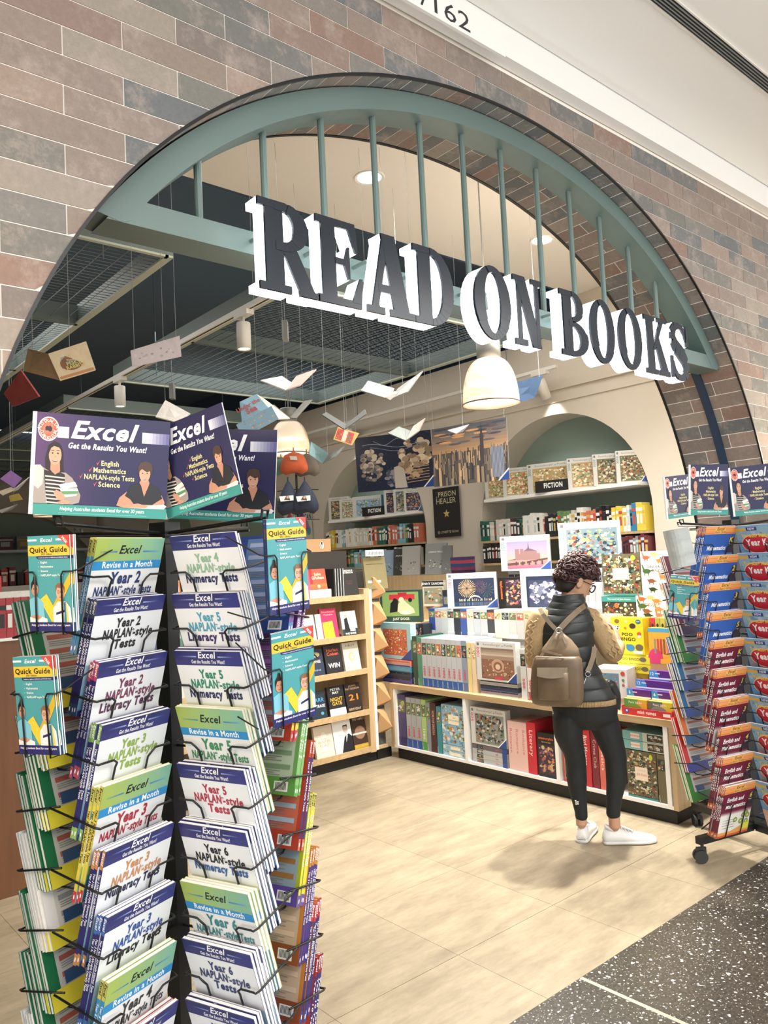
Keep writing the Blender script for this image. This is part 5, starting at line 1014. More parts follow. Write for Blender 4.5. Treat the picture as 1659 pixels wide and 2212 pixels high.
mb = MB(); mb.box(-.03, .38, 0, .70, .363, .53); mb.build('step', OAK, base_r)
box_thing('game_box', 'dark illustrated puzzle box with pink label beside the dinosaur game', 'box', .29, .06, .275, (4.60, 2.96, 1.265), FX, '4a4a3c', ja(.29, .275))
box_thing('game_box', 'flat teal-lidded puzzle box below the pink-labelled one', 'box', .27, .2, .135, (4.60, 2.99, 1.122), FX, '3f8a84', (lambda p: p.busy(-.135, .135, 0, .10, PAL['street'], 70, 5, .05, .16).rect(-.135, .135, .10, .135, '3f8a84').text('The world of Jane Austen', 0, .112, .012, 'e8ecd8', .0, .2).ell(-.02, .075, .018, .018, 'd8683a', 12))(Pr()))
box_thing('game_box', 'upper cream dinosaur game box at the right of the counter', 'box', .20, .06, .285, (4.60, 2.71, 1.265), FX, 'f1e8d8', dino(.20, .285))
box_thing('game_box', 'lower cream dinosaur game box with its foot hidden by yellow box', 'box', .21, .2, .145, (4.58, 2.745, 1.118), FX, 'f1e8d8', (lambda p: p)(dino(.21, .145)))
box_thing('game_box', 'pale pink literature puzzle box behind the yellow game', 'box', .13, .1, .13, (4.42, 2.98, 1.02), FX, 'e0c4b4', (lambda p: p.text('THE WORLD OF', 0, .075, .010, 'b88a7a').text('UNIVERSE', 0, .05, .012, 'b87a6a').busy(-.065, .065, 0, .02, PAL['street'], 20, 2))(Pr().rect(-.065, .065, 0, .13, 'e0c4b4')))
box_thing('game_box', 'yellow animal bingo box standing upright on the counter', 'box', .23, .10, .228, (4.38, 2.805, .91), FX, 'e0ce30', poo(.23, .228))
for k in range(2): box_thing('game_box', 'flat yellow bingo box, %s of the two under the upright one' % ['upper', 'lower'][k], 'box', .235, .2, .056, (4.385, 2.78-.01*k, .852-.058*k), FX, 'd8c83a', Pr().rect(-.1175, .1175, 0, .056, 'd8cc34').text('POO BINGO', -.02, .02, .016, '2a2320', .02).ell(.07, .028, .025, .015, '6a5f48', 10))
box_thing('game_box', 'small yellow box at the bottom of the yellow game stack', 'box', .2, .2, .205, (4.40, 2.79, .588), FX, 'd8c83a', Pr().rect(-.1, .1, 0, .205, 'd0c03a').ell(.05, .16, .02, .015, '4a3c34', 10))
for k, (c, nm) in enumerate((('c8384a', 'red'), ('9aa048', 'olive'), ('a8a850', 'light olive'))): box_thing('game_box', '%s game box on edge right of the yellow game' % nm, 'box', .032, .10, .225, (4.45, 2.665-.034*k, .91), FX, c, Pr().rect(-.015, .015, 0, .22, c).ell(0, .18, .008, .012, '2c3a2a', 8).ell(0, .05, .008, .012, '2c3a2a', 8))
t = thing('riser', 'yellow card step behind the mini games tray', 'riser', (4.45, 2.56, .588)); mb = MB(); mb.box(0, .1, 0, .13, 0, .32); mb.build('block', OAK, t)
box_thing('game_box', 'orange marker set box with a row of coloured pens', 'box', .14, .05, .215, (4.36, 2.575, .868), FX, 'e8a03a', (lambda p: [p, [p.rect(-.035+.02*k, -.022+.02*k, .06, .15, ['8a8a7a', 'c84a4a', 'b83a4a', '8a5a3a', 'd87a6a'][k]) for k in range(5)]][0])(Pr().rect(-.07, .07, 0, .215, 'eaa83e').rect(-.07, .07, .19, .215, '4fa0c8').ell(-.03, .03, .05, .06, 'd83f74', 16, 0, PI).rect(-.07, .0, 0, .03, 'd83f74')))
box_thing('carton', 'brown kraft carton under the orange marker set', 'box', .14, .12, .28, (4.36, 2.575, .588), FX, 'b8906a')
box_thing('puzzle_box', 'white puzzle box with blue meadow picture in front of the yellow game', 'box', .22, .2, .175, (4.20, 2.835, .662), math.radians(283), 'e6e6e4', Pr().rect(-.11, .11, 0, .175, 'e4e4e2').busy(-.06, .06, .015, .15, ['6f94b0', '7f9a6a', 'c8d0c8', '5a7a94', 'c8645a'], 90, 3, .03, .09).ell(.085, .15, .014, .014, 'c8564a', 12).ell(.085, .11, .01, .01, '6a8a6a', 5).ell(.085, .08, .01, .01, 'a86a5a', 5))
box_thing('carton', 'pale carton under the white meadow puzzle', 'box', .21, .19, .074, (4.205, 2.835, .588), math.radians(283), 'd0c0bc')
tr = thing('game_tray', 'red mini games display tray on the counter edge', 'tray', (4.135, 2.555, .589))
p = Pr(); p.rect(-.165, .165, 0, .042, 'c8383c'); p.text('mini games', .0, .014, .020, 'f2e6e2', .03, width=.12); p.ell(-.13, .022, .014, .014, '3f5aa0', 10); p.ell(-.13, .024, .007, .007, 'e8e0f0', 8); p.rect(.105, .15, .012, .03, 'f0e8e6')
mb = MB(); mb.box(-.165, .165, 0, .005, 0, .042); mb.box(-.165, -.16, 0, .2, 0, .05); mb.box(.16, .165, 0, .2, 0, .05); mb.box(-.165, .165, 0, .2, 0, .006); mb.build('tray_body', mat('tray_red', 'c8383c', .4), tr, rot=(0, 0, FX)); place('print', p.mesh(), tr, rot=(0, 0, FX))
for k in range(2):
    box_thing('paint_stick_pack', '%s paint sticks pack sitting in the red tray' % ['green and orange', 'yellow and grey'][k], 'pack', .15, .04, .085, (4.15, 2.635-.16*k, .596), FX, ['d8a040', 'c8b040'][k], (lambda p: [p, [p.rect(-.01+.016*q, 0+.016*q, .0, .03, ['5a7a3a', 'c8403a', '8a3a8a', 'd87a3a'][q]) for q in range(4)]][0])(Pr().rect(-.075, .075, 0, .085, ['e0a83a', 'd8c03a'][k]).poly([(-.075, 0), (-.075, .085), (.02, .085), (-.03, .0)], ['5f9a4a', '6a6a64'][k]).ell(-.01, .03, .05, .028, ['7a9a3a', '8a8a84'][k], 14, 0, PI).text('Paint Sticks', -.0, .06, .013, 'f4f4f0', .01)))
for k in range(4):
    lab = ['purple header card numbered 6, left above the tray', 'purple header card numbered 6, right above the tray', 'purple and blue header card numbered 12, second tier', 'purple header card numbered 12, rearmost tier'][k]
    y, z, x, w = ((2.63, .683, 4.185, .16), (2.47, .683, 4.185, .15), (2.55, .735, 4.225, .24), (2.50, .79, 4.265, .20))[k]
    box_thing('craft_pack', lab, 'pack', w, .03, .05, (x, y, z), FX, '5a2f84', Pr().rect(-w/2, w/2, 0, .05, '5a2c80').poly([(-w/2, 0), (-w/2, .05), (-w/4, .05), (-w/6, 0)], '3f94d0').rect(-w/2, w/2, 0, .010, 'e0e8f0').text(['6', '6', '12', '12'][k], -w/2+.02, .022, .018, 'f4f4f8', .02).rect(-w/2+.04, -w/2+.07, .03, .036, 'dfe8f4'))
    mb = MB(); s_ = thing('craft_pack', lab.replace('header card', 'pack body under the card'), 'pack', (x, y, .596)); mb.box(0, .03, -w/2, w/2, 0, z-.596); mb.build('pack_body', mat('pack_blue', '4a7fb8', .5), s_)
# bays under the counter
zb_ = .105
def bay(label, y, w, h, c, num='', pal='garden', seed=1, base=None, txt=None, front=None, x=4.145, depth=.25, z=zb_, tc='f0f0f0', ncol='d8506a'):
    if front is None:
        if txt: pr = Pr().rect(-w/2, w/2, 0, h, c).text(txt, -w*.2, h*.85, w*.4, tc, .01, rot=-PI/2, align='L', width=h*.5)
        else: pr = spine_print(w-.003, h, num, pal, seed, base or c, ncol, c)
        front = pr
    return box_thing('puzzle_box', label, 'box', w-.003, depth, h, (x, y-w/2, z), FX, c, front)
bay('purple puzzle box on edge at the left end of the lowest shelf', 4.79, .10, .40, '4f4470', base='3a3460')
for i in range(3): bay('grey 1000 puzzle box on edge, %s from left in the lowest left bay' % NTH[i], 4.685-.058*i, .058, .385, 'a9acb0', '1000', 'garden', i, '2f5aa0')
bay('light green puzzle box on edge in the lowest left bay', 4.51, .055, .385, 'a8c878', '1000', 'garden', 4, '4f9a4a', ncol='f0f4e8')
bay('slate puzzle box on edge in the lowest left bay', 4.455, .045, .37, '8a8f98'); bay('dark brown puzzle box on edge in the lowest left bay', 4.408, .058, .37, '4a2c28', txt='WORLD OF DRACULA', tc='d8a890'); bay('teal puzzle box on edge in the lowest left bay', 4.345, .055, .35, '3f8a94')
bay('map puzzle box of a mythical world leaning face-out in the left bay', 4.285, .26, .29, '8fb8cf', front=(lambda p: p.busy(-.13, .13, 0, .29, PAL['map'], 200, 5, .02, .07, '8fb8d0').rect(-.06, .05, .15, .22, 'efe8d0').text('THE', 0, .195, .008, '8a7a5a').text('MYTHICAL WORLD', -.005, .175, .010, '8a7a5a', .01))(Pr()), z=zb_+.085)
for k in range(2): bay('flat map puzzle box, %s one under the mythical world map' % ['upper', 'lower'][k], 4.285, .26, .04, '8fb8cf', front=Pr().busy(-.13, .13, 0, .04, PAL['map'], 40, k+5, .1, .4, 'a8c8d8').rect(-.05, .05, .008, .03, 'efe8d0'), z=zb_+.042*(1-k))
bay('face-out 500 piece koala puzzle box in the second bay', 3.985, .33, .26, 'c6c6c2', front=puzzle_front(.33, .26, '500', 'koala', 6, ncol='d8506a'), z=zb_+.13, depth=.055)
for k in range(4): bay('flat grey puzzle box, %s in the stack under the koala puzzle' % ORD[k], 3.985, .33, .031, ['6a6068', 'b0b0ac', 'b4b4b0', 'acacaa'][k], front=Pr().rect(-.163, .163, 0, .031, ['6a5f66', 'b4b6b8', 'b8b8b6', 'b0b2b4'][k]).busy(-.12, -.06, .003, .028, PAL['koala'], 14, k, .2, .5).rect(.12, .163, 0, .031, '2f4a8c').text('500', .07, .01, .010, 'd8506a'), z=zb_+.032*(3-k), depth=.3)
for i in range(3): bay('pale pink literary puzzle box, %s of three on edge' % NTH[i], 3.64-.055*i, .055, .33, 'ddb8b0', txt='Romance', tc='c87878')
bay('bright red puzzle box on edge beside the pink boxes', 3.475, .075, .34, 'c22c3a', txt='Literary', tc='f0d0c8')
bay('black tiger puzzle box leaning in the second bay', 3.39, .15, .285, '1d1b1b', front=(lambda p: p.busy(-.065, .065, .02, .21, ['b85a5a', '6a4a7a', 'c88a5a', 'c8b08a', '3a3440'], 110, 5, .03, .12, '3a3038').text('anamorphia', 0, .245, .016, 'e0703a', .02, width=.12).text('Tiger in the Night', 0, .225, .007, 'd8b08a'))(Pr().rect(-.073, .073, 0, .285, '1f1d1d')), depth=.06)
bay('grey and red framed puzzle box at the left of the third bay', 3.19, .15, .33, 'c8b8b0', front=Pr().rect(-.073, .073, 0, .33, 'b84a44').rect(-.06, .06, .02, .31, 'a89a8c').busy(-.055, .055, .03, .3, PAL['street'], 40, 6))
bay('tall red puzzle box seen between the legs', 3.04, .07, .37, 'c0303a', txt='Bird Monaro', tc='f0e0d8', x=4.142); bay('pale blue box left of the tall red puzzle box', 3.09, .045, .3, 'a8b8bc')
bay('dark red puzzle box right of the tall red one', 2.965, .05, .35, '7a2430', txt='Crime Club', tc='d8a8a0'); bay('salmon puzzle box on edge near the right leg', 2.91, .05, .34, 'd0685a', txt='Classics', tc='f0d8c8')
for k in range(2): bay('flat teal book puzzle box, %s in the right-hand bay' % ['upper', 'lower'][k], 2.735, .27, .052, '6fa8a8', front=Pr().rect(-.133, .133, 0, .052, '7ab0ae').rect(-.08, -.02, .012, .042, 'f0ddd0').text('BOOKISH', -.05, .022, .010, 'c87a6a').rect(.0, .133, .0, .052, 'c0c4b4').busy(.03, .13, .005, .047, ['3a3a34', '8a6a5a', 'c0c4b4'], 26, k, .1, .3), z=zb_+.28+.054*(1-k))
bay('face-out dark puzzle box with pink label in the right bay', 2.72, .20, .275, '4a4a3c', front=ja(.197, .275)); bay('olive puzzle box on edge beside the pink-labelled one', 2.518, .055, .275, '6a6044', pal='street')
bay('cream and red puzzle box on edge in the right bay', 2.462, .032, .25, 'e0d0b0', txt='Charles Dickens', tc='4a2a26')
# the wall of face-out novels left of the counter
bc = thing('bookcase', 'light oak bookcase of face-out novels behind the near rack', 'bookcase', (2.0, 4.86, 0)); BX = 1.99
def bp_(name, m, x0, x1, y0, y1, z0, z1, rx=0): mb = MB(); mb.box(x0, x1, y0, y1, z0, z1); return mb.build(name, m, bc)
bp_('plinth', PLINTH, 0, 1.99, .03, .5, 0, .075); bp_('side_panel', OAK, BX-.075, BX-.02, 0, .5, .075, 1.36); bp_('white_strip', WHITE, BX-.02, BX+.005, 0, .03, .085, 1.35); bp_('side_panel', OAK, 0, .03, 0, .5, .075, 1.36); bp_('back_panel', OAK, .03, BX-.075, .3, .32, .075, 1.36)
SHZ = (.115, .405, .725, .995, 1.305)
for z in SHZ: bp_('shelf', OAKX, .03, BX-.075, 0, .3, z-.025, z); bp_('lip', OAKX, .03, BX-.075, -.012, 0, z-.03, z+.012)
def novel(label, x, z, w, h, c, P=None, y=4.885, lean=.2, th=.025, rz=0, grp=None): return box_thing('novel', label, 'book', w, th, h, (x, y, z), rz, c, P, group=grp, rx=-lean, part='cover')
def cov(w, h, c, *txt, deco=None):
    p = Pr(); p.rect(-w/2, w/2, 0, h, c)
    if deco: deco(p, w, h)
    for s, z, sz, col, wd in txt: p.text(s, 0, z*h, sz*h, col, .02, width=wd*w)
    return p
rowsN = [
 (1.305, [('orange sunset novel with yellow title on top of the bookcase', 3.515, .155, .235, 'd8503c', (('John', .78, .1, 'f0e0c0', .4), ('Grisham', .66, .1, 'f0e0c0', .75), ('SOOLEY', .06, .09, 'e8e04a', .6)), lambda p, w, h: p.grad(-w/2, w/2, .0, .5*h, '2a1c1c', 'e8703a', 6).ell(0, .42*h, .08*w, .06*h, 'f8e8a0', 12)),
   ('pink novel leaning left of the orange sunset novel', 3.42, .09, .235, 'e0506c', (), None), ('black book face-out with white capitals on top of the bookcase', 3.81, .165, .235, '2b2a2a', (('JORDAN B', .86, .055, 'e8e8e4', .62), ('PETERSON', .79, .055, 'e8e8e4', .62), ('BEYOND', .5, .05, '5a3a34', .4), ('ORDER', .42, .05, '5a3a34', .35)), None)]),
 (.995, [('pale novel cut off at the left on the second shelf', 3.41, .1, .2, 'd8ccc0', (('UP', .4, .1, 'c8745a', .4),), None), ('grey and green slim novel on the second shelf', 3.50, .055, .2, 'b8c4bc', (), None),
   ('pink and yellow book on the second shelf', 3.60, .15, .235, 'c8305a', (('Emotional', .86, .06, 'e8a0b0', .8), ('Female', .77, .06, 'e8a0b0', .55), ('Yumiko', .16, .06, 'a89a30', .5), ('Kadota', .07, .06, 'a89a30', .5)), lambda p, w, h: p.poly([(-w/2+.01, 0), (-w/2+.01, .55*h), (.2*w, .58*h), (.25*w, 0)], 'e0c030')),
   ('black and white book with a dancing couple on the second shelf', 3.79, .15, .2, 'c8c8c4', (('THE DUKE', .08, .07, 'f0f0f0', .7),), lambda p, w, h: p.rect(-w/2, w/2, 0, .3*h, '2c3438').poly([(-.35*w, .2*h), (-.3*w, .7*h), (-.1*w, .75*h), (.0, .2*h)], '1c1e22').ell(-.18*w, .8*h, .1*w, .07*h, 'c8a890', 10).poly([(.0, .2*h), (.05*w, .62*h), (.25*w, .65*h), (.35*w, .2*h)], 'f0f0ec').ell(.14*w, .72*h, .09*w, .06*h, 'd8b8a0', 10))]),
 (.725, [('dark blue thriller at the left of the third shelf', 3.46, .13, .205, '2a3448', (('ONE', .5, .1, 'e0e0e0', .6), ('NINE', .2, .06, '8a9ac8', .5)), lambda p, w, h: p.ell(0, .8*h, .3*w, .1*h, 'b0a070', 10)), ('black novel with red author name and white title on third shelf', 3.62, .155, .22, '24242a', (('Harlan', .78, .11, 'd85a3a', .7), ('Coben', .65, .11, 'd85a3a', .7), ('WIN', .22, .16, 'e8e8e8', .7)), None), ('cream book with a gold ring on the third shelf', 3.80, .155, .225, 'ddd8c8', (('FIRST', .85, .07, '8a8a70', .6), ('PERSON', .08, .08, 'a8a48c', .7)), lambda p, w, h: p.ell(0, .5*h, .2*w, .15*h, 'c8b068', 14).ell(.02*w, .5*h, .13*w, .1*h, 'ddd8c8', 12))]),
 (.405, [('dark blue thriller with sky blue name on the fourth shelf', 3.46, .14, .21, '22303c', (('CARR', .62, .13, '4f9ac8', .8), ('OUTRAGE', .42, .1, 'e0e4e4', .85)), lambda p, w, h: p.ell(.2*w, .2*h, .1*w, .06*h, '4f9ab0', 10)), ('black novel with amber title and pale foot on fourth shelf', 3.635, .155, .225, '242428', (('PETER', .85, .08, 'd8d8d8', .6), ('MAY', .74, .08, 'd8d8d8', .4), ('NIGHT', .5, .12, 'd8a83a', .75), ('GATE', .36, .12, 'd8a83a', .6)), lambda p, w, h: p.rect(-w/2, w/2, 0, .25*h, 'c8ccd4')), ('dark brown novel with orange number on the fourth shelf', 3.80, .15, .225, '2c2420', (('JAMES', .88, .06, 'a88a6a', .5), ('PATTERSON', .78, .07, 'a88a6a', .9), ('21', .42, .2, 'c8782a', .6), ('BIRTHDAY', .08, .08, 'b8a088', .8)), None)]),
 (.115, [('beige book with a pale oval on the lowest shelf', 3.50, .17, .235, 'd8ccb8', (('THE', .55, .06, 'b89a84', .35), ('WINTER', .45, .08, 'b89a84', .7), ('ROAD', .34, .08, 'b89a84', .5)), lambda p, w, h: p.ell(0, .5*h, .2*w, .3*h, 'e8e0d0', 16)), ('white biography with a man in black suit', 3.68, .175, .25, 'eeeeec', (('Philip', .5, .07, 'b0a8a0', .4),), lambda p, w, h: p.poly([(-.15*w, 0), (.0, .3*h), (.1*w, .48*h), (.35*w, .55*h), (.5*w, .45*h), (.5*w, 0)], '1f2124').ell(.18*w, .68*h, .13*w, .12*h, 'c8b8a8', 14).poly([(.05*w, .7*h), (.06*w, .82*h), (.3*w, .83*h), (.31*w, .72*h), (.25*w, .78*h), (.1*w, .78*h)], '3a3430').poly([(.15*w, .3*h), (.2*w, .52*h), (.27*w, .5*h)], 'f4f4f4')), ('dark brown photo book on the lowest shelf', 3.85, .15, .25, '3a2a22', (('THE FAMILY', .88, .07, 'c8b8a8', .8), ('BECCA FREEDMAN', .06, .06, 'c8a838', .85)), lambda p, w, h: p.ell(0, .5*h, .35*w, .2*h, '8a6a54', 14).rect(-.5*w, .5*w, .45*h, .5*h, 'd8d0c8').rect(-.5*w, .5*w, 0, .15*h, 'a88a3a'))])]
for z, L_ in rowsN:
    for (lb, x, w, h, c, tx, dc) in L_: novel(lb, x, z+.001, w, h, c, cov(w, h, c, *tx, deco=dc))
rnd = random.Random(5); cn = {'d8743a': 'orange', 'c8c4b8': 'cream', '2c3a5a': 'navy', 'a83a3a': 'red', '3a6a5a': 'green', 'd8b84a': 'yellow', '6a8ab0': 'blue'}
for zi, z in enumerate(SHZ):
    for k in range(7):
        c = list(cn)[(zi*3+k*2) % 7]; novel('%s novel, %s from left on the %s bookcase shelf' % (cn[c], NTH[k], ['lowest', 'fourth', 'third', 'second', 'top'][zi]), 2.13+.175*k, z+.001, .145, .21, c, Pr().rect(-.06, .06, .13, .17, 'e8e4da').rect(-.04, .04, .04, .06, 'e8e4da'), grp='plain novels on the left half of the bookcase')
for k in range(4): novel('black slim copy beside the black capitals book, %s of four' % NTH[k], 3.655+.025*k, 1.306, .018, .225, '2b2a2a', Pr().rect(.004, .009, 0, .225, 'e8e8e4'), lean=.0, th=.15)
for k in range(3): box_thing('novel', 'white-edged book lying flat under the sunset novel, %s of three' % ORD[k], 'book', .2, .13, .02, (3.50, 4.865, 1.338-.021*k-.03*0), 0, 'e0dcd8', None, part='cover').location.z = 1.307+.0
for o in [o for o in COL.objects if 'lying flat under the sunset' in o.get('label', '')]: pass
fl_ = [o for o in COL.objects if 'lying flat under the sunset' in o.get('label', '')]
for k, o in enumerate(fl_): o.location = (3.50, 4.70, 1.317+.0205*(2-k)); o.location.y = 4.865-.0
box_thing('crate', 'kraft card crate with an orange oval bird emblem', 'box', .235, .12, .10, (3.59, 4.99, 1.669), 0, 'b8926a', Pr().ell(.03, .05, .026, .038, 'c8643a', 20).ell(.03, .05, .021, .033, 'e8dcc8', 20).ell(.03, .045, .011, .022, '22201e', 14).ell(.031, .042, .006, .017, 'f0ece4', 12).ell(.03, .07, .007, .008, '22201e', 10))
box_thing('display_block', 'dark charcoal display block under the kraft crate', 'box', .42, .12, .362, (3.65, 4.99, 1.306), 0, '34322f')
# end display with card wedges beside the bookcase
t = thing('card_display', 'narrow end display with kraft card wedges beside the bookcase', 'display', (4.02, 4.92, 0))
mb = MB(); mb.box(-.02, .13, -.03, .3, 0, .075); mb.build('plinth', PLINTH, t); mb = MB(); mb.box(.0, .10, .0, .3, .075, 1.50); mb.build('back_board', mat('display_dark', '4a4a46', .7), t); mb = MB(); mb.box(-.01, .11, -.02, .0, .075, .10); mb.build('base_lip', OAK, t)
for k in range(6):
    z = 1.27-.215*k; mb = MB(); mb.add([(.0, -.005, z), (.10, -.005, z), (.10, -.09, z+.05), (.0, -.06, z+.17), (.0, .0, z+.19), (.10, .0, z+.19)], [(0, 1, 2, 3), (0, 3, 4), (1, 5, 2), (3, 2, 5, 4), (0, 4, 5, 1)]); mb.build('card_wedge', KRAFT, t)
box_thing('notebook', 'olive clothbound notebook standing on the card display', 'book', .2, .03, .26, (4.06, 4.86, 1.35), -.2, '7a704c', Pr().rect(-.08, .08, .2, .205, '4a4430').rect(-.08, .04, .05, .07, 'd8d0c0'), rx=-.15)
box_thing('price_tag', 'white barcode ticket rail above the card display', 'tag', .17, .01, .05, (4.05, 4.86, 1.615), -.15, 'e8e8e4', (lambda p: [p, [p.rect(-.075+.01*k, -.071+.01*k, .01, .035, '4a4a48') for k in range(15)]][0])(Pr()), part='ticket')
for o in COL.objects:
    pass
# ------------------------------------------------------------------ niche shelves on the far wall
def shelf(label, x0, x1, y0, y1, z, m, th=.03, name='wall_shelf'):
    t = thing(name, label, 'shelf', (x0, y0, z)); mb = MB(); mb.box(0, x1-x0, 0, y1-y0, -th, 0); mb.build('board', m, t)
    return t
UB = MB(); UB.box(-.5, .5, .0, 1, 0, 1, 0); UB.box(-.44, .44, .02, .99, .985, 1.004, 1); UB.box(-.5, .5, -.012, 0, .70, .82, 2); UB.box(-.3, .3, -.012, 0, .25, .60, 2); UBM = None
def lab_mat():
    m = bpy.data.materials.new('spine_title'); m.use_nodes = True; nt = m.node_tree; b = nt.nodes['Principled BSDF']; oi = nt.nodes.new('ShaderNodeObjectInfo'); r = nt.nodes.new('ShaderNodeValToRGB'); nt.links.new(oi.outputs['Random'], r.inputs['Fac']); r.color_ramp.interpolation = 'CONSTANT'
    e = r.color_ramp.elements; e[0].position = 0; e[0].color = (*lin('e6e4de'), 1); e[1].position = .45; e[1].color = (*lin('c8a858'), 1); k = e.new(.6); k.color = (*lin('2a2a2c'), 1); k = e.new(.75); k.color = (*lin('b8c8cc'), 1); k = e.new(.9); k.color = (*lin('b84a40'), 1)
    nt.links.new(r.outputs['Color'], b.inputs['Base Color']); return m
UBM = UB.mesh('book', [OBJC, PAPER, lab_mat()])
BC = {'2b2b2e': 'black', '34383c': 'charcoal', 'e4e2dc': 'white', 'cfcac0': 'cream', '2f6a5a': 'green', 'b83a34': 'red', '2f7fa8': 'blue', '7fb8c8': 'pale blue', 'd8c24a': 'yellow', 'c8745a': 'coral', '6a2f3a': 'maroon', '3a4a78': 'navy', 'd88aa0': 'pink', '6a8a5a': 'olive', '8a8a88': 'grey'}
def book_row(where, grp, x, y_hi, y_lo, z, hs, pal, seed, th=(.022, .042), d=.13):
    rnd = random.Random(seed); y = y_hi; k = 0; run = rnd.choice(pal); n = 0
    while y-th[0] > y_lo and k < 90:
        if n <= 0: run = rnd.choice(pal); n = rnd.choice((1, 1, 2, 3, 4))
        n -= 1; w = rnd.uniform(*th); h = rnd.uniform(*hs); o = place('book', UBM, None, (x+rnd.uniform(-.006, .01), y-w/2, z), (0, 0, FX), (w*.94, d, h), run, '%s paperback, %s %s' % (BC[run], nthw(k), where), 'book', grp); y -= w; k += 1
def nthw(k):
    t = ['', 'twenty-', 'thirty-', 'forty-', 'fifty-', 'sixty-', 'seventy-', 'eighty-']; 
    if k < 20: return NTH[k]
    q, r = divmod(k+1, 10); tens = ['', '', 'twenty', 'thirty', 'forty', 'fifty', 'sixty', 'seventy', 'eighty', 'ninety']; tth = ['', '', 'twentieth', 'thirtieth', 'fortieth', 'fiftieth', 'sixtieth', 'seventieth', 'eightieth', 'ninetieth']
    return tth[q] if r == 0 else tens[q]+'-'+NTH[r-1]
shelf('white shelf with puzzle boxes in the right-hand niche', 6.10, 6.57, 3.70, 5.50, 2.155, WHITE)
shelf('oak shelf with paperbacks in the right-hand niche', 6.12, 6.57, 3.64, 5.63, 1.722, OAK, .022); shelf('lower oak shelf in the right-hand niche behind the puzzles', 6.12, 6.57, 3.64, 5.63, 1.49, OAK, .022)
shelf('white shelf with puzzle boxes in the left-hand niche', 6.10, 6.57, 6.56, 8.25, 2.125, WHITE); shelf('oak shelf with paperbacks in the left-hand niche', 6.12, 6.57, 6.51, 8.48, 1.765, OAK, .022); shelf('lower oak shelf in the left-hand niche', 6.12, 6.57, 6.51, 8.48, 1.50, OAK, .022)
dk = ['2b2b2e', '34383c', '6a2f3a', '8a8a88', '2f6a5a']; br = list(BC)
book_row('from left on the right niche oak shelf', 'paperbacks on the right niche oak shelf', 6.13, 5.60, 5.02, 1.724, (.19, .215), ['2b2b2e', '34383c', '6a2f3a', 'cfcac0', '2f6a5a'], 3)
book_row('from the black block on the right niche oak shelf', 'paperbacks mid right niche oak shelf', 6.13, 5.02, 4.10, 1.724, (.20, .255), ['e4e2dc', 'cfcac0', 'e4e2dc', 'c8745a', '6a8a5a', '7fb8c8', '2b2b2e'], 4)
book_row('right of the pale books on the right niche shelf', 'paperbacks at the right niche end', 6.13, 4.10, 3.66, 1.724, (.19, .25), ['2b2b2e', 'd8c24a', '3a4a78', 'e4e2dc', '6a2f3a', '2f7fa8'], 6)
book_row('from left on the right niche lower shelf', 'paperbacks on the right niche lower shelf', 6.13, 5.58, 5.25, 1.492, (.18, .20), ['2b2b2e', 'cfcac0'], 7)
book_row('at the right on the right niche lower shelf', 'paperbacks at the right of the right niche lower shelf', 6.13, 4.35, 3.66, 1.492, (.17, .21), ['e4e2dc', '8a8a88', 'c8745a', 'd88aa0', '3a4a78', '6a2f3a'], 8)
book_row('from left on the left niche oak shelf', 'paperbacks on the left niche oak shelf', 6.13, 8.35, 6.55, 1.767, (.19, .235), ['2b2b2e', 'e4e2dc', 'cfcac0', '2f6a5a', 'c8745a', 'd8c24a', '7fb8c8', 'b83a34', '2b2b2e', 'e4e2dc', '8a8a88'], 9, (.028, .048))
book_row('on the left niche lower shelf', 'paperbacks on the left niche lower shelf', 6.13, 8.1, 6.6, 1.502, (.19, .22), ['e4e2dc', '2f6a5a', 'cfcac0', '2b2b2e', '7fb8c8'], 10, (.028, .048))
NP = ['first', 'second', 'third', 'fourth', 'fifth', 'sixth']
for i, (y, f, w, pl) in enumerate(((5.34, 200, .30, 'comic'), (5.09, 205, .30, 'comic'), (4.70, 196, .43, 'comic'), (4.30, 215, .30, 'comic'), (4.03, 220, .28, 'street'), (3.80, 220, .26, 'street'))):
    box_thing('puzzle_box', '3000 piece puzzle box, %s from left on the right niche white shelf' % NP[i], 'box', w, .06, .29, (6.16+.02*(i > 2), y, 2.156), math.radians(f+90), 'c6c6c2', puzzle_front(w, .29, '3000', pl, i))
def fic(label, pos): return box_thing('shelf_sign', label, 'sign', .37, .03, .11, pos, math.radians(285), '232323', Pr().text('FICTION', 0, .04, .045, 'f0f0f0', .045, width=.19), part='sign_block')
fic('black FICTION block on the right niche white shelf', (6.11, 4.61, 2.156)); fic('black FICTION block on the left niche white shelf', (6.11, 7.30, 2.126))
for i, (y, f, w, c) in enumerate(((8.08, 205, .30, 'street'), (7.86, 205, .28, 'garden'), (7.50, 200, .42, 'map'), (7.0, 225, .22, 'night'), (6.83, 225, .22, 'bottle'), (6.66, 225, .2, 'night'))):
    box_thing('puzzle_box', 'puzzle box, %s from left on the left niche white shelf' % NP[i], 'box', w, .06, .30 if i in (0, 3, 4) else .26, (6.16, y, 2.126), math.radians(f+90), 'd0d0cc' if i != 2 else '4a86b8', puzzle_front(w, .30 if i in (0, 3, 4) else .26, '', c, i, brand=i != 2))
t = thing('low_bookcase', 'oak unit with face-out art books between the two niches', 'bookcase', (5.75, 5.5, 0)); mb = MB(); mb.box(0, .40, 0, 1.6, 0, 1.40); mb.build('body', OAK, t)
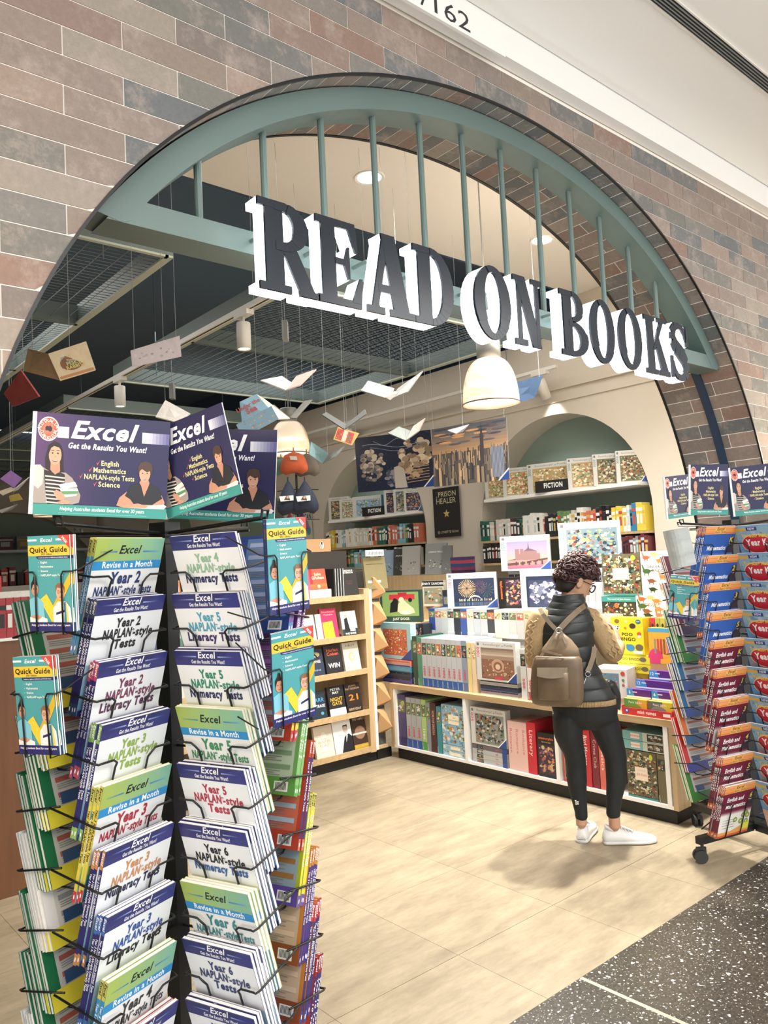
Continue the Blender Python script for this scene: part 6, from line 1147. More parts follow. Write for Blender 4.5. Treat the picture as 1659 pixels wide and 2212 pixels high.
for i, (y, w, h, c, nm, tx) in enumerate(((6.72, .2, .29, '8fa4b8', 'blue-grey', ''), (6.52, .17, .30, '3a3a38', 'black and white', 'AND'), (6.34, .22, .32, 'a8a6a0', 'grey bird', ''), (5.95, .25, .33, '8a8c8c', 'grey', 'URBAN WILD'), (5.78, .1, .3, '6a6c6c', 'dark grey', ''))):
    box_thing('art_book', '%s face-out art book, %s from left between the niches' % (nm, NP[i]), 'book', w, .03, h, (5.78, y, 1.402), math.radians(290), c, Pr().rect(-w/2, w/2, 0, h, c).busy(-w*.35, w*.35, .1*h, .5*h, [c, '5a5a58', 'c8c4bc'], 20, i).text(tx or ' ', 0, .7*h, .05*h, 'e8e8e4', .02, width=.7*w if tx else None), rx=-.15, part='cover')
for i, c in enumerate(('3a2a48', '7a3a5a', '2f4a78', 'a8485a', '4a3a6a')): box_thing('book', '%s book lying in the stack on the unit between the niches' % ['dark violet', 'plum', 'navy', 'rose', 'indigo'][i], 'book', .16, .2, .033, (5.80, 5.66, 1.402+.034*i), FX, c, None, part='cover')
for i, (u, v, wpx, h, c, nm) in enumerate(((912, 1290, 58, .20, 'a8a08c', 'landscape'), (936, 1312, 40, .12, '3a4a6a', 'navy'))):
    pos = at(u, v, 6.0); box_thing('art_book', '%s covered book standing behind the two dogs puzzle' % nm, 'book', .20, .06, h+.02, (4.72, 4.9-.24*i, 1.16 if i == 0 else 1.16), math.radians(290), c, Pr().rect(-.1, .1, 0, h+.02, 'c8c0ac' if i == 0 else c).rect(-.1, .1, h-.03, h+.02, '2a2c30').busy(-.09, .09, .02, h-.04, ['8a8a74', 'c8c4b4', '4a5048', 'd8743a'], 40, 3).text('JENNY SANDERS' if i == 0 else ' ', 0, h-.015, .02, 'e8e8e4'), part='cover')
mb = MB(); t = thing('oak_ledge', 'narrow oak ledge at the back corner of the counter', 'ledge', (4.72, 4.83, .588)); mb.box(0, .35, 0, .25, 0, .571); mb.build('block', OAK, t)
# posters
def poster(label, q, deps, P, curve=.0, lines=True):
    TL, TR_, BR, BL = [at(u, v, d) for (u, v), d in zip(q, deps)]; M, w_, h_ = quad_frame(BL, BR, TL); t = thing('poster', label, 'poster', mtx=M)
    p = P(w_, h_); me = p.mesh()
    if curve: 
        for v in me.vertices: v.co.y += curve*math.sin(PI*max(0, min(1, v.co.x/w_)))
        me.update()
    mb = MB(); N = 12
    for i in range(N):
        a, b = w_*i/N, w_*(i+1)/N; ya, yb = curve*math.sin(PI*i/N)+.0005, curve*math.sin(PI*(i+1)/N)+.0005
        mb.add([(a, ya, 0), (b, yb, 0), (b, yb, h_), (a, ya, h_), (a, ya+.002, 0), (b, yb+.002, 0), (b, yb+.002, h_), (a, ya+.002, h_)], [(0, 1, 2, 3), (7, 6, 5, 4)])
    mb.build('sheet', mat('poster_paper', 'd8d6d0', .6), t); place('print', me, t)
    if lines:
        for x in (.02, w_-.02): mb = MB(); mb.tube([(x, .001, h_), (x, .001, h_+.75)], .0015, 4); mb.build('thread', THREAD, t)
    return t
def clouds(w, h):
    p = Pr(); p.grad(0, w, 0, h, '1c2740', '242c40', 5); rnd = random.Random(3)
    for (cx, cz, R, cols) in ((.22, .55, .16, ['a89a88', '8a7f78', 'c8bca8', '6a6468']), (.2, .35, .12, ['8a8078', 'b8ac9c', '5f5c64']), (.78, .62, .2, ['c8b498', 'a88f74', 'd8c8b0', '8a7864']), (.72, .38, .16, ['a08a74', '8a7460', 'c0a890']), (.5, .22, .12, ['4a5068', '8a8890'])):
        for k in range(46):
            a = rnd.random()*6.28; r = R*math.sqrt(rnd.random()); q = R*rnd.uniform(.12, .3); p.ell((cx+r*math.cos(a))*w, min(h*.97, max(h*.04, (cz+r*1.3*math.sin(a))*h)), q*w, q*h*1.1, rnd.choice(cols), 9)
    for k in range(60): x, z = rnd.random()*w, rnd.random()*h; p.ell(x, z, .0016, .0016, 'c8d0dc', 4)
    for (z, a, b, c) in ((.8, .1, .9, 'aab4c0'), (.74, .2, .95, '8a98a8'), (.86, .25, .6, '9aa6b4')):
        for k in range(16): t0, t1 = k/16, (k+1)/16; f = lambda t_: (z+.05*math.sin(t_*6+a*9))*h; p.poly([((a+(b-a)*t0)*w, f(t0)), ((a+(b-a)*t1)*w, f(t1)), ((a+(b-a)*t1)*w, f(t1)+.008*h), ((a+(b-a)*t0)*w, f(t0)+.008*h)], c)
    p.poly([(.5*w, .02*h), (.5*w, .4*h), (.56*w, .42*h), (.63*w, .36*h), (.66*w, .02*h)], 'b8b0a8')
    for k in range(6): p.poly([(.66*w, (.1+.05*k)*h), (.95*w, (.13+.05*k)*h), (.95*w, (.14+.05*k)*h), (.66*w, (.11+.05*k)*h)], 'c8a478')
    p.poly([(.88*w, 0), (w, .18*h), (w, 0)], '2f4a8c'); p.poly([(.86*w, 0), (w, .21*h), (w, .18*h), (.88*w, 0)], 'e8e8e8'); return p
poster('dark blue poster of towering night clouds hanging on threads', ((765, 947), (935, 932), (939, 1050), (774, 1064)), (7.3, 7.0, 7.0, 7.3), clouds)
def skyline(w, h):
    p = Pr(); p.grad(0, w, .45*h, h, 'c89a6a', '5a5e6a', 10); rnd = random.Random(6)
    for k in range(26): x = rnd.random()*w; z = (.68+.3*rnd.random())*h; p.ell(min(w*.9, max(w*.1, x)), min(z, h*.96), .09*w, .018*h, rnd.choice(['4a4e5a', '6a6468', 'd0a070', '5f5a60']), 10)
    p.rect(0, w, 0, .55*h, '5a5450'); 
    for r in range(5):
        base = (.50-.11*r)*h
        for k in range(34-4*r): bw = (.018+.008*r)*w; x = rnd.random()*(w-bw); hh = rnd.uniform(.04, .12+.03*r)*h; c = rnd.choice(['8a7a68', '6a625c', 'b09878', '4a4a4e', '9a8a74', '7a7068', 'c8a880']); p.rect(x, x+bw, max(0, base-.1*h), base+hh, c); p.rect(x+bw*.7, x+bw, max(0, base-.1*h), base+hh, '3a3a40')
    p.rect(.655*w, .70*w, .3*h, .80*h, '4a464a'); p.rect(.664*w, .69*w, .8*h, .88*h, '4a464a'); p.poly([(.673*w, .88*h), (.677*w, 1.0*h), (.681*w, .88*h)], '3a3638'); p.rect(.79*w, .95*w, .06*h, .56*h, '5f6676')
    for k in range(9): p.rect((.795+.017*k)*w, (.801+.017*k)*w, .06*h, .56*h, '9aa4b4')
    p.poly([(.88*w, 0), (w, .16*h), (w, 0)], '2f4a8c'); p.poly([(.86*w, 0), (w, .19*h), (w, .16*h), (.88*w, 0)], 'e8e8e8'); return p
poster('curved poster of a city skyline at dusk hanging on threads', ((937, 927), (1091, 905), (1101, 1035), (938, 1052)), (6.7, 6.2, 6.2, 6.7), skyline)
def prison(w, h):
    p = Pr(); p.rect(0, w, 0, h, '2c2b2b'); p.text('THE', .17*w, .80*h, .03*h, 'c8bc9a', .01, rot=PI/2); p.text('PRISON', .55*w, .82*h, .10*h, 'd8cca8', .0, width=.66*w); p.text('HEALER', .5*w, .68*h, .11*h, 'd8cca8', .0, width=.74*w); p.poly([(.5*w+(.13 if k % 2 == 0 else .055)*w*math.sin(PI*k/5), .47*h+(.09 if k % 2 == 0 else .038)*h*math.cos(PI*k/5)) for k in range(10)], 'c8b06a')
    p.text('LYNETTE NONI', .58*w, .08*h, .045*h, 'c8bc9a', .01, width=.66*w); p.ell(.17*w, .1*h, .05*w, .035*h, '8a8268', 10); p.rect(.1*w, .9*w, .92*h, .925*h, '8a8268'); return p
q = [Vector((6.17, 6.33, 1.80)), Vector((6.17, 5.92, 1.80)), Vector((6.17, 6.33, 2.35))]; M, w_, h_ = quad_frame(*q); t = thing('poster', 'black book poster with a gold star on the pier between the niches', 'poster', mtx=M); mb = MB(); mb.box(0, w_, .0005, .003, 0, h_); mb.build('sheet', mat('poster_black', '2c2b2b', .5), t); place('print', prison(w_, h_).mesh(), t)
q = [Vector((6.18, 9.15, 1.78)), Vector((6.18, 8.72, 1.78)), Vector((6.18, 9.15, 2.35))]; M, w_, h_ = quad_frame(*q); t = thing('poster', 'pale book poster with dark capitals half hidden by the navy bags', 'poster', mtx=M); mb = MB(); mb.box(0, w_, .0005, .003, 0, h_); mb.build('sheet', mat('poster_pale', 'c8c8bc', .6), t); place('print', Pr().rect(0, w_, 0, h_, 'c9c9be').text('AMERICAN', .5*w_, .72*h_, .13*h_, '2c3438', .02, width=.92*w_).text('DIRT', .5*w_, .5*h_, .15*h_, '2c3438', .02, width=.6*w_).ell(.8*w_, .45*h_, .12*w_, .12*h_, '5f9ab0', 8).ell(.3*w_, .2*h_, .15*w_, .1*h_, '5f9ab0', 8).mesh(), t)
# bags on the hanging stand above the bookcase
def bag(label, u, v, d, w, h, c, parts, group=None, strap=True, tip=1.0):
    w *= 1.1; h *= 1.1; t = thing('cloth_bag', label, 'bag', at(u, v, d), rz=YAW-PI/2, group=group); mb = MB(); rings = []
    for i in range(9):
        s = i/8; z = -h*s; ww = w/2*(.10+.90*math.sin(min(1, s*1.15)*PI/2)**tip)*(1 if s < .85 else 1-(s-.85)*3); dd = .045*(.25+math.sin(s*PI*.9)); rings.append([(ww*math.cos(2*PI*k/14), dd*math.sin(2*PI*k/14), z-.01*math.cos(2*PI*k/7)*s) for k in range(14)])
    mb.loft(rings); mb.build('pouch', mat('cloth_'+c, c, .75, noise=.18, nscale=14, bump=.3), t, smooth=True)
    if parts: place('photo_label', parts.mesh(), t, (0, -.062, 0))
    mb = MB(); mb.tube([(0, 0, 0), (.0, 0, .035)], .005, 6); mb.build('loop', mat('cord_'+c, c, .8), t); return t
D_ = 6.15
bag('orange drawstring pouch hanging right under the second pendant lamp', 634, 976, D_, .20, .155, 'c9603a', Pr().poly([(-.025, -.04), (.03, -.045), (.035, -.075), (-.02, -.07)], 'd8d4cc'), tip=.35)
bag('grey drawstring pouch hanging behind the orange one', 662, 980, D_+.1, .19, .16, '6a6258', None, tip=.35)
bag('green-grey pouch peeping out left of the orange pouch', 607, 990, D_+.15, .12, .12, '6a8a7c', None, tip=.4)
ph = lambda s: Pr().poly([(-.055*s-.01, -.12), (.045, -.115), (.045, -.155), (-.055, -.16)], 'e4e2dc').poly([(-.03, -.15), (-.01, -.118), (.01, -.12), (.02, -.155)], '5a4a44').ell(.0, -.13, .01, .01, 'c8a48c', 8)
bag('left navy bag with a small photo label', 622, 1040, D_-.05, .175, .235, '232c3f', ph(1), 'navy photo-label bags'); bag('right navy bag with a small photo label', 658, 1040, D_-.08, .19, .225, '232c3f', ph(1), 'navy photo-label bags')
bag('red bag hanging lowest below the navy bags', 626, 1106, D_, .09, .13, 'a84a50', None); bag('dark plum bag hanging lowest beside the red bag', 652, 1106, D_+.03, .10, .13, '3a3044', None)
a = at(640, 1030, D_+.12); t = thing('bag_stand', 'thin black stand carrying the hanging bags', 'stand', (a.x, a.y, 1.31)); mb = MB(); mb.tube([(0, 0, 0), (0, 0, 1.15)], .009, 8); mb.build('pole', BLKM, t)
for z in (.86, .62, .40): mb = MB(); mb.tube([(-.12, .1, z), (0, 0, z+.01), (.14, -.10, z)], .004, 6); mb.build('hook_arm', BLKM, t)
mb = MB(); mb.lathe([(.001, .01), (.08, .01), (.08, .0), (.001, .0)], 20); mb.build('base', BLKM, t)
# brown cabinet with red books behind the near rack
t = thing('cabinet', 'brown laminate cabinet at the left edge behind the near rack', 'cabinet', (-.6, 4.3, 0)); mb = MB(); mb.box(0, 1.87, 0, .45, 0, 1.265); mb.build('body', BROWN, t); mb = MB(); mb.box(-.005, 1.875, -.01, .46, 1.265, 1.28); mb.build('top', WHITE, t); mb = MB(); mb.box(-.0, 1.87, .06, .4, -.0, .01); mb.build('plinth', PLINTH, t)
for k in range(16): place('book', UBM, None, (1.25-.036*k, 4.305, 1.281), (0, 0, 0), (.034, .15, .20), 'a83038', 'red spine-out book, %s from the right on the brown cabinet' % NTH[k], 'book', 'red books on the brown cabinet')
box_thing('box', 'white box lying on top of the red books', 'box', .5, .13, .03, (1.0, 4.31, 1.483), 0, 'e0dcd4'); box_thing('box', 'bright red box standing behind the white box at the left', 'box', .16, .03, .22, (1.36, 5.6, 1.38), .1, 'c83a44', Pr().rect(-.05, .05, .03, .1, 'a82c38'))
t = thing('low_bookcase', 'pale unit far behind the brown cabinet', 'bookcase', (.4, 5.6, 0)); mb = MB(); mb.box(0, 1.8, 0, .5, 0, 1.37); mb.build('body', WHITE, t)
rnd = random.Random(11)
for k in range(12): c = br[k % len(br)]; place('book', UBM, None, (.55+.06*k+.02*(k % 3), 5.65, 1.372), (0, 0, .1), (.04+.01*(k % 3), .15, .14+.02*(k % 4)), c, '%s book, %s on the pale unit behind the brown cabinet' % (BC[c], NTH[k]), 'book', 'books on the pale unit')
t = thing('wall_shelf', 'white shelf in the far back niche at the left', 'shelf', (2.7, 16.4, 2.10)); mb = MB(); mb.box(0, 3.6, 0, .6, 0, .04); mb.build('board', WHITE, t)
t = thing('low_bookcase', 'long white bookcase under the far back niche', 'bookcase', (2.2, 14.5, 0)); mb = MB(); mb.box(0, 3.9, 0, .5, 0, 1.45); mb.build('body', WHITE, t)
for k in range(26): c = br[(k*5) % len(br)]; place('book', UBM, None, (2.5+.13*k, 14.6, 1.45), (0, 0, 0), (.10, .2, .24+.03*(k % 4)), c, '%s book, %s from left on the far back bookcase' % (BC[c], nthw(k)), 'book', 'books on the far back bookcase')
for k in range(6): place('book', UBM, None, (3.6+.35*k, 16.42, 2.14), (0, 0, 0), (.28, .1, .26), br[(k*4+2) % len(br)], '%s framed book, %s from left on the far niche shelf' % (BC[br[(k*4+2) % len(br)]], NTH[k]), 'book', 'books on the far niche shelf')
# ------------------------------------------------------------------ the person browsing at the counter
def bake(mb, voxel, name, m, parent, smooth_it=4, org=None):
    me0 = mb.mesh('tmp', m); ob = bpy.data.objects.new('tmp', me0); COL.objects.link(ob)
    r = ob.modifiers.new('r', 'REMESH'); r.mode = 'VOXEL'; r.voxel_size = voxel; r.use_smooth_shade = True
    s = ob.modifiers.new('s', 'SMOOTH'); s.factor = .5; s.iterations = smooth_it
    dg = bpy.context.evaluated_depsgraph_get(); dg.update(); me = bpy.data.meshes.new_from_object(ob.evaluated_get(dg)); me.name = name
    bpy.data.objects.remove(ob); bpy.data.meshes.remove(me0)
    me.materials.clear(); [me.materials.append(x) for x in (m if isinstance(m, list) else [m])]
    for p in me.polygons: p.use_smooth = True
    o = place(name, me, parent); o.location = -org if org is not None else (0, 0, 0); return o
SKIN = mat('skin', 'c09478', .55, noise=.04, nscale=30); HAIR = mat('dark_red_brown_hair', '3f2422', .55, noise=.55, nscale=60); VESTM = mat('black_puffer_fabric', '2b2f2e', .38, noise=.12, nscale=30, bump=.25)
KNIT = mat('camel_knit', 'b59a72', .85, noise=.1, nscale=70, bump=.5); LEG = mat('black_leggings', '1a1d1e', .75); SHOE = mat('white_leather', 'e9e8e6', .45); SOLE = mat('white_sole', 'dcdbd8', .6)
BAGM = mat('taupe_leather', '6b5945', .45, noise=.12, nscale=18, bump=.2)
PD = 4.24
def W(u, v, d=0): return at(u, v, PD+d)
FW = azv(22); RTV = azv(22-90); UPV = Vector((0, 0, 1))
def ring(c, a, b, n=24, f=None, r=None, pw=2.0):
    f = f or FW; r = r or RTV; out = []
    for k in range(n):
        t = 2*PI*k/n; x, y = math.cos(t), math.sin(t)
        x = math.copysign(abs(x)**(2/pw), x); y = math.copysign(abs(y)**(2/pw), y); out.append(c+r*(a*x)+f*(b*y))
    return out
def limb(mb, pts, n=14, capk=1):
    P = [Vector(p[0]) for p in pts]; R = [p[1] for p in pts]; fine = []; fr = []
    for i in range(len(P)-1):
        p0, p1, p2, p3 = P[max(i-1, 0)], P[i], P[i+1], P[min(i+2, len(P)-1)]
        for s in range(5):
            t = s/5; q = .5*((2*p1)+(p2-p0)*t+(2*p0-5*p1+4*p2-p3)*t*t+(3*p1-p0-3*p2+p3)*t**3); fine.append(q); fr.append(R[i]+(R[i+1]-R[i])*t)
    fine.append(P[-1]); fr.append(R[-1])
    a = (fine[0]-fine[1]).normalized(); b = (fine[-1]-fine[-2]).normalized()
    fine = [fine[0]+a*fr[0]*.75]+fine+[fine[-1]+b*fr[-1]*.75]; fr = [fr[0]*.45]+fr+[fr[-1]*.45]
    mb.tube(fine, fr, n)
k1 = PD/FPX
foot = at(1300, 1822, PD); org = Vector((3.53, 2.58, 0))
pn = thing('person', 'person in black padded vest, tan knit sleeves and black leggings browsing the counter', 'person', org)
body = MB()
# joints
hipL, hipR = W(1225, 1545), W(1298, 1545, .01); knL, knR = W(1245, 1650, .02), W(1330, 1648, -.03); anL, anR = W(1256, 1780, .0), W(1328, 1785, -.06)
shL, shR = W(1168, 1332, .02), W(1266, 1330, .02); elR = W(1321, 1412, .02); haR = W(1338, 1392, .20); elL = W(1157, 1425, .02); haL = W(1190, 1400, .24)
limb(body, [(hipL, .075), (W(1235, 1600, .01), .064), (knL, .046), (W(1248, 1690, .02), .047), (W(1254, 1745, .01), .03), (anL, .030)])
limb(body, [(hipR, .08), (W(1318, 1600, -.01), .066), (knR, .048), (W(1330, 1690, -.05), .047), (W(1326, 1745, -.06), .031), (anR, .031)])
body.loft([ring(W(1262, 1560), .10, .08), ring(W(1260, 1530), .165, .105), ring(W(1250, 1490), .155, .10), ring(W(1235, 1450), .13, .09), ring(W(1225, 1400), .14, .095), ring(W(1220, 1350), .15, .10), ring(W(1219, 1325), .13, .075), ring(W(1222, 1312), .08, .055)])
limb(body, [(shR, .045), (W(1302, 1368, .02), .040), (elR, .035), (W(1330, 1402, .12), .030), (haR, .024)]); limb(body, [(shL, .045), (W(1158, 1380, .02), .040), (elL, .035), (W(1172, 1412, .13), .030), (haL, .024)])
limb(body, [(W(1224, 1318, .0), .062), (W(1230, 1298, .02), .056), (W(1237, 1285, .03), .055)])
# head: leaning forward, turned to its right towards the shelf
HC = W(1242, 1257, .04); fz = azv(-22); fz = (fz*math.cos(.5)-UPV*math.sin(.5)).normalized(); hr = fz.cross(UPV).normalized(); hu = hr.cross(fz).normalized()
def H(x, y, z): return HC+hr*x+fz*y+hu*z
def hring(z, a, b, y0, n=22): return [H(a*math.cos(2*PI*k/n), y0+b*math.sin(2*PI*k/n), z) for k in range(n)]
body.loft([hring(-.118, .018, .018, .062), hring(-.108, .034, .036, .052), hring(-.085, .050, .060, .030), hring(-.05, .064, .080, .008), hring(-.01, .071, .092, 0), hring(.03, .073, .097, -.004), hring(.07, .067, .090, -.006), hring(.10, .048, .065, -.008), hring(.117, .02, .03, -.01)])
body.loft([[H(x, y, z) for x, y, z in ((-.008, .085, .012), (.008, .085, .012), (0, .098, .012))], [H(x, y, z) for x, y, z in ((-.013, .085, -.022), (.013, .085, -.022), (0, .116, -.026))], [H(x, y, z) for x, y, z in ((-.014, .082, -.034), (.014, .082, -.034), (0, .100, -.036))]])
for s in (-1, 1): body.loft([[H(s*(.068+.012*q), -.008+.018*math.cos(2*PI*k/10)-.008*q, -.012+.030*math.sin(2*PI*k/10)) for k in range(10)] for q in (0, 1.3)])
body.loft([[H(.022*math.cos(2*PI*k/10), .078+.013*q+.0*k, -.060+.009*math.sin(2*PI*k/10)) for k in range(10)] for q in (0, 1)])
# hands: palm and five separate fingers each
def hand(mb, wr, dirv, side, palmn):
    d = dirv.normalized(); s = d.cross(palmn).normalized()*side; n_ = palmn.normalized()
    mb.loft([ring(wr+d*.0, .022, .014, 12, n_, s), ring(wr+d*.04, .036, .015, 12, n_, s), ring(wr+d*.085, .040, .013, 12, n_, s), ring(wr+d*.095, .036, .010, 12, n_, s)])
    for i, L in enumerate((.066, .075, .070, .055)):
        b = wr+d*.088+s*(.030-.020*i); p1 = b+d*L*.45+n_*.006; p2 = p1+d*L*.28+n_*.018; p3 = p2+d*L*.15+n_*.022
        mb.tube([b-d*.01, b, p1, p2, p3, p3+n_*.004], [.0085, .009, .0085, .0078, .0068, .003], 8)
    t0 = wr+d*.03+s*.030; t1 = t0+s*.022+d*.022+n_*.01; t2 = t1+d*.028+s*.006+n_*.014; mb.tube([t0, t1, t2, t2+d*.012+n_*.006], [.012, .011, .0095, .004], 8)
hb = MB(); hand(hb, haR, (FW*.55+UPV*.55-RTV*.2), -1, (-RTV+FW*.3)); hand(hb, haL, (FW*.7+UPV*.3+RTV*.3), 1, (RTV+FW*.3))
body.add(hb.v, hb.f)
bo = bake(body, .0045, 'body', SKIN, pn, 2, org)
# eyes, brows, lips
for s in (-1, 1):
    e = MB(); T = Matrix.Translation(H(s*.030, .078, .010)); e.lathe([(.001, -.011)]+[(.011*math.cos(a), .011*math.sin(a)) for a in [(-75+15*i)*PI/180 for i in range(11)]]+[(.001, .011)], 12, T=T); o = e.build('eye', mat('eye_white', 'e8e4de', .3), pn, smooth=True); o.location = -org
    e = MB(); e.add([H(s*.030-.004, .0895, .006), H(s*.030+.004, .0895, .006), H(s*.030+.004, .0895, .014), H(s*.030-.004, .0895, .014)], [(0, 1, 2, 3)]); q = e.build('iris', mat('iris', '3a241c', .3), pn); q.location = -org
    e = MB(); e.tube([H(s*.014, .090, .030), H(s*.030, .092, .035), H(s*.048, .080, .030)], .003, 5); q = e.build('eyebrow', HAIR, pn); q.location = -org
e = MB(); e.tube([H(-.022, .083, -.062), H(0, .093, -.060), H(.022, .083, -.062)], [.002, .005, .002], 6); q = e.build('lips', mat('lips', 'a8685c', .5), pn); q.location = -org
# curly hair
hm = MB(); rnd = random.Random(4)
cap = MB(); cap.loft([hring(-.080, .050, .030, -.056), hring(-.05, .066, .045, -.048), hring(-.005, .074, .062, -.040), hring(.02, .078, .085, -.022), hring(.045, .083, .100, -.010), hring(.09, .073, .088, -.008), hring(.125, .040, .05, -.008), hring(.135, .01, .01, -.01)])
o = cap.build('hair_base', mat('short_dark_hair', '231a1a', .7, noise=.3, nscale=120, bump=.4), pn, smooth=True); o.location = -org
for i in range(620):
    th = rnd.uniform(0, 2*PI); zz = rnd.uniform(-.03 if math.sin(th) < -.35 else (.03 if math.sin(th) < .4 else .06), .14); rr = math.sqrt(max(.02, 1-((zz-.02)/.135)**2)); x, y = .092*rr*math.cos(th), -.004+.108*rr*math.sin(th)
    if zz < .04 and rnd.random() < .4: continue
    c = H(x, y, zz+.004); n_ = (c-H(0, 0, .02)).normalized(); a = n_.orthogonal().normalized(); b = n_.cross(a); ph_ = rnd.random()*6; R = rnd.uniform(.009, .021); c = c+n_*rnd.uniform(-.006, .010)
    a = a*math.cos(ph_)+b*math.sin(ph_); b = n_.cross(a); path = []
    for q in range(9): t = q/8*PI*1.9; path.append(c+a*(R*math.cos(t))+b*(R*.6*math.sin(t))+n_*(.012*q/8+.006*math.sin(t)))
    hm.tube(path, [.0035+.0022*math.sin(PI*q/8) for q in range(9)], 5)
o = hm.build('curly_hair', HAIR, pn, smooth=True); o.location = -org; o['kind'] = 'stuff'
# glasses
g = MB(); GM = mat('black_acetate', '17181a', .25)
for s in (-1, 1):
    g.tube([H(s*.033+.024*math.cos(2*PI*k/20), .100-.004*abs(math.cos(2*PI*k/20)), .004+.020*math.sin(2*PI*k/20)) for k in range(21)], .0036, 6)
    g.tube([H(s*.056, .096, .012), H(s*.076, .06, .010), H(s*.079, .0, .006), H(s*.078, -.02, -.004)], .0022, 6)
g.tube([H(-.010, .103, .008), H(.010, .103, .008)], .002, 6); o = g.build('glasses', GM, pn); o.location = -org
# leggings
lg = MB()
limb(lg, [(W(1226, 1548), .084), (W(1228, 1585, .0), .078), (W(1240, 1625, .01), .058), (W(1245, 1655, .02), .054), (W(1246, 1685, .02), .0555), (W(1250, 1720, .015), .043), (W(1255, 1752, .005), .035), (W(1256, 1766, 0), .034)])
limb(lg, [(W(1300, 1548), .086), (W(1313, 1585, -.01), .076), (W(1328, 1630, -.025), .060), (W(1330, 1652, -.03), .057), (W(1331, 1685, -.045), .0545), (W(1327, 1720, -.055), .043), (W(1325, 1748, -.06), .038), (W(1325, 1760, -.06), .038)])
lg.loft([ring(W(1268, 1572), .07, .07), ring(W(1265, 1550), .168, .118), ring(W(1262, 1525), .180, .125), ring(W(1258, 1500), .168, .12), ring(W(1250, 1475), .155, .11)])
bake(lg, .006, 'leggings', LEG, pn, 8, org)
p = Pr(); [p.rect(x, x+.008, z, z+.006, 'e8e8e8') for x, z in ((0, 0), (0, .010), (-.002, .018), (.0095, .001), (.0095, .011))]
pq = W(1243, 1738, -.062); place('ankle_logo', p.mesh(), pn, mtx=Matrix.Translation(pq-org) @ Matrix.Rotation(YAW-PI/2-.2, 4, 'Z'))
# sweater: cabled sleeves and ribbed hem
sw = MB()
limb(sw, [(W(1270, 1330, .0), .058), (W(1286, 1350, -.005), .060), (W(1302, 1375, .0), .060), (W(1318, 1404, .01), .056), (W(1325, 1412, .06), .050), (W(1332, 1402, .13), .043), (W(1337, 1394, .19), .036)])
limb(sw, [(W(1170, 1330, .0), .056), (W(1160, 1352, .0), .058), (W(1156, 1390, .0), .058), (W(1157, 1425, .02), .055), (W(1166, 1420, .09), .048), (W(1180, 1408, .17), .038)])
sw.loft([ring(W(1256, 1512), .178, .128), ring(W(1253, 1500), .172, .124), ring(W(1240, 1470), .15, .11), ring(W(1222, 1420), .14, .10), ring(W(1220, 1340), .14, .095)])
bake(sw, .006, 'sweater', KNIT, pn, 6, org)
cb_ = MB()
for (pts, off) in (([(1276, 1326), (1293, 1348), (1308, 1372), (1322, 1398), (1332, 1418)], 0), ([(1160, 1336), (1150, 1360), (1147, 1392), (1147, 1422)], 0)):
    for lane in (-1, 0, 1):
        path = []; n = 40
        for i in range(n+1):
            t = i/n*(len(pts)-1); k = min(int(t), len(pts)-2); f = t-k; u = pts[k][0]+(pts[k+1][0]-pts[k][0])*f; v = pts[k][1]+(pts[k+1][1]-pts[k][1])*f
            path.append(W(u+lane*9+3.0*math.sin(i*.9+lane*2), v-lane*4, -.054+.007*abs(lane)+(.002*math.cos(i*.9))))
        cb_.tube(path, .0055, 6)
o = cb_.build('cable_stitch', KNIT, pn, smooth=True); o.location = -org
hm_ = MB()
for k in range(70):
    t = PI+PI*k/69; c = W(1256, 1513); a = c+RTV*(.181*math.cos(t))+FW*(.131*math.sin(t)); hm_.tube([a-UPV*.012, a+UPV*.030], .0042, 5)
o = hm_.build('ribbed_hem', KNIT, pn, smooth=True); o.location = -org; o['kind'] = 'stuff'
# padded vest: quilted channels
vs = MB(); key = [(1228, 1284, .082, .070), (1227, 1300, .094, .076), (1224, 1313, .112, .082), (1220, 1326, .135, .092), (1218, 1342, .158, .112), (1218, 1365, .160, .122), (1219, 1395, .155, .122), (1223, 1425, .156, .118), (1232, 1455, .166, .120), (1243, 1482, .182, .130), (1252, 1506, .196, .138)]
rings = []; M_ = 90
for i in range(M_+1):
    t = i/M_*(len(key)-1); k = min(int(t), len(key)-2); f = t-k; f2 = f*f*(3-2*f); u, v, a, b = [key[k][j]+(key[k+1][j]-key[k][j])*f2 for j in range(4)]
    c = W(u, v, -.0); n = 48; rr = []
    for q in range(n):
        th = 2*PI*q/n; cx_, sy = math.cos(th), math.sin(th); vee = (abs(cx_)*.9 if sy < 0 else 0); ph2 = (i/M_*9.5+vee*.55)*PI; puff = 1+(.045 if i > 4 else .02)*abs(math.sin(ph2))-.02; wr_ = 1+.006*math.sin(th*17+i*.7)
        rr.append(c+RTV*(a*cx_*puff*wr_)+FW*(b*sy*puff*wr_)-UPV*(.0))
    rings.append(rr)
vs.loft(rings); o = vs.build('padded_vest', VESTM, pn, smooth=True); o.location = -org
jk = MB(); limb(jk, [(W(1318, 1478, -.03), .03), (W(1330, 1500, -.03), .026), (W(1335, 1520, -.03), .016), (W(1338, 1532, -.03), .005)]); o = jk.build('loose_vest_flap', VESTM, pn, smooth=True); o.location = -org
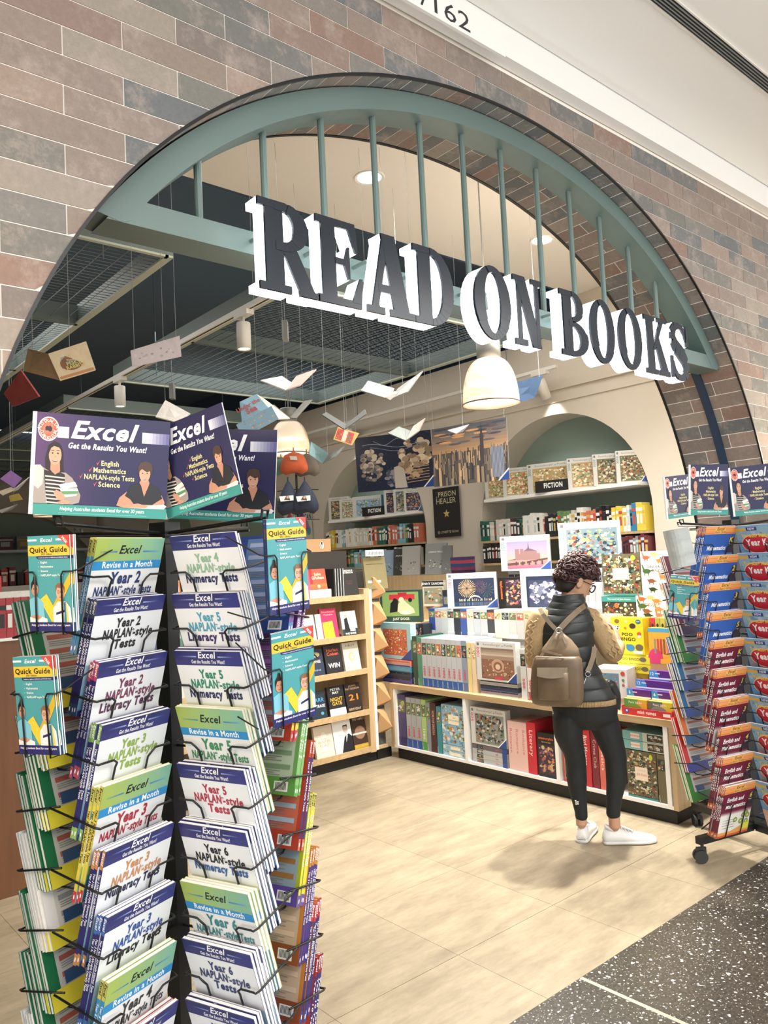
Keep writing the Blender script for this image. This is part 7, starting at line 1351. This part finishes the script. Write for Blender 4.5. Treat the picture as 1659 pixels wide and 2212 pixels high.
# sneakers
def shoe(label, heel, az, L=.27, lift=0):
    t = thing('sneaker', label, 'shoe', heel, az); sl = MB(); up = MB(); prof = []
    S = [(-.012, .024, .055), (.0, .032, .078), (.03, .036, .088), (.07, .036, .084), (.11, .040, .070), (.15, .046, .058), (.19, .048, .050), (.23, .042, .042), (.262, .026, .032), (.272, .010, .022)]
    for (x, a, h) in S: sl_r = [(x, (a+.004)*math.cos(2*PI*k/16), .011+.011*math.copysign(abs(math.sin(2*PI*k/16))**.4, math.sin(2*PI*k/16))) for k in range(16)]; prof.append(sl_r)
    sl.loft(prof); s_ = sl.build('sole', SOLE, t, smooth=True); R = []
    for (x, a, h) in S: R.append([(x, a*math.copysign(abs(math.cos(2*PI*k/18))**.8, math.cos(2*PI*k/18))*(1-.25*max(0, math.sin(2*PI*k/18))), .016+(h-.016)*max(0, math.sin(2*PI*k/18))**.7) for k in range(18)])
    up.loft(R); up.build('upper', SHOE, t, smooth=True)
    cl = MB(); cl.tube([(.0+.03*(1-math.cos(2*PI*k/16))+.006, .030*math.sin(2*PI*k/16), .082+.008*math.cos(2*PI*k/16)) for k in range(17)], .008, 8); cl.build('collar', SHOE, t, smooth=True)
    tg = MB(); tg.loft([[(x, .018*math.cos(2*PI*k/8), z+.005*math.sin(2*PI*k/8)) for k in range(8)] for x, z in ((.065, .104), (.09, .090), (.13, .072), (.15, .062))]); tg.build('tongue', SHOE, t, smooth=True)
    for k in range(5): x = .085+.018*k; z = .093-.0085*k; m = MB(); m.tube([(x, -.026, z-.010), (x+.004, 0, z+.001), (x, .026, z-.010)], .0028, 6); m.build('lace', SOLE, t, smooth=True)
    return t
def onfloor(u, v):
    d = CR*(u-829.5)-CU*(v-1106)+_f*FPX; return CAM+d*(-CAM.z/d.z)
shoe('left white sneaker seen from the heel on the beige floor', onfloor(1257, 1820)+Vector((0, 0, .0)), math.radians(24))
shoe('right white sneaker in side view pointing right on the floor', onfloor(1308, 1822), math.radians(-42))
# backpack
bk = thing('backpack', 'taupe leather backpack with crossed straps worn by the person', 'backpack', W(1204, 1520, -.19))
bo_ = W(1204, 1520, -.19)
def bl(o): o.location = -bo_; return o
BR_ = lambda u, v, a, b, d=-.185, pw=3.2: ring(W(u, v, d), a, b, 36, FW, RTV, pw)
m = MB(); m.loft([BR_(1204, 1524, .105, .035), BR_(1204, 1519, .128, .056), BR_(1203, 1505, .136, .064), BR_(1203, 1470, .135, .064), BR_(1203, 1440, .130, .060), BR_(1204, 1424, .124, .056), BR_(1204, 1417, .112, .045)]); bl(m.build('main_compartment', BAGM, bk, smooth=True))
m = MB(); m.loft([BR_(1207, 1420, .115, .045, -.175, 2), BR_(1210, 1400, .095, .035, -.165, 2), BR_(1210, 1382, .060, .025, -.155, 2), BR_(1207, 1366, .022, .015, -.15, 2)]); bl(m.build('gathered_top', mat('taupe_leather_light', '7d6a52', .42, noise=.15, nscale=14, bump=.3), bk, smooth=True))
m = MB(); m.loft([BR_(1196, 1512, .070, .018, -.245), BR_(1196, 1508, .080, .026, -.245), BR_(1196, 1470, .080, .026, -.243), BR_(1196, 1452, .076, .020, -.24)]); bl(m.build('front_pocket', BAGM, bk, smooth=True))
m = MB(); N = 12; pts = [(1160+66*i/N, 1442, 1461+5*math.sin(PI*i/N)) for i in range(N+1)]
for i in range(N): a, b = pts[i], pts[i+1]; m.add([W(a[0], a[1], -.275), W(b[0], b[1], -.275), W(b[0], b[2], -.285), W(a[0], a[2], -.285), W(a[0], a[1], -.265), W(b[0], b[1], -.265), W(b[0], b[2], -.275), W(a[0], a[2], -.275)], [(0, 3, 2, 1), (4, 5, 6, 7), (3, 7, 6, 2)])
bl(m.build('pocket_flap', MATS['taupe_leather_light'], bk))
def strap(pts, w=.014, th=.003, nm='strap'):
    m = MB(); P = [W(*p) for p in pts]; V_ = []
    for i, p in enumerate(P): t = (P[min(i+1, len(P)-1)]-P[max(i-1, 0)]).normalized(); s = t.cross(_f).normalized()*w; n_ = -_f*th; V_ += [[p-s, p+s, p+s+n_, p-s+n_]]
    m.loft(V_); return bl(m.build(nm, MATS['taupe_leather_light'], bk))
strap([(1166, 1314, -.10), (1172, 1326, -.128), (1186, 1344, -.145), (1203, 1362, -.16)], .011); strap([(1264, 1308, -.09), (1250, 1318, -.125), (1228, 1338, -.145), (1206, 1362, -.16)], .014)
strap([(1284, 1398, -.10), (1281, 1420, -.13), (1274, 1440, -.14), (1268, 1452, -.15)], .013); strap([(1203, 1360, -.17), (1186, 1392, -.19), (1168, 1418, -.20)], .007); strap([(1210, 1360, -.17), (1222, 1390, -.20), (1228, 1420, -.21), (1196, 1412, -.225), (1170, 1404, -.21)], .006)
m = MB(); m.tube([W(1207+7*math.cos(2*PI*k/12), 1362+6*math.sin(2*PI*k/12), -.175) for k in range(13)], .0035, 6); bl(m.build('knot_ring', CHROME, bk, smooth=True))
m = MB(); m.tube([W(1270+6*math.cos(2*PI*k/12), 1456+5*math.sin(2*PI*k/12), -.155) for k in range(13)], .0022, 6); m.tube([W(1267, 1461, -.155), W(1262, 1475, -.16), W(1258, 1484, -.165)], .003, 6); bl(m.build('clasp', CHROME, bk, smooth=True))
m = MB(); m.loft([[W(u, v, d) for u, v, d in ((a-5, v_, -.17), (a+5, v_-2, -.17), (a+5, v_-2, -.16), (a-5, v_, -.16))] for a, v_ in ((1257, 1484), (1254, 1500), (1250, 1512))]); bl(m.build('zip_tab', MATS['taupe_leather_light'], bk))
m = MB(); c = [(1154, 1430), (1156, 1421), (1168, 1419), (1205, 1421), (1238, 1425), (1246, 1432), (1248, 1470), (1248, 1500)]; m.tube([W(u, v, -.248+.03*(abs(u-1204) > 40)) for u, v in c], .003, 6); bl(m.build('piping', MATS['taupe_leather_light'], bk, smooth=True))
